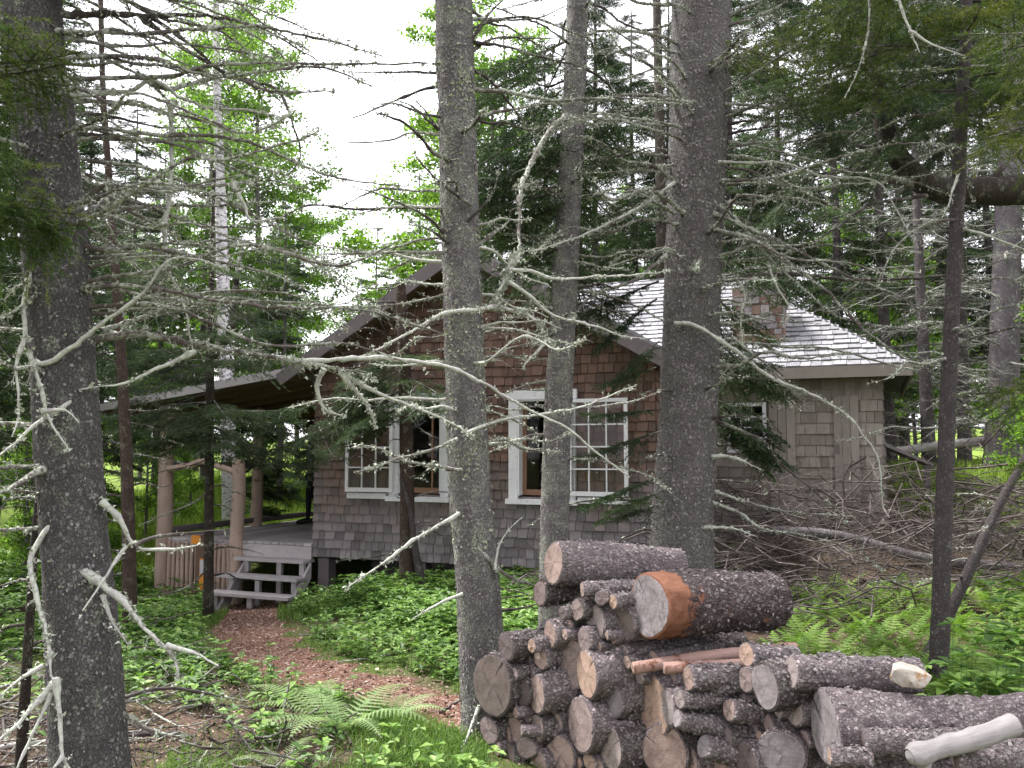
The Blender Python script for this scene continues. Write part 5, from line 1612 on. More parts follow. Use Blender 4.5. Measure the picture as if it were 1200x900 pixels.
def bark_flakes(root, p, R, seed, count, zlo, zhi, size=.016):
    r = rng(seed); mb = MB()
    ok = np.where((p[:, 2] > zlo) & (p[:, 2] < zhi))[0]
    idx = r.choice(ok, count)
    t_, N, B = frames(p)
    a = r.uniform(0, 6.283, count)
    dv = N[idx] * np.cos(a)[:, None] + B[idx] * np.sin(a)[:, None]
    c = p[idx] + t_[idx] * r.uniform(-.02, .02, (count, 1)) + dv * (R[idx] + r.uniform(-.003, .004, count))[:, None]
    s = size * r.uniform(.4, 1.3, (count, 1))
    tang = unit(perp_rand(r, dv) + np.array((0, 0, -.7))); bi = np.cross(dv, tang)
    out = dv * s * r.uniform(.02, .45, (count, 1))
    mb.tri_soup(np.stack([c - bi * s * .55, c + bi * s * .5, c + tang * s + bi * s * .3 + out], 1))
    mb.tri_soup(np.stack([c - bi * s * .55, c + tang * s + bi * s * .3 + out, c + tang * s * .8 - bi * s * .5 + out], 1))
    o = mb.build('bark_flakes', MAT['bark_flake'], root); o['kind'] = 'stuff'

def stub_branches(root, p, R, seed, n, zlo, zhi, length, r0=.010, mat='twig', lich=.5, dens=13, twig=.2, az=None, droop=.14, lvl=2):
    """dead branches thrown out round the trunk"""
    r = random.Random(seed)
    for i in range(n):
        z = zlo + (zhi - zlo) * (i + r.uniform(0, 1)) / n
        j = int(np.argmin(np.abs(p[:, 2] - z)))
        a = r.uniform(0, 6.283) if az is None else r.choice(az) + r.uniform(-.55, .55)
        L = length * r.uniform(.35, 1.15)
        d = np.array((math.cos(a), math.sin(a), 0))
        s0 = p[j] + d * R[j] * .8
        x = np.linspace(0, 1, 5)
        rise = r.uniform(-.15, .25)
        q = np.array([s0 + d * L * t_ + np.array((0, 0, L * (rise * t_ - droop * t_ ** 2))) for t_ in x])
        q[1:] += np.array([[r.uniform(-.05, .05) * L for _ in range(3)] for _ in range(4)])
        dead_branch(root, q, r0 * r.uniform(.6, 1.2), seed=seed * 100 + i, mat=mat, lich=lich, dens=dens, twig=twig * min(1.3, L), lvl=lvl)

# whole trees used several times over
SP = {}
SP['a'] = spruce_meshes('spruce_a', 1, 12.5, 2.6, 2.3)
SP['b'] = spruce_meshes('spruce_b', 2, 11.0, 1.4, 2.0, needle='needle', deadlen=1.1)
SP['c'] = spruce_meshes('spruce_c', 3, 14.0, 4.2, 2.2, deadlen=1.7, dead_from=.6)
SP['d'] = spruce_meshes('spruce_d', 4, 7.0, .5, 1.5, needle='needle_soft', trunk_r=.07, deadlen=.6)
SP['bare'] = spruce_meshes('spruce_bare', 6, 11.5, 7.5, 1.5, trunk_r=.13, deadlen=1.9, dead_from=.5)
LF = {}
LF['a'] = leafy_meshes('leafy_a', 11, 9.0, 2.2, 2.3, .085, 22000)
LF['b'] = leafy_meshes('leafy_b', 12, 4.2, .5, 1.3, .075, 9000, trunk_r=.035)
LF['c'] = leafy_meshes('leafy_c', 13, 10.5, 3.0, 2.6, .085, 20000, trunk_r=.10)
LF['birch'] = leafy_meshes('leafy_birch', 14, 11.5, 4.0, 2.3, .07, 12000, bark='birch', trunk_r=.15)
CAN = SP['c']['crown']
CANOPY = spruce_meshes('canopy', 9, 8.0, .2, 2.6, deadlen=.1, dead_from=99, gap=.5)['crown']

T1, p1_, R1, _ = big_trunk('spruce_tree', 'large lichen-spotted spruce trunk at the far left, with bare branches', [(106, 905, 4.0), (95, 720, 4.0), (85, 600, 4.0), (65, 300, 4.0), (48, 120, 4.0), (36, 0, 4.0)],
                           [.160, .146, .138, .137, .135, .133], 'bark_big', 1, crown=(CANOPY, 4.7, 1.0, .4))
bark_lichen(T1, p1_, R1, 5, 3500, 2.2, 4.6, .011)
bark_lichen(T1, p1_, R1, 15, 900, .7, 2.2, .011)
T2, p2_, R2, _ = big_trunk('spruce_tree', 'straight spruce trunk in the middle, in front of the cabin gable, flaked with lichen', [(570, 850, 5.6), (560, 690, 5.6), (550, 560, 5.6), (541, 320, 5.6), (535, 120, 5.6), (532, 0, 5.6)],
                           [.142, .134, .130, .122, .122, .121], 'bark_mid', 2, crown=(CANOPY, 6.4, .55, 1.9))
bark_lichen(T2, p2_, R2, 6, 9000, 2.9, 5.6, .020, ph=3)
bark_lichen(T2, p2_, R2, 7, 5500, 1.1, 2.9, .020, ph=9)
T3, p3_, R3, _ = big_trunk('spruce_tree', 'thickest spruce trunk, right of the open window, behind the log pile', [(797, 700, 7.5), (800, 610, 7.5), (806, 500, 7.5), (812, 320, 7.5), (818, 150, 7.5), (822, 0, 7.5)],
                           [.285, .258, .245, .238, .250, .262], 'bark_thick', 3, crown=(CANOPY, 7.4, .8, 3.0), bscale=24)
T4, p4_, R4, _ = big_trunk('spruce_tree', 'slender grey spruce trunk crossing the open right window', [(649, 760, 7.0), (650, 620, 7.0), (654, 480, 7.0), (664, 300, 7.0), (672, 130, 7.0), (677, 0, 7.0)],
                           [.118, .112, .108, .100, .092, .086], 'bark_mid', 4, crown=(CANOPY, 7.0, .5, 4.2), k=28)
bark_lichen(T4, p4_, R4, 8, 2600, 2.0, 6.0, .014)
bark_flakes(T1, p1_, R1, 31, 4200, 0.0, 4.8, .012)
bark_flakes(T2, p2_, R2, 32, 4500, 0.0, 5.6, .014)
bark_flakes(T3, p3_, R3, 33, 7500, 0.0, 6.6, .017)
bark_flakes(T4, p4_, R4, 34, 3800, 0.4, 6.4, .015)
T5, p5_, R5, _ = big_trunk('spruce_tree', 'thin straight spruce stem at the right with live green boughs at its top', [(1100, 795, 6.5), (1106, 600, 6.5), (1114, 400, 6.5), (1122, 240, 6.5), (1128, 110, 6.5), (1133, 0, 6.5)],
                           [.064, .060, .055, .050, .045, .04], 'bark_thin', 5, top=7.5, k=20, bump=.004)
T6, p6_, R6, _ = big_trunk('spruce_tree', 'pale grey spruce trunk standing in the bright grass at far right', [(1173, 557, 15.5), (1176, 450, 15.5), (1180, 300, 15.5), (1185, 150, 15.5), (1190, 0, 15.5)],
                           [.285, .250, .225, .205, .19], 'bark_grey', 6, top=12, k=24, bump=.008, bscale=14, step=.08)
T7, p7_, R7, _ = big_trunk('sapling', 'thin dark spruce sapling in front of the porch steps', [(244, 722, 10.8), (245, 600, 10.8), (246, 450, 10.8), (248, 330, 10.8), (250, 240, 10.8)],
                           [.062, .056, .050, .034, .022], 'bark_sapling', 7, top=5.2, k=16, bump=.003)
T8, p8_, R8, _ = big_trunk('sapling', 'reddish dark spruce stem close to the gabled wall, before the left window', [(477, 690, 10.6), (477, 560, 10.6), (474, 430, 10.6), (470, 350, 10.6), (469, 332, 10.6)],
                           [.092, .084, .076, .07, .06], 'bark_red', 8, top=3.5, k=18, bump=.004)
T9, p9_, R9, _ = big_trunk('spruce_tree', 'thin brown spruce stem between the large left trunk and the porch', [(152, 700, 9.0), (149, 560, 9.0), (142, 420, 9.0), (130, 240, 9.0), (121, 110, 9.0)],
                           [.068, .060, .050, .038, .028], 'bark_red', 9, top=6.5, k=16, bump=.004)
T10, p10_, R10, _ = big_trunk('dead_tree', 'thin dark dead stem rising at the left beside the large trunk', [(28, 835, 4.6), (34, 740, 4.6), (40, 640, 4.6), (46, 560, 4.62)],
                              [.026, .023, .020, .012], 'bark_sapling', 10, top=1.75, k=10, bump=.001)
T11, p11_, R11, _ = big_trunk('birch_tree', 'white barked birch standing behind the porch', [(270, 600, 17.5), (267, 500, 17.5), (263, 380, 17.5), (259, 250, 17.5), (254, 90, 17.5)],
                              [.155, .145, .13, .11, .075], 'birch', 11, top=12.5, k=20, bump=.006, bscale=10, step=.08, crown=(LF['birch']['crown'], 3.0, 1.0, .5))
T12, p12_, R12, _ = big_trunk('dead_tree', 'bare grey sapling leaning to the right behind the thin straight stem', [(1108, 728, 7.2), (1140, 660, 7.2), (1172, 590, 7.25), (1205, 530, 7.3)],
                              [.046, .042, .036, .030], 'bark_thin', 12, top=1.9, k=12, bump=.003)
T13, p13_, R13, _ = big_trunk('spruce_tree', 'dark bent spruce trunk leaning in from the right edge, curving upwards', [(1330, 330, 9.3), (1240, 232, 9.2), (1160, 224, 9.1), (1098, 222, 9.0), (1062, 196, 9.0), (1040, 160, 9.0), (1028, 100, 9.0), (1022, 20, 9.0)],
                              [.20, .17, .15, .125, .115, .10, .09, .075], 'bark_sapling', 13, top=8, k=20, bump=.006)
T14, p14_, R14, _ = big_trunk('spruce_tree', 'thin dark spruce stem just left of the thickest trunk, far behind it', [(776, 330, 18.5), (775, 250, 18.5), (773, 150, 18.5), (770, 20, 18.5)], [.13, .12, .11, .09], 'bark_sapling', 14, top=13, k=12, step=.1)
T15, p15_, R15, _ = big_trunk('dead_tree', 'slim mossy stem leaning beside the reddish one at the cabin wall', [(500, 694, 10.5), (492, 670, 10.5), (486, 640, 10.5), (481, 600, 10.5), (470, 560, 10.52)], [.05, .045, .04, .03, .02], 'bark_thin', 15, top=1.2, k=10, bump=.003)
# ------------------------------------------------------------------ the bare, lichened branches one sees
def pxb(tree, pl, d0, d1, r0, **kw):
    """a branch along photo pixels, its distance running from d0 at the trunk to d1 at the tip"""
    n = len(pl)
    ln = np.concatenate([[0], np.cumsum([math.hypot(b[0] - a[0], b[1] - a[1]) for a, b in zip(pl[:-1], pl[1:])])])
    return dead_branch(tree, [P(x, y, d0 + (d1 - d0) * l / ln[-1]) for (x, y), l in zip(pl, ln)], r0 * .85, **kw)

sd = [1000]
def B(tree, pl, d0, d1, r0, **kw):
    sd[0] += 1
    kw.setdefault('seed', sd[0])
    return pxb(tree, pl, d0, d1, r0, **kw)

# large left trunk
B(T1, [(62, 17), (120, 17), (180, 19), (235, 18), (300, 32), (345, 55), (372, 72)], 4.0, 4.6, .016, mat='twig_dark', lich=.4, twig=.35)
B(T1, [(165, 20), (200, 45), (240, 70), (285, 92), (325, 105), (345, 150), (352, 185), (338, 205)], 4.2, 4.7, .010, mat='twig_dark', lich=.3, twig=.3)
B(T1, [(178, 20), (228, 55), (262, 85), (300, 95), (330, 120)], 4.2, 4.8, .009, mat='twig_dark', lich=.3)
B(T1, [(64, 112), (110, 110), (150, 107), (178, 94), (208, 112), (245, 126), (285, 128), (325, 136)], 4.0, 4.3, .014, mat='twig_pale', lich=1.3, lsize=.016)
B(T1, [(160, 86), (195, 104), (235, 97), (275, 92), (320, 108), (390, 107)], 4.1, 4.5, .012, mat='twig', lich=1.3, lsize=.015)
B(T1, [(68, 133), (130, 137), (190, 148), (240, 150)], 4.0, 4.7, .009, mat='twig_dark', lich=.3, twig=.35)
B(T1, [(70, 155), (120, 156), (160, 165), (205, 195)], 4.0, 4.7, .008, mat='twig_dark', lich=.3, twig=.35)
B(T1, [(64, 60), (120, 70), (170, 95), (215, 140), (240, 180)], 4.0, 4.8, .008, mat='twig_dark', lich=.3, twig=.3)
B(T1, [(66, 262), (100, 252), (130, 234), (165, 222), (225, 220), (300, 212)], 3.95, 4.4, .022, mat='twig', lich=1.6, lsize=.017)
B(T1, [(60, 283), (100, 258), (150, 245), (200, 240), (260, 242), (320, 236)], 3.95, 4.6, .012, mat='twig', lich=1.2)
B(T1, [(75, 210), (110, 225), (165, 240), (230, 262), (300, 268)], 4.0, 4.8, .009, mat='twig_dark', lich=.4, twig=.3)
B(T1, [(200, 120), (201, 170), (199, 225), (195, 265), (197, 312), (208, 335), (218, 365), (226, 414)], 4.25, 4.2, .013, mat='twig_pale', lich=1.7, dens=7, twig=.06, lsize=.014)
B(T1, [(272, 215), (288, 245), (294, 260), (332, 254)], 4.3, 4.3, .010, mat='twig_pale', lich=1.1, dens=6, twig=.06)
B(T1, [(92, 402), (130, 394), (170, 392), (245, 407), (300, 415), (350, 425), (400, 433), (440, 444)], 4.05, 4.5, .022, mat='twig', lich=1.7, dens=18, twig=.24, lsize=.018)
B(T1, [(120, 388), (165, 372), (210, 352), (255, 348), (300, 352)], 4.1, 4.7, .010, mat='twig', lich=.7, twig=.28)
B(T1, [(40, 424), (57, 426), (97, 397), (127, 373), (167, 343), (180, 323), (200, 303), (233, 305), (264, 315)], 3.86, 3.8, .012, mat='twig_pale', lich=1.1, dens=7, twig=.08, lsize=.012)
B(T1, [(228, 412), (180, 434), (145, 449), (120, 452), (92, 457)], 4.2, 3.9, .010, mat='twig_pale', lich=.9, dens=5, twig=.06)
B(T1, [(44, 300), (36, 330), (30, 352), (32, 395), (22, 430), (24, 480), (14, 512)], 3.9, 3.7, .011, mat='twig_pale', lich=.8, dens=9, twig=.10)
B(T1, [(84, 470), (66, 482), (40, 500), (14, 520), (-20, 545)], 3.9, 3.6, .010, mat='twig_pale', lich=.9, dens=9, twig=.12)
B(T1, [(34, 412), (48, 455), (55, 490), (82, 530)], 3.85, 3.75, .009, mat='twig_pale', lich=.8, dens=8, twig=.09)
B(T1, [(50, 482), (75, 480), (92, 495)], 3.8, 3.78, .007, mat='twig_pale', lich=.5, dens=5, twig=.05)
B(T1, [(58, 545), (30, 562), (-5, 580)], 3.9, 3.6, .018, mat='twig', lich=.8, dens=5, twig=.1)
B(T1, [(66, 325), (30, 355), (0, 372), (-30, 372)], 3.95, 3.7, .012, mat='twig', lich=1.4, twig=.15)
B(T1, [(72, 602), (50, 625), (36, 648), (36, 672), (46, 712), (55, 745), (61, 790), (67, 800)], 3.9, 3.7, .015, mat='twig_pale', lich=1.6, dens=6, twig=.08, lsize=.015)
B(T1, [(65, 795), (70, 840), (75, 888), (92, 915)], 3.7, 3.66, .011, mat='twig_pale', lich=.2, dens=3, twig=.06)
B(T1, [(74, 886), (60, 905)], 3.66, 3.6, .009, mat='twig_pale', lich=.1, dens=0)
B(T1, [(96, 668), (118, 686), (142, 703), (168, 735), (195, 758), (206, 775), (208, 795)], 3.9, 3.75, .016, mat='twig_pale', lich=1.6, dens=5, twig=.09, lsize=.016)
B(T1, [(196, 758), (215, 761), (235, 768), (256, 780)], 3.76, 3.72, .010, mat='twig_pale', lich=.2, dens=2, twig=.04)
B(T1, [(120, 698), (132, 728), (150, 755)], 3.88, 3.82, .008, mat='twig_pale', lich=1.2, dens=5, twig=.05)
B(T1, [(120, 588), (140, 606), (150, 622), (160, 640), (196, 644), (236, 638)], 3.95, 4.1, .012, mat='twig_pale', lich=.9, dens=6, twig=.07)
B(T1, [(158, 640), (180, 630), (210, 625), (265, 622)], 4.0, 4.3, .007, mat='twig_dark', lich=.2, dens=5, twig=.10)
B(T1, [(148, 640), (130, 665), (97, 716)], 3.9, 3.75, .006, mat='twig_pale', lich=.3, dens=4, twig=.05)
B(T1, [(62, 800), (45, 822), (20, 850), (-15, 880)], 3.75, 3.55, .014, mat='twig_pale', lich=1.5, dens=6, twig=.08, lsize=.015)
B(T1, [(60, 812), (38, 858), (18, 905)], 3.72, 3.6, .008, mat='twig_pale', lich=.3, dens=3, twig=.06)
B(T1, [(52, 780), (25, 795), (0, 815)], 3.75, 3.6, .008, mat='twig_pale', lich=1.0, dens=8, twig=.08)
B(T1, [(130, 832), (150, 842), (175, 858), (215, 862)], 4.0, 4.1, .012, mat='twig', lich=1.0, dens=10, twig=.12)
B(T1, [(130, 825), (160, 812), (200, 808), (250, 816), (290, 822)], 4.2, 4.6, .009, mat='twig_dark', lich=.2, dens=8, twig=.12)
stub_branches(T1, p1_, R1, 51, 54, 2.3, 4.6, 1.5, .008, 'twig', .6, 16, .34, az=(0.1, .6, 1.0, 5.9))
stub_branches(T1, p1_, R1, 52, 16, 1.2, 4.5, 1.0, .009, 'twig', .9, 12, .26, az=(3.3, 2.8, 4.2))

# middle trunk
B(T2, [(512, 150), (500, 140), (488, 128), (464, 117)], 5.5, 5.2, .010, mat='twig_dark', lich=.3, dens=8, twig=.12)
B(T2, [(514, 152), (498, 130), (485, 116)], 5.5, 5.3, .007, mat='twig_dark', lich=.2, dens=6, twig=.08)
B(T2, [(515, 158), (480, 157), (455, 165), (400, 168)], 5.5, 5.2, .006, mat='twig', lich=.2, dens=6, twig=.1)
B(T2, [(520, 272), (492, 248), (445, 228), (415, 220)], 5.5, 5.1, .009, mat='twig_dark', lich=.4, dens=9, twig=.14)
B(T2, [(552, 240), (515, 212), (490, 186), (487, 176)], 5.45, 5.2, .010, mat='twig_dark', lich=.3, dens=7, twig=.1)
B(T2, [(520, 296), (470, 295), (405, 296), (370, 300)], 5.5, 5.0, .009, mat='twig', lich=.8, dens=10, twig=.16)
B(T2, [(525, 285), (500, 268), (478, 262)], 5.5, 5.2, .009, mat='twig_dark', lich=.4, dens=8, twig=.12)
B(T2, [(546, 60), (566, 28), (592, -4)], 5.55, 5.6, .013, mat='twig_dark', lich=.4, dens=7, twig=.14)
B(T2, [(550, 62), (575, 46), (610, 44), (660, 44)], 5.6, 5.9, .010, mat='twig_dark', lich=.4, dens=12, twig=.18)
B(T2, [(550, 140), (580, 132), (620, 125), (668, 118)], 5.6, 6.0, .011, mat='twig', lich=.6, dens=12, twig=.2)
B(T2, [(545, 262), (566, 240), (578, 224), (586, 194)], 5.5, 5.4, .009, mat='twig_dark', lich=.3, dens=7, twig=.12)
B(T2, [(544, 298), (562, 286), (580, 274), (600, 256)], 5.55, 5.6, .020, mat='twig', lich=.5, dens=5, twig=.12)
B(T2, [(552, 105), (600, 108), (650, 117), (730, 115), (815, 120)], 5.6, 6.2, .014, mat='twig', lich=.9, dens=14, twig=.22)
# the pale lichened snag between the trunks and all that hangs from it
B(T4, [(664, 136), (636, 165), (612, 212), (609, 258), (607, 300), (600, 306), (590, 332), (581, 356)], 6.4, 5.5, .022, mat='twig', lich=1.0, dens=9, twig=.14)
B(T4, [(606, 298), (598, 318), (588, 336), (581, 360)], 5.55, 5.5, .024, mat='twig_pale', lich=3.0, dens=20, twig=.07, lsize=.024)
B(T4, [(584, 358), (560, 362), (517, 369), (467, 397), (440, 412), (400, 424)], 5.5, 5.0, .013, mat='twig_pale', lich=1.3, dens=8, twig=.14, lsize=.014)
B(T4, [(584, 360), (618, 368), (633, 383), (640, 398), (648, 404)], 5.5, 5.4, .014, mat='twig_pale', lich=3.0, dens=22, twig=.10, lsize=.018)
B(T4, [(596, 330), (620, 345), (647, 370), (690, 382), (733, 395), (768, 397)], 5.5, 5.9, .012, mat='twig_pale', lich=.8, dens=9, twig=.14, lsize=.013)
B(T4, [(597, 316), (622, 318), (647, 328), (687, 327), (722, 324), (784, 317)], 5.5, 6.0, .010, mat='twig_pale', lich=.7, dens=7, twig=.12)
B(T4, [(640, 398), (630, 412), (612, 430)], 5.4, 5.35, .008, mat='twig_pale', lich=1.0, dens=10, twig=.08)
# the long pale branch sweeping down across both windows
B(T1, [(318, 418), (350, 424), (402, 423), (440, 421), (468, 423), (520, 430), (567, 450), (600, 469), (633, 487), (668, 504), (700, 532), (738, 559)], 4.36, 4.9, .0105, r1=.004, mat='twig_pale', lich=.45, dens=4, twig=.12, lsize=.010)
B(T1, [(398, 436), (433, 453), (487, 476), (533, 497), (556, 515)], 4.45, 4.85, .011, mat='twig_pale', lich=1.0, dens=6, twig=.10)
B(T1, [(400, 440), (428, 470), (440, 500)], 4.45, 4.6, .010, mat='twig_pale', lich=1.8, dens=9, twig=.10)
B(T1, [(380, 432), (372, 452), (380, 478), (388, 483), (402, 488)], 4.4, 4.5, .011, mat='twig_pale', lich=1.2, dens=8, twig=.09)
B(T2, [(545, 508), (590, 492), (640, 484), (680, 476), (712, 464), (745, 452)], 5.4, 5.7, .010, mat='twig_pale', lich=1.0, dens=7, twig=.2)
B(T2, [(556, 520), (590, 515), (615, 527), (660, 530)], 5.5, 5.8, .009, mat='twig', lich=.7, dens=7, twig=.16)
B(T2, [(690, 478), (740, 470), (775, 458)], 5.7, 5.9, .006, mat='twig', lich=.3, dens=7, twig=.18)
B(T2, [(536, 515), (500, 528), (466, 537), (440, 548), (416, 553)], 5.4, 5.0, .011, mat='twig', lich=1.4, dens=10, twig=.14)
B(T2, [(540, 552), (505, 545), (475, 541), (445, 524), (410, 521)], 5.45, 5.05, .010, mat='twig', lich=1.5, dens=12, twig=.16)
B(T2, [(540, 600), (528, 607), (484, 632), (444, 662), (406, 689)], 5.5, 5.1, .011, mat='twig_pale', lich=1.0, dens=4, twig=.08)
B(T2, [(542, 697), (515, 708), (483, 725)], 5.5, 5.3, .009, mat='twig_pale', lich=.6, dens=3, twig=.06)
B(T2, [(560, 640), (575, 658), (590, 672), (630, 688)], 5.5, 5.5, .020, mat='twig', lich=.8, dens=5, twig=.12)
B(T2, [(562, 716), (600, 714), (632, 708)], 5.6, 5.9, .016, mat='twig_dark', lich=.3, dens=6, twig=.14)
B(T2, [(580, 668), (583, 645), (596, 622), (612, 606)], 5.45, 5.5, .006, mat='twig_pale', lich=.2, dens=4, twig=.10)
B(T2, [(560, 830), (548, 862), (536, 890)], 5.4, 5.2, .010, mat='twig_pale', lich=1.2, dens=5, twig=.05)
stub_branches(T2, p2_, R2, 61, 20, 3.2, 5.4, 1.1, .009, 'twig_dark', .5, 12, .24)
stub_branches(T2, p2_, R2, 62, 9, 1.6, 3.2, .8, .008, 'twig', .7, 12, .22, az=(.2, 1.2, 2.2, 3.0))

stub_branches(T2, p2_, R2, 63, 12, 1.9, 3.3, 1.0, .007, 'twig_pale', .7, 14, .24, az=(2.6, 3.1, 3.6, .3, 5.9))
stub_branches(T4, p4_, R4, 64, 16, 1.6, 3.6, .9, .007, 'twig', .7, 14, .24, az=(2.8, 3.4, 4.2, .2, 5.8))
# slender trunk and thickest trunk, to the left
B(T3, [(795, 122), (760, 120), (733, 133), (715, 143), (690, 146), (666, 135)], 7.3, 6.6, .014, mat='twig', lich=1.2, dens=9, twig=.2)
B(T3, [(792, 147), (755, 146), (725, 141), (690, 140), (655, 150)], 7.3, 6.5, .012, mat='twig', lich=1.2, dens=12, twig=.2)
B(T3, [(792, 194), (770, 195), (742, 200), (683, 203)], 7.3, 6.8, .012, mat='twig', lich=1.2, dens=10, twig=.18)
B(T3, [(790, 214), (765, 232), (742, 247), (700, 267), (640, 290), (612, 294)], 7.3, 6.2, .014, mat='twig_pale', lich=1.0, dens=10, twig=.2)
B(T3, [(780, 210), (752, 240), (720, 262), (690, 285)], 7.3, 6.6, .011, mat='twig_dark', lich=.4, dens=12, twig=.24)
B(T3, [(790, 250), (745, 225), (715, 222), (695, 228)], 7.3, 6.7, .012, mat='twig', lich=.6, dens=10, twig=.2)
B(T3, [(780, 300), (740, 330), (700, 345), (668, 372)], 7.3, 6.8, .020, mat='twig', lich=.5, dens=7, twig=.25)
stub_branches(T3, p3_, R3, 71, 24, 3.2, 6.0, 1.6, .013, 'twig', .8, 14, .34, az=(3.1, 3.6, 4.2))
stub_branches(T4, p4_, R4, 72, 30, 2.6, 6.2, 1.0, .009, 'twig_dark', .6, 13, .25)
# thickest trunk, to the right: long arching bare branches
B(T3, [(838, 122), (880, 123), (930, 128), (990, 119)], 7.4, 7.0, .013, mat='twig', lich=.4, dens=9, twig=.25)
B(T3, [(838, 148), (870, 143), (910, 138), (948, 133)], 7.4, 7.2, .013, mat='twig_dark', lich=.3, dens=10, twig=.25)
B(T3, [(838, 158), (880, 152), (942, 143)], 7.5, 7.6, .015, mat='twig_dark', lich=.2, dens=10, twig=.25)
B(T3, [(842, 190), (880, 191), (917, 192), (967, 207), (1027, 212), (1053, 250), (1077, 291)], 7.3, 6.7, .013, mat='twig_pale', lich=.5, dens=9, twig=.28)
B(T3, [(840, 330), (880, 322), (933, 320), (1000, 325), (1100, 323), (1180, 305)], 7.5, 7.4, .022, mat='twig_dark', lich=.3, dens=8, twig=.3)
B(T3, [(835, 250), (880, 268), (947, 300), (1000, 327), (1053, 350), (1108, 384)], 7.3, 6.7, .019, mat='twig', lich=.4, dens=8, twig=.3)
B(T3, [(835, 268), (880, 280), (913, 300), (967, 340), (1013, 387), (1067, 423), (1108, 442)], 7.3, 6.6, .021, mat='twig', lich=.5, dens=9, twig=.32)
B(T3, [(836, 235), (868, 262), (900, 300), (940, 335), (985, 372), (1050, 385)], 7.3, 6.9, .013, mat='twig', lich=.5, dens=10, twig=.3)
B(T3, [(838, 412), (860, 402), (913, 405), (973, 408), (1040, 425), (1110, 440)], 7.4, 7.1, .014, mat='twig', lich=.5, dens=9, twig=.26)
B(T3, [(790, 379), (820, 383), (867, 413), (900, 440), (960, 467), (993, 487), (1013, 513), (1030, 540), (1035, 590)], 7.22, 6.7, .017, mat='twig_pale', lich=.9, dens=8, twig=.24)
B(T3, [(858, 395), (900, 430), (935, 460), (965, 468)], 7.3, 6.9, .012, mat='twig', lich=.5, dens=9, twig=.25)
B(T3, [(900, 310), (912, 340), (925, 362), (920, 380)], 7.1, 7.0, .011, mat='twig_pale', lich=.7, dens=7, twig=.18)
B(T3, [(862, 325), (873, 345), (868, 370), (870, 400)], 7.3, 7.2, .011, mat='twig_pale', lich=.9, dens=6, twig=.14)
B(T3, [(842, 320), (862, 290), (885, 230), (905, 180)], 7.4, 7.3, .010, mat='twig_dark', lich=.3, dens=9, twig=.25)
B(T3, [(838, 492), (868, 505), (897, 517), (913, 540), (957, 577), (985, 602), (1010, 640)], 7.4, 7.0, .013, mat='twig_dark', lich=.4, dens=9, twig=.25)
B(T3, [(832, 537), (850, 534), (868, 538), (893, 551)], 7.35, 7.1, .018, mat='twig_pale', lich=.8, dens=6, twig=.14)
B(T3, [(835, 575), (880, 590), (930, 600), (1000, 605)], 7.4, 7.2, .012, mat='twig', lich=.5, dens=11, twig=.25)
B(T3, [(824, 618), (862, 619), (886, 629)], 7.3, 7.1, .014, mat='twig_pale', lich=1.2, dens=4, twig=.1)
B(T3, [(836, 590), (867, 602), (893, 620), (933, 627), (987, 640), (1035, 668)], 7.35, 6.9, .012, mat='twig', lich=.7, dens=8, twig=.22)
stub_branches(T3, p3_, R3, 73, 34, 2.4, 5.8, 1.9, .013, 'twig', .6, 13, .36, az=(.0, .5, 5.8, 5.2))
stub_branches(T3, p3_, R3, 74, 8, .9, 2.4, 1.1, .010, 'twig_dark', .4, 12, .25)
# thin stem at the right
B(T5, [(1114, 405), (1140, 395), (1180, 385), (1230, 372)], 6.5, 6.2, .010, mat='twig_dark', lich=.3, dens=8, twig=.2)
B(T5, [(1118, 265), (1150, 275), (1180, 285), (1230, 300)], 6.5, 6.2, .010, mat='twig_pale', lich=.5, dens=7, twig=.2)
B(T5, [(1125, 133), (1160, 137), (1210, 130)], 6.5, 6.3, .012, mat='twig_dark', lich=.2, dens=7, twig=.25)
B(T5, [(1122, 205), (1112, 235), (1104, 255)], 6.4, 6.2, .007, mat='twig_pale', lich=.5, dens=5, twig=.1)
B(T5, [(1118, 258), (1085, 262), (1050, 290), (1030, 330)], 6.45, 6.2, .008, mat='twig', lich=.4, dens=9, twig=.2)
stub_branches(T5, p5_, R5, 81, 14, 1.8, 4.6, .9, .007, 'twig', .4, 11, .2)
# bent dark trunk's limbs
B(T13, [(1095, 222), (1060, 215), (1030, 212), (1000, 200), (960, 205), (930, 190)], 9.0, 8.8, .045, mat='twig_dark', lich=.1, dens=7, twig=.4, thick=.006)
B(T13, [(1110, 226), (1060, 233), (1020, 240), (985, 265), (950, 285)], 9.0, 8.7, .03, mat='twig_dark', lich=.1, dens=8, twig=.4, thick=.005)
B(T13, [(1150, 222), (1190, 180), (1215, 165), (1260, 160)], 9.1, 9.0, .04, mat='twig_dark', lich=.1, dens=7, twig=.4, thick=.005)
B(T13, [(980, 95), (940, 118), (915, 130), (880, 165)], 9.1, 9.3, .04, mat='twig_dark', lich=.1, dens=6, twig=.4, thick=.005)
B(T13, [(1040, 165), (1010, 172), (975, 160), (940, 170)], 9.0, 8.7, .022, mat='twig_dark', lich=.1, dens=9, twig=.4, thick=.004)
# hanging bare twigs at the top right
B(T5, [(1050, -10), (1062, 25), (1078, 62)], 5.6, 5.5, .010, mat='twig_pale', lich=.2, dens=4, twig=.1)
B(T5, [(1065, 35), (1090, 50), (1130, 66)], 5.5, 5.5, .009, mat='twig_pale', lich=.2, dens=4, twig=.1)
B(T5, [(1019, -10), (1018, 30), (1008, 75), (990, 115)], 5.6, 5.5, .006, mat='twig', lich=.2, dens=3, twig=.08)
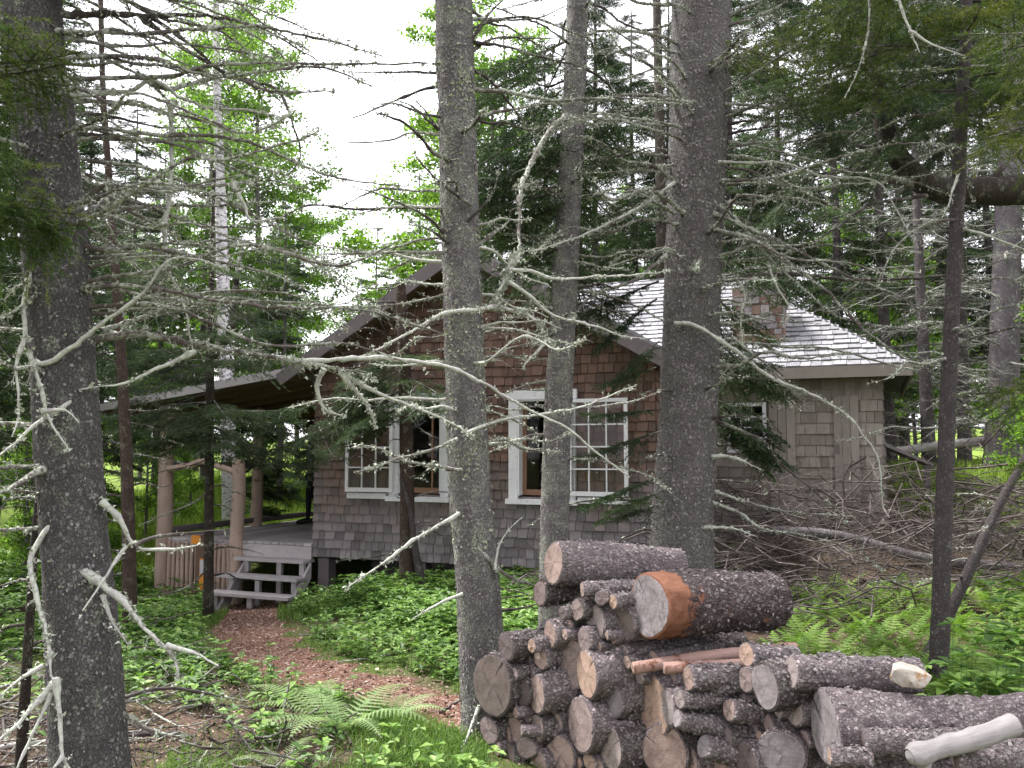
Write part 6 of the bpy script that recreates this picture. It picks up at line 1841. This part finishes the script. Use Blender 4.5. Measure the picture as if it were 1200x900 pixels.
# saplings by the cabin
B(T7, [(246, 416), (262, 400), (272, 380), (277, 330), (284, 290)], 10.8, 10.8, .045, r1=.02, mat='twig_dark', lich=.1, dens=3, twig=.3, thick=.005)
B(T7, [(246, 575), (225, 590), (200, 600), (165, 615)], 10.8, 10.3, .012, mat='twig', lich=.3, dens=8, twig=.3)
B(T7, [(246, 665), (215, 690), (170, 700), (150, 702)], 10.8, 10.4, .010, mat='twig_dark', lich=.2, dens=9, twig=.3)
stub_branches(T7, p7_, R7, 91, 14, .2, 4.5, .9, .008, 'twig_dark', .2, 12, .25)
stub_branches(T8, p8_, R8, 92, 20, .4, 4.2, 1.0, .008, 'twig_dark', .2, 12, .28)
stub_branches(T9, p9_, R9, 93, 26, .3, 5.5, 1.0, .008, 'twig_dark', .3, 12, .28)
stub_branches(T10, p10_, R10, 94, 5, .6, 1.7, .4, .005, 'twig_dark', .3, 9, .15)
stub_branches(T12, p12_, R12, 95, 9, .6, 1.8, .7, .006, 'twig', .3, 10, .2)
stub_branches(T6, p6_, R6, 96, 34, 1.9, 8.5, 2.6, .02, 'twig', .4, 9, .6, az=(2.6, 3.4, 4.0, 4.7, 5.4))
stub_branches(T14, p14_, R14, 97, 16, 3, 9, 1.8, .015, 'twig_dark', .2, 9, .5)

# ------------------------------------------------------------------ live boughs
def live(tree, kind, spots, mat, name='bough', wood='twig_dark'):
    for i, (px, py, d, az, L, pitch, roll) in enumerate(spots):
        mb = MB()
        place_bough(mb, kind, i, P(px, py, d), rad(az), L, rad(pitch), rad(roll))
        mb.build(name, [MAT[mat], MAT[wood]], tree, smooth=True)
# azimuth 0 points right, 90 away, 180 left, 270 towards the camera
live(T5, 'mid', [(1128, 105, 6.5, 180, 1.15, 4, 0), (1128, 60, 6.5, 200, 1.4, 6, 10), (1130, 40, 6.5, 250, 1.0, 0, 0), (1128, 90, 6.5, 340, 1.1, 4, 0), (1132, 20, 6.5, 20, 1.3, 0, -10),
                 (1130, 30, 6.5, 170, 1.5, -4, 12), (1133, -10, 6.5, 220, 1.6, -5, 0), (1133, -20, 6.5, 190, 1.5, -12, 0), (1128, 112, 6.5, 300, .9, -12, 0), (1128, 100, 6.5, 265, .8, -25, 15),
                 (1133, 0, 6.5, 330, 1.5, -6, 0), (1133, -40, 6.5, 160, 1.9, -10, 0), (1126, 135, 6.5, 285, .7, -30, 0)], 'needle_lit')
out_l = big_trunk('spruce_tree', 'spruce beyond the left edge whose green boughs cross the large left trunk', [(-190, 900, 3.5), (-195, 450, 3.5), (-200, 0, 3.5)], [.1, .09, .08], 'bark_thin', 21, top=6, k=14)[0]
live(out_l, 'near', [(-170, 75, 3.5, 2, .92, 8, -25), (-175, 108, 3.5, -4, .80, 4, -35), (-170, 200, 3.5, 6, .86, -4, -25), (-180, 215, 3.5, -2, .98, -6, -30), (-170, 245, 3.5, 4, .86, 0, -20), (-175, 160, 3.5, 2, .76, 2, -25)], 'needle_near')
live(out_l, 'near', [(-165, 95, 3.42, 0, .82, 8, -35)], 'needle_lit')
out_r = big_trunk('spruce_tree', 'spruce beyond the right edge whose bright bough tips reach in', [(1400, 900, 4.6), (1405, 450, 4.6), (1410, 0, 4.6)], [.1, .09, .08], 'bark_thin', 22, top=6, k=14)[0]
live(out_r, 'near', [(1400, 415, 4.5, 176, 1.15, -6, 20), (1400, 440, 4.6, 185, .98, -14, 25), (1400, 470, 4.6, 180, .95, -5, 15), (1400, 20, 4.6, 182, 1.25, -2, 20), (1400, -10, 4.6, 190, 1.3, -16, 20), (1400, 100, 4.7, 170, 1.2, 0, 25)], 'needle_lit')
# dark drooping boughs of the bent trunk and behind it
spots = []
r = random.Random(31)
for i in range(56):
    spots.append((r.uniform(870, 1215), r.uniform(-70, 150), r.uniform(8.6, 10.2), r.uniform(150, 390), r.uniform(.8, 1.5), r.uniform(-45, 0), r.uniform(-20, 20)))
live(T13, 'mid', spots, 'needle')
# saplings' soft green boughs before the porch roof and the left window
spots = []
for i in range(20):
    spots.append((246 + r.uniform(-2, 3), r.uniform(290, 500), 10.8, r.choice((r.uniform(-40, 40), r.uniform(150, 250), r.uniform(270, 330))), r.uniform(.8, 1.45), r.uniform(-18, 8), r.uniform(-15, 15)))
for (py, az, L, p) in ((478, 180, 1.1, -10), (492, 195, 1.0, -14), (505, 172, .9, -12), (470, 210, 1.2, -8), (485, 0, 1.1, -8), (500, 350, 1.0, -12), (512, 8, .8, -16), (476, 20, 1.1, -6), (495, 230, .9, -12), (460, 188, 1.3, -9), (500, 300, .8, -18)):
    spots.append((246, py, 10.8, az, L, p, 0))
live(T7, 'mid', spots, 'needle_soft')
spots = []
for i in range(18):
    spots.append((472, r.uniform(395, 500), 10.6, r.choice((r.uniform(150, 215), r.uniform(160, 200), r.uniform(220, 330))), r.uniform(.7, 1.25), r.uniform(-26, -4), r.uniform(-15, 15)))
for (px, py, az, L, p) in ((380, 470, 190, .9, -12), (385, 500, 200, .8, -20), (395, 520, 185, .7, -30), (380, 490, 230, .7, -25), (376, 520, 250, .7, -30), (372, 500, 300, .8, -25)):
    spots.append((px, py, 10.9, az, L, p, 0))
live(T8, 'mid', spots, 'needle_soft')
spots = []
for (px, py, d, az, L, p) in ((770, 430, 7.3, 185, .55, -12), (770, 350, 7.4, 190, .7, -25), (772, 400, 7.3, 200, .55, -30), (775, 480, 7.3, 180, .65, 0), (775, 505, 7.3, 186, .72, -12), (775, 560, 7.3, 180, .70, -6), (778, 575, 7.3, 190, .6, -10), (772, 330, 7.5, 175, .9, -18), (775, 590, 7.3, 200, .45, -10)):
    spots.append((px, py, d, az, L, p, 0))
for (py, az, L, p) in ((290, 25, 1.0, -12), (395, 30, .9, -22), (410, 8, .8, -30), (275, 45, 1.2, -10)):
    spots.append((838, py, 7.8, az, L, p, 0))
for i in range(14):
    spots.append((838, r.uniform(340, 500), 7.9, r.uniform(-25, 60), r.uniform(.5, .95), r.uniform(-35, -5), r.uniform(-20, 20)))
live(T3, 'mid', spots, 'needle')
spots = [(665 + r.uniform(-3, 3), r.uniform(40, 330), 7.05, r.choice((r.uniform(140, 220), r.uniform(20, 90), r.uniform(100, 170))), r.uniform(.6, 1.25), r.uniform(-28, 3), r.uniform(-20, 20)) for i in range(30)]
live(T4, 'mid', spots, 'needle')
# ------------------------------------------------------------------ the forest behind
FG = 'trees of the forest behind the cabin'
def at(px, d): return ((px - 600) / F * d, d)
FOREST = [
 # px, d, kind, scale, label
 (40, 13, 'b', .95, 'full green spruce left of the porch, behind the large left trunk'),
 (-60, 10, 'a', .9, 'dark spruce at the extreme left edge'),
 (120, 17, 'd', 1.0, 'low soft spruce left of the porch, behind the thin brown stem'),
 (185, 21, 'b', .75, 'spruce behind the porch roof, left of the birch'),
 (330, 19.5, 'd', .98, 'soft green young spruce behind the porch, right of the birch'),
 (300, 15.6, 'd', .55, 'small young spruce beside the porch posts'),
 (10, 22, 'a', .8, 'spruce seen through the gap beside the large left trunk'),
 (440, 30, 'd', 1.2, 'pale distant spruce left of the gable, below the sky gap'),
 (490, 27, 'd', 1.35, 'distant spruce rising right behind the left roof slope'),
 (575, 21, 'b', .98, 'spruce right behind the gable peak'),
 (640, 23, 'a', .95, 'dense dark spruce rising behind the roof, left of the slender trunk'),
 (700, 20, 'c', .95, 'tall spruce behind the main roof, right of the slender trunk'),
 (745, 24, 'a', 1.05, 'dark spruce between the slender and the thickest trunks'),
 (790, 19.5, 'b', 1.0, 'spruce standing hard behind the thickest trunk'),
 (860, 19, 'a', 1.0, 'dark spruce behind the chimney'),
 (920, 21, 'c', 1.05, 'tall spruce behind the hipped end of the roof'),
 (985, 18, 'b', 1.0, 'dense spruce just right of the chimney'),
 (1040, 17.5, 'bare', 1.0, 'dead grey spruce skeleton behind the wing corner'),
 (1085, 16, 'bare', .95, 'dead branching spruce behind the handrail'),
 (1130, 19, 'bare', 1.05, 'grey dead spruce behind the thin straight stem'),
 (1165, 22, 'a', 1.1, 'green spruce behind the pale grey trunk'),
 (1230, 17, 'bare', 1.0, 'dead spruce at the extreme right edge'),
 (1060, 24, 'a', 1.15, 'dark spruce far behind the dead grey skeleton'),
 (1110, 28, 'b', 1.3, 'far spruce closing the view above the bright grass'),
 (1010, 29, 'a', 1.2, 'far spruce above the wing roof'),
 (1200, 30, 'a', 1.25, 'far spruce at the right above the fallen trunk'),
 (830, 29, 'a', 1.25, 'far spruce whose top shows above the chimney'),
 (680, 31, 'b', 1.3, 'far spruce above the main ridge'),
 (95, 15.5, 'b', .72, 'bushy spruce left of the porch corner post'),
 (150, 19, 'a', .72, 'darker spruce behind the thin brown stem'),
 (90, 30, 'd', 1.2, 'far spruce low in the left gap'),
 (230, 31, 'd', 1.25, 'far spruce low behind the birch'),
 (-20, 33, 'b', 1.1, 'far spruce at the left edge'),
]
rr = random.Random(55)
for (px, d, kd, sc, lab) in FOREST:
    x, y = at(px, d)
    plant_tree('spruce_tree', SP[kd], x, y, rr.uniform(0, 6.28), sc, lab, 'tree', FG)
LEAFY = [
 (270, 24, 'c', .92, 'tall leafy tree with thin bright leaves against the sky, behind the birch'),
 (305, 23, 'c', 1.2, 'tallest leafy tree right of the birch, its leaves scattered over the sky'),
 (235, 22, 'a', 1.25, 'tall leafy tree left of the birch trunk'),
 (345, 27, 'a', 1.0, 'leafy tree fading into the white sky right of the birch'),
 (528, 25, 'a', 1.5, 'leafy tree glowing yellow green behind the middle trunk'),
 (585, 26, 'c', 1.3, 'leafy tree between the middle and slender trunks'),
 (170, 26, 'a', .82, 'leafy tree above the porch roof, left of the birch'),
 (990, 24, 'a', .9, 'sunlit leafy tree glimpsed beneath the bent dark trunk'),
 (1070, 21, 'b', 1.3, 'leafy bush behind the bent dark trunk'),
 (905, 25, 'c', .8, 'leafy tree behind the chimney'),
 (740, 27, 'a', .95, 'leafy tree glowing between the slender and thickest trunks'),
 (305, 22, 'b', 1.15, 'bright bush directly right of the birch trunk'),
 (370, 20.5, 'b', .8, 'bright bush beyond the far end of the porch'),
 (225, 19, 'b', .62, 'leafy bush between the left porch post and the birch'),
 (110, 13.5, 'b', .6, 'leafy bush left of the porch skirting'),
 (40, 11.5, 'b', .55, 'leafy bush behind the large left trunk'),
 (5, 15.5, 'b', .8, 'tall bright bush at the left edge'),
 (175, 16, 'b', .7, 'leafy bush just behind the left porch post'),
 (420, 26, 'b', 1.3, 'round leafy bush beside the left roof slope'),
 (1230, 13, 'b', .7, 'leafy bush at the right edge beyond the ferns'),
]
for (px, d, kd, sc, lab) in LEAFY:
    x, y = at(px, d)
    plant_tree('leafy_bush' if kd == 'b' else 'leafy_tree', LF[kd], x, y, rr.uniform(0, 6.28), sc, lab, 'bush' if kd == 'b' else 'tree', 'leafy trees and bushes behind the cabin')
# far wood closing the horizon
def far_wood():
    r = random.Random(3)
    for i in range(95):
        a = r.uniform(-0.75, 0.75); d = r.uniform(38, 60)
        x, y = math.tan(a) * d, d
        px = 600 + F * math.tan(a)
        kd = r.choice('abdd') if not 370 < px < 530 else 'd'
        plant_tree('spruce_tree', SP[kd], x, y, r.uniform(0, 6.28), r.uniform(.8, 1.2) if kd != 'd' else r.uniform(.7, 1.1), 'distant spruce in the far wood closing the view', 'tree', 'spruces of the far wood', skip=('dead_branches',))
far_wood()

# the forest goes on behind the viewer: it shades the scene and shows in the window glass
for i, (x, y, kd) in enumerate(((-5, -5, 'b'), (-1.5, -7, 'a'), (2, -5.5, 'b'), (5.5, -7, 'a'), (9, -4, 'b'), (-9, -3, 'a'), (-7.5, 2.5, 'c'), (8.5, 2.5, 'c'), (0.5, -11, 'a'), (-12, 5, 'a'), (12.5, 6.5, 'a'))):
    plant_tree('spruce_tree', SP[kd], x, y, i * 1.3, 1.0, 'spruce standing behind the viewer, outside the picture', 'tree', 'spruces behind the viewer')

rs_ = random.Random(66)
for i in range(22):
    side = -1 if i % 2 else 1
    d = 11 + (i // 2) * 2.2 + rs_.uniform(-.6, .6)
    x = side * (d * .62 + rs_.uniform(1.5, 6.5))
    plant_tree('spruce_tree', SP[rs_.choice('abbc')], x, d, rs_.uniform(0, 6.28), rs_.uniform(.8, 1.1), 'spruce standing outside the sides of the picture', 'tree', 'spruces beside the picture')

# ------------------------------------------------------------------ ground plants
def scatter(n, x0, x1, y0, y1, seed, keep):
    r = rng(seed)
    x = r.uniform(x0, x1, n); y = r.uniform(y0, y1, n)
    k = keep(x, y, r)
    return x[k], y[k], r

def nz2(x, y, f, ph=0.0):
    return np.sin(x * f + ph) * np.cos(y * f * 1.13 + ph * 1.7) + .5 * np.sin(x * f * 2.3 + y * f * 1.7 + ph) + .3 * np.cos(y * f * 4.1 - x * f * 3.3)

def leaf_rosettes(mb, x, y, r, h0, h1, leaf, tiers=2, per=5, stem=True, mi=0, tilt=.35):
    n = len(x)
    z = H(x, y)
    hh = r.uniform(h0, h1, n)
    lean = r.normal(size=(n, 2)) * .12
    top = np.stack([x + lean[:, 0] * hh, y + lean[:, 1] * hh, z + hh], -1)
    base = np.stack([x, y, z - .01], -1)
    if stem: sticks(mb, base, top, .0022, .0014, mi)
    for t_ in range(tiers):
        c = base + (top - base) * (1 - .42 * t_)
        a0 = r.uniform(0, 6.28, n)
        for k in range(per):
            a = a0 + 6.283 * k / per + r.normal(size=n) * .25
            s = leaf * r.uniform(.6, 1.25, n) * (1 + .15 * t_)
            up = r.normal(size=n) * tilt * .6 + .12
            d = unit(np.stack([np.cos(a), np.sin(a), up], -1)); e = unit(np.cross(d, np.array((0, 0, 1.0)))); nn = np.cross(e, d)
            S = s[:, None]
            mid = c + d * S * .5 + nn * S * .10
            q = np.stack([c + d * S * .06, mid + e * S * .30, c + d * S - nn * S * .08, mid - e * S * .30], 1)
            mb.quad_soup(q, mi)

def house_clear(x, y, m=0.0):
    """True outside the cabin's footprint"""
    dx, dy = x - A0[0], y - A0[1]
    u = dx * U2[0] + dy * U2[1]; v = dx * V2[0] + dy * V2[1]
    inside = ((u > -m) & (u < WF + m) & (v > .45 - m) & (v < VD)) | ((u > WF) & (u < WW + m) & (v > VB - m) & (v < VD)) | ((u > PU - m - .1) & (u < 0) & (v > -.1 - m) & (v < VP)) | ((u > -1.4) & (u < .1) & (v > -.75) & (v < .2))
    return ~inside

# low leafy cover by the path and the cabin
def keep_cover(x, y, r):
    pd = path_dist(x, y)
    dens = np.clip(.55 + .5 * nz2(x, y, 1.1, .4), 0.05, 1)
    right_side = (x > np.interp(y, [5.4, 11.3], [.9, -2.8])) & (y > 6.0)
    dens = np.where(right_side, np.clip(dens + .45, 0, 1), dens)
    dens = np.where((y < 6.6) & (x < -.4), dens * .42, dens)
    dens = np.where((x < -1.25) & (y < 5.9), dens * .2, dens)
    dens = np.where((x > .9) & (y > 8.4), dens * .15, dens)
    dens = np.where((x > -.42) & (y < 6.3), 0, dens)
    dens = np.where((y < 5.2), dens * .6, dens)
    return (pd > .12) & house_clear(x, y) & (r.uniform(size=len(x)) < dens)
mb = MB()
for sdd, nn_, lf, h1_, per_ in ((41, 3600, .062, .22, 5), (141, 3000, .038, .12, 6), (142, 1500, .085, .26, 3), (143, 1600, .05, .30, 4)):
    x, y, r = scatter(nn_, -5.2, 1.6, 4.6, 12.0, sdd, keep_cover)
    leaf_rosettes(mb, x, y, r, .03, h1_, lf, 2, per_, tilt=.5)
x, y, r = scatter(2600, -2.2, 1.4, 6.9, 11.2, 42, lambda x, y, r: (path_dist(x, y) > .1) & house_clear(x, y) & (x < np.interp(y, [7, 11], [1.3, .6])) & (x > np.interp(y, [7, 11.2], [-.2, -2.3])))
leaf_rosettes(mb, x, y, r, .14, .34, .075, 3, 5)
x, y, r = scatter(1500, -8, -3.4, 8, 14, 43, lambda x, y, r: house_clear(x, y, .05) & (path_dist(x, y) > .2))
leaf_rosettes(mb, x, y, r, .10, .34, .085, 3, 5)
tag(mb.build('ground_cover', MAT['ground_leaf']), kind='stuff')

def blades(mb, x, y, r, h0, h1, w, lean=.5):
    n = len(x)
    z = H(x, y); hh = r.uniform(h0, h1, n)
    a = r.uniform(0, 6.283, n); d = np.stack([np.cos(a), np.sin(a), 0 * a], -1); e = np.stack([-np.sin(a), np.cos(a), 0 * a], -1)
    b = np.stack([x, y, z - .01], -1); up = np.array((0, 0, 1.0))
    W = (w * r.uniform(.6, 1.3, n))[:, None]; hh = hh[:, None]; l = (lean * r.uniform(.2, 1.2, n))[:, None]
    m = b + up * hh * .6 + d * hh * l * .3; t_ = b + up * hh * (1 - .25 * l) + d * hh * l
    V = np.stack([b - e * W, b + e * W, m + e * W * .8, m - e * W * .8, t_], 1)
    k = np.arange(n)[:, None] * 5
    mb.add(V.reshape(-1, 3), quads=k + np.array([[0, 1, 2, 3]]), tris=k + np.array([[3, 2, 4]]))
mb = MB()
x, y, r = scatter(30000, -1.9, -.02, 4.5, 6.4, 44, lambda x, y, r: (path_dist(x, y) > .02) & (x < -.12 - (y - 5.0) * .1) & (r.uniform(size=len(x)) < np.clip(.5 + .55 * nz2(x, y, 1.7, 1.0) + .35 * (x > -.9), .03, 1)))
blades(mb, x, y, r, .04, .13, .0022, .8)
x, y, r = scatter(9000, -5.2, -1.3, 9.6, 12.2, 45, lambda x, y, r: (path_dist(x, y) > -.08) & house_clear(x, y))
blades(mb, x, y, r, .05, .16, .004, .7)
x, y, r = scatter(22000, -3.8, 1.5, 4.6, 10.5, 46, lambda x, y, r: (path_dist(x, y) > .0) & (r.uniform(size=len(x)) < np.clip(.45 + .55 * nz2(x, y, 1.4, 2.0), .0, 1)))
blades(mb, x, y, r, .03, .10, .0025, .8)
tag(mb.build('grass', MAT['grass']), kind='stuff')
mb = MB()
x, y, r = scatter(42000, -9, 1, 13.5, 26, 47, lambda x, y, r: house_clear(x, y, .1))
blades(mb, x, y, r, .12, .42, .010, .6)
x, y, r = scatter(36000, 4.2, 13, 12.2, 24, 48, lambda x, y, r: house_clear(x, y, .15))
blades(mb, x, y, r, .10, .34, .010, .6)
tag(mb.build('meadow_grass', MAT['meadow']), kind='stuff')

# ferns
def frond(mb, base, az, L, r, arch=.55, w=.24, pin=26, mi=0, rise=1.0, fine=True):
    t_ = np.linspace(0, 1, pin)
    d = np.array((math.cos(az), math.sin(az), 0)); s = np.array((-math.sin(az), math.cos(az), 0))
    ax = base + np.outer(L * (t_ * .85), d) * 1.0 + np.outer(L * rise * (1.25 * t_ - arch * 1.55 * t_ ** 2) * .62, np.array((0, 0, 1.0)))
    sticks(mb, ax[:-1], ax[1:], .0022 * (1 - t_[:-1]) + .0008, .0022 * (1 - t_[1:]) + .0006, mi)
    tg = unit(np.gradient(ax, axis=0))
    pw = w * L * np.sin(np.clip(t_ * 1.02, 0, 1) ** .62 * math.pi) ** .8 * (1 - .35 * t_) + .004
    Q, T = [], []
    up = unit(np.cross(tg, s))
    for sg in (-1, 1):
        for i in range(3, pin):
            ln = pw[i] * r.uniform(.85, 1.1)
            dv = unit(s * sg + tg[i] * .38 - up[i] * .0 + np.array((0, 0, -.16)))
            wd = L / pin * .46
            a = ax[i]
            if fine:
                # a toothed pinna: leaflets along it
                m = max(3, int(ln / (wd * .62)))
                f = (np.arange(m) + .3) / m
                c = a + np.outer(f * ln, dv)
                lw = wd * 1.05 * (1 - f * .85)
                tw = np.stack([c - tg[i] * lw[:, None] * .05 - dv * (ln / m) * .45, c + dv * (ln / m) * .45, c + tg[i] * lw[:, None] + dv * (ln / m) * .35], 1)
                tw2 = np.stack([c - dv * (ln / m) * .45, c + dv * (ln / m) * .45, c - tg[i] * lw[:, None] + dv * (ln / m) * .35], 1)
                T.append(tw); T.append(tw2)
            else:
                T.append(np.array([[a - tg[i] * wd, a + tg[i] * wd, a + dv * ln]]))
    mb.tri_soup(np.concatenate(T), mi)

def fern_plant(px, py, d, n, L, label, seed, mat='fern_pale', az=None):
    r = random.Random(seed)
    g = P(px, py, d); g[2] = float(H(g[0], g[1])) - .01
    o = thing('fern', label, 'fern', tuple(g), 0, None)
    for k in range(n):
        mb = MB()
        a = (az[k] if az else 360 * k / n + r.uniform(-20, 20))
        frond(mb, g, rad(a), L * r.uniform(.75, 1.15), r, r.uniform(.5, .75), .22, 24)
        mb.build('frond', MAT[mat], o)
def gd(py):                      # ground distance seen at a pixel row near the bottom
    return EYE * F / (py - 530.0)
fern_plant(400, 848, gd(848), 8, .66, 'pale green fern with arching fronds in the middle of the foreground', 1)
fern_plant(378, 842, gd(842) + .1, 4, .58, 'small fern leaning left beside the larger foreground fern', 2, az=[120, 160, 95, 200])
fern_plant(455, 838, gd(838), 4, .5, 'low fern whose frond reaches right along the path edge', 3, az=[10, 40, 75, -20])
fern_plant(330, 885, gd(885), 5, .30, 'small low fern at the bottom among the fallen twigs', 4)

mb = MB(); r = random.Random(8)
cnt = 0
rb = rng(90)
while cnt < 560:
    x = r.uniform(1.75, 7.0); y = r.uniform(5.2, 9.8)
    if y < 5.6 and x < 2.6: continue
    px = 600 + F * x / y
    if px < 890 + max(0, (9.0 - y)) * 6: continue
    z = float(H(x, y)) - .01
    n = r.randint(3, 5); a0 = r.uniform(0, 6.28)
    for k in range(n):
        frond(mb, np.array((x, y, z)), a0 + 6.283 * k / n + r.uniform(-.5, .5), r.uniform(.20, .38), r, r.uniform(.30, .5), .28, 13, rise=1.7, fine=y < 6.2)
    cnt += 1
tag(mb.build('fern_bed', MAT['fern']), kind='stuff')
# leafy bramble at the right edge, small sprouts by the pile
def bramble(px, py, d, n, h0, h1, leaf, label, seed, spread=.25, mat='ground_leaf', cat='plant', name='leafy_plant'):
    c = P(px, py, d); r = rng(seed)
    x = c[0] + r.normal(size=n) * spread; y = c[1] + r.normal(size=n) * spread
    mb = MB(); leaf_rosettes(mb, x, y, r, h0, h1, leaf, 4, 5)
    o = mb.build(name, MAT[mat]); tag(o, label, cat)
bramble(1190, 830, 5.4, 34, .25, .62, .11, 'light green bramble with broad leaves at the right edge below the ferns', 1)
bramble(1235, 740, 6.6, 26, .30, .70, .12, 'leafy bramble at the right edge among the ferns', 2)
bramble(545, 900, 4.7, 14, .08, .20, .06, 'small bright leafy sprout at the foot of the log pile, left side', 3, .07)
bramble(318, 840, 5.4, 5, .12, .26, .075, 'broad-leaved seedling among the twigs left of the foreground ferns', 4, .09)
bramble(860, 690, 9.5, 16, .15, .4, .09, 'small leafy plant behind the torn-bark log', 5, .3)

# ------------------------------------------------------------------ litter, dead brush and fallen branches
def litter():
    r = rng(60); mb = MB()
    n = 9000
    i = r.randint(0, len(_pp), n)
    x = _pp[i, 0] + r.normal(size=n) * _pw[i] * .75; y = _pp[i, 1] + r.normal(size=n) * _pw[i] * .75
    x2 = r.uniform(-4.2, -.5, 5000); y2 = r.uniform(4.2, 6.6, 5000)
    x = np.concatenate([x, x2]); y = np.concatenate([y, y2]); n = len(x)
    c = np.stack([x, y, H(x, y) + .022], -1)
    nn = unit(r.normal(size=(n, 3)) * .35 + np.array((0, 0, 1))); d = perp_rand(r, nn); e = np.cross(nn, d)
    s = r.uniform(.004, .016, (n, 1)) * (1 + 1.2 * (r.uniform(size=(n, 1)) < .06))
    w = s * r.uniform(.2, .6, (n, 1))
    mb.quad_soup(np.stack([c - d * s, c + e * w, c + d * s, c - e * w + nn * s * .3], 1))
    tag(mb.build('leaf_litter', MAT['litter']), kind='stuff')
litter()

def brush_heap(name, n, x0, x1, y0, y1, hmax, L, seed, r0=.006, twig=.3, dens=10, mat='brush'):
    r = rng(seed); mb = MB()
    for i in range(n):
        x, y = r.uniform(x0, x1), r.uniform(y0, y1)
        if not house_clear(np.array([x]), np.array([y]), .05)[0]: continue
        z = float(H(x, y)) + r.uniform(.02, hmax) * r.uniform(.3, 1)
        a = r.uniform(0, 6.28); l = L * r.uniform(.4, 1.3)
        d = np.array((math.cos(a), math.sin(a), r.normal() * .28))
        t_ = np.linspace(-.5, .5, 6)
        p = np.array((x, y, z)) + np.outer(t_ * l, d) + r.normal(size=(6, 3)) * .04 * l
        p[:, 2] = np.maximum(p[:, 2], H(p[:, 0], p[:, 1]) + .015)
        rr_ = r0 * r.uniform(.5, 1.6)
        sticks(mb, p[:-1], p[1:], np.linspace(rr_, rr_ * .5, 5), np.linspace(rr_ * .9, rr_ * .35, 5), k=4)
        grow_twigs(mb, p, r, twig * l ** .5, dens, rr_ * .35, 2, start=.02)
    return tag(mb.build(name, MAT[mat], smooth=True), kind='stuff')
brush_heap('dead_brush', 420, 1.5, 6.4, 8.6, 11.6, 1.3, 1.6, 70, .008)
brush_heap('dead_brush', 200, .3, 2.6, 8.0, 10.6, .6, 1.1, 71, .008)
brush_heap('dead_brush', 170, 4.0, 8.5, 9.6, 13.5, .6, 1.5, 72, .009)
brush_heap('twig_litter', 330, -3.4, -.9, 4.0, 6.4, .06, .5, 73, .004, .15, 5)
brush_heap('twig_litter', 60, -5.5, -2.6, 5.5, 9.0, .2, .9, 74, .005, .25, 8)

brush_heap('twig_litter', 120, -3.4, -1.0, 3.9, 5.9, .10, .6, 75, .006, .18, 6, 'twig_dark')
brush_heap('twig_litter', 90, -5.0, -2.3, 4.6, 7.5, .18, .8, 76, .007, .22, 7, 'twig')
FB = 'fallen branches on the forest floor'
def lying(pl, r0, mat, label, dz=.02, dens=5, twig=.12, lich=.3):
    pts = []
    for (px, py) in pl:
        d = gd(py); q = P(px, py, d); q[2] = float(H(q[0], q[1])) + dz + r0
        pts.append(q)
    sd[0] += 1
    r = rng(sd[0]); p = spline(pts, .05); mb = MB()
    p += r.normal(size=p.shape) * .003
    R = np.linspace(r0, r0 * .45, len(p)); tube(mb, p, R, 7)
    grow_twigs(mb, p, r, twig, dens, r0 * .35, 2)
    o = mb.build('fallen_branch', MAT[mat], smooth=True); tag(o, label, 'branch', FB)
lying([(125, 905), (138, 884), (150, 868)], .017, 'twig_pale', 'short pale split stick at the foot of the large left trunk', .06)
lying([(135, 845), (180, 838), (228, 822), (300, 827)], .013, 'twig_dark', 'dark crooked branch lying right of the large left trunk')
lying([(140, 858), (190, 855), (230, 858)], .018, 'bark_thin', 'brown stick lying under the dark crooked branch')
lying([(215, 905), (240, 878), (250, 860)], .007, 'twig_pale', 'pale thin stick pointing up the slope at the bottom left')
lying([(232, 905), (290, 880), (320, 862), (345, 855)], .006, 'peeled', 'thin reddish twig beside the foreground ferns')
lying([(160, 822), (210, 850), (250, 842), (262, 838)], .008, 'twig', 'grey forked twig left of the foreground ferns', .05)
lying([(300, 858), (360, 850), (395, 862)], .010, 'twig', 'grey stick half hidden under the foreground fern')
lying([(390, 812), (450, 860), (520, 868)], .006, 'twig_dark', 'thin dark twig running right from the foreground ferns')
lying([(515, 832), (540, 818), (556, 808)], .009, 'twig', 'small stick at the path edge by the middle trunk')
lying([(350, 740), (380, 742), (425, 735)], .007, 'twig_dark', 'dark twig lying on the path below the steps', .025)
lying([(0, 872), (60, 862), (110, 850)], .014, 'twig_pale', 'pale lichened stick at the lower left corner')
lying([(-20, 895), (60, 882), (120, 872)], .010, 'twig', 'grey stick at the very bottom left corner')
lying([(200, 870), (260, 896), (320, 905)], .008, 'twig_dark', 'dark twig along the bottom edge, right of the left trunk')
lying([(395, 778), (450, 772), (480, 765)], .006, 'twig', 'pale twig on the needle path by its near bend', .025)
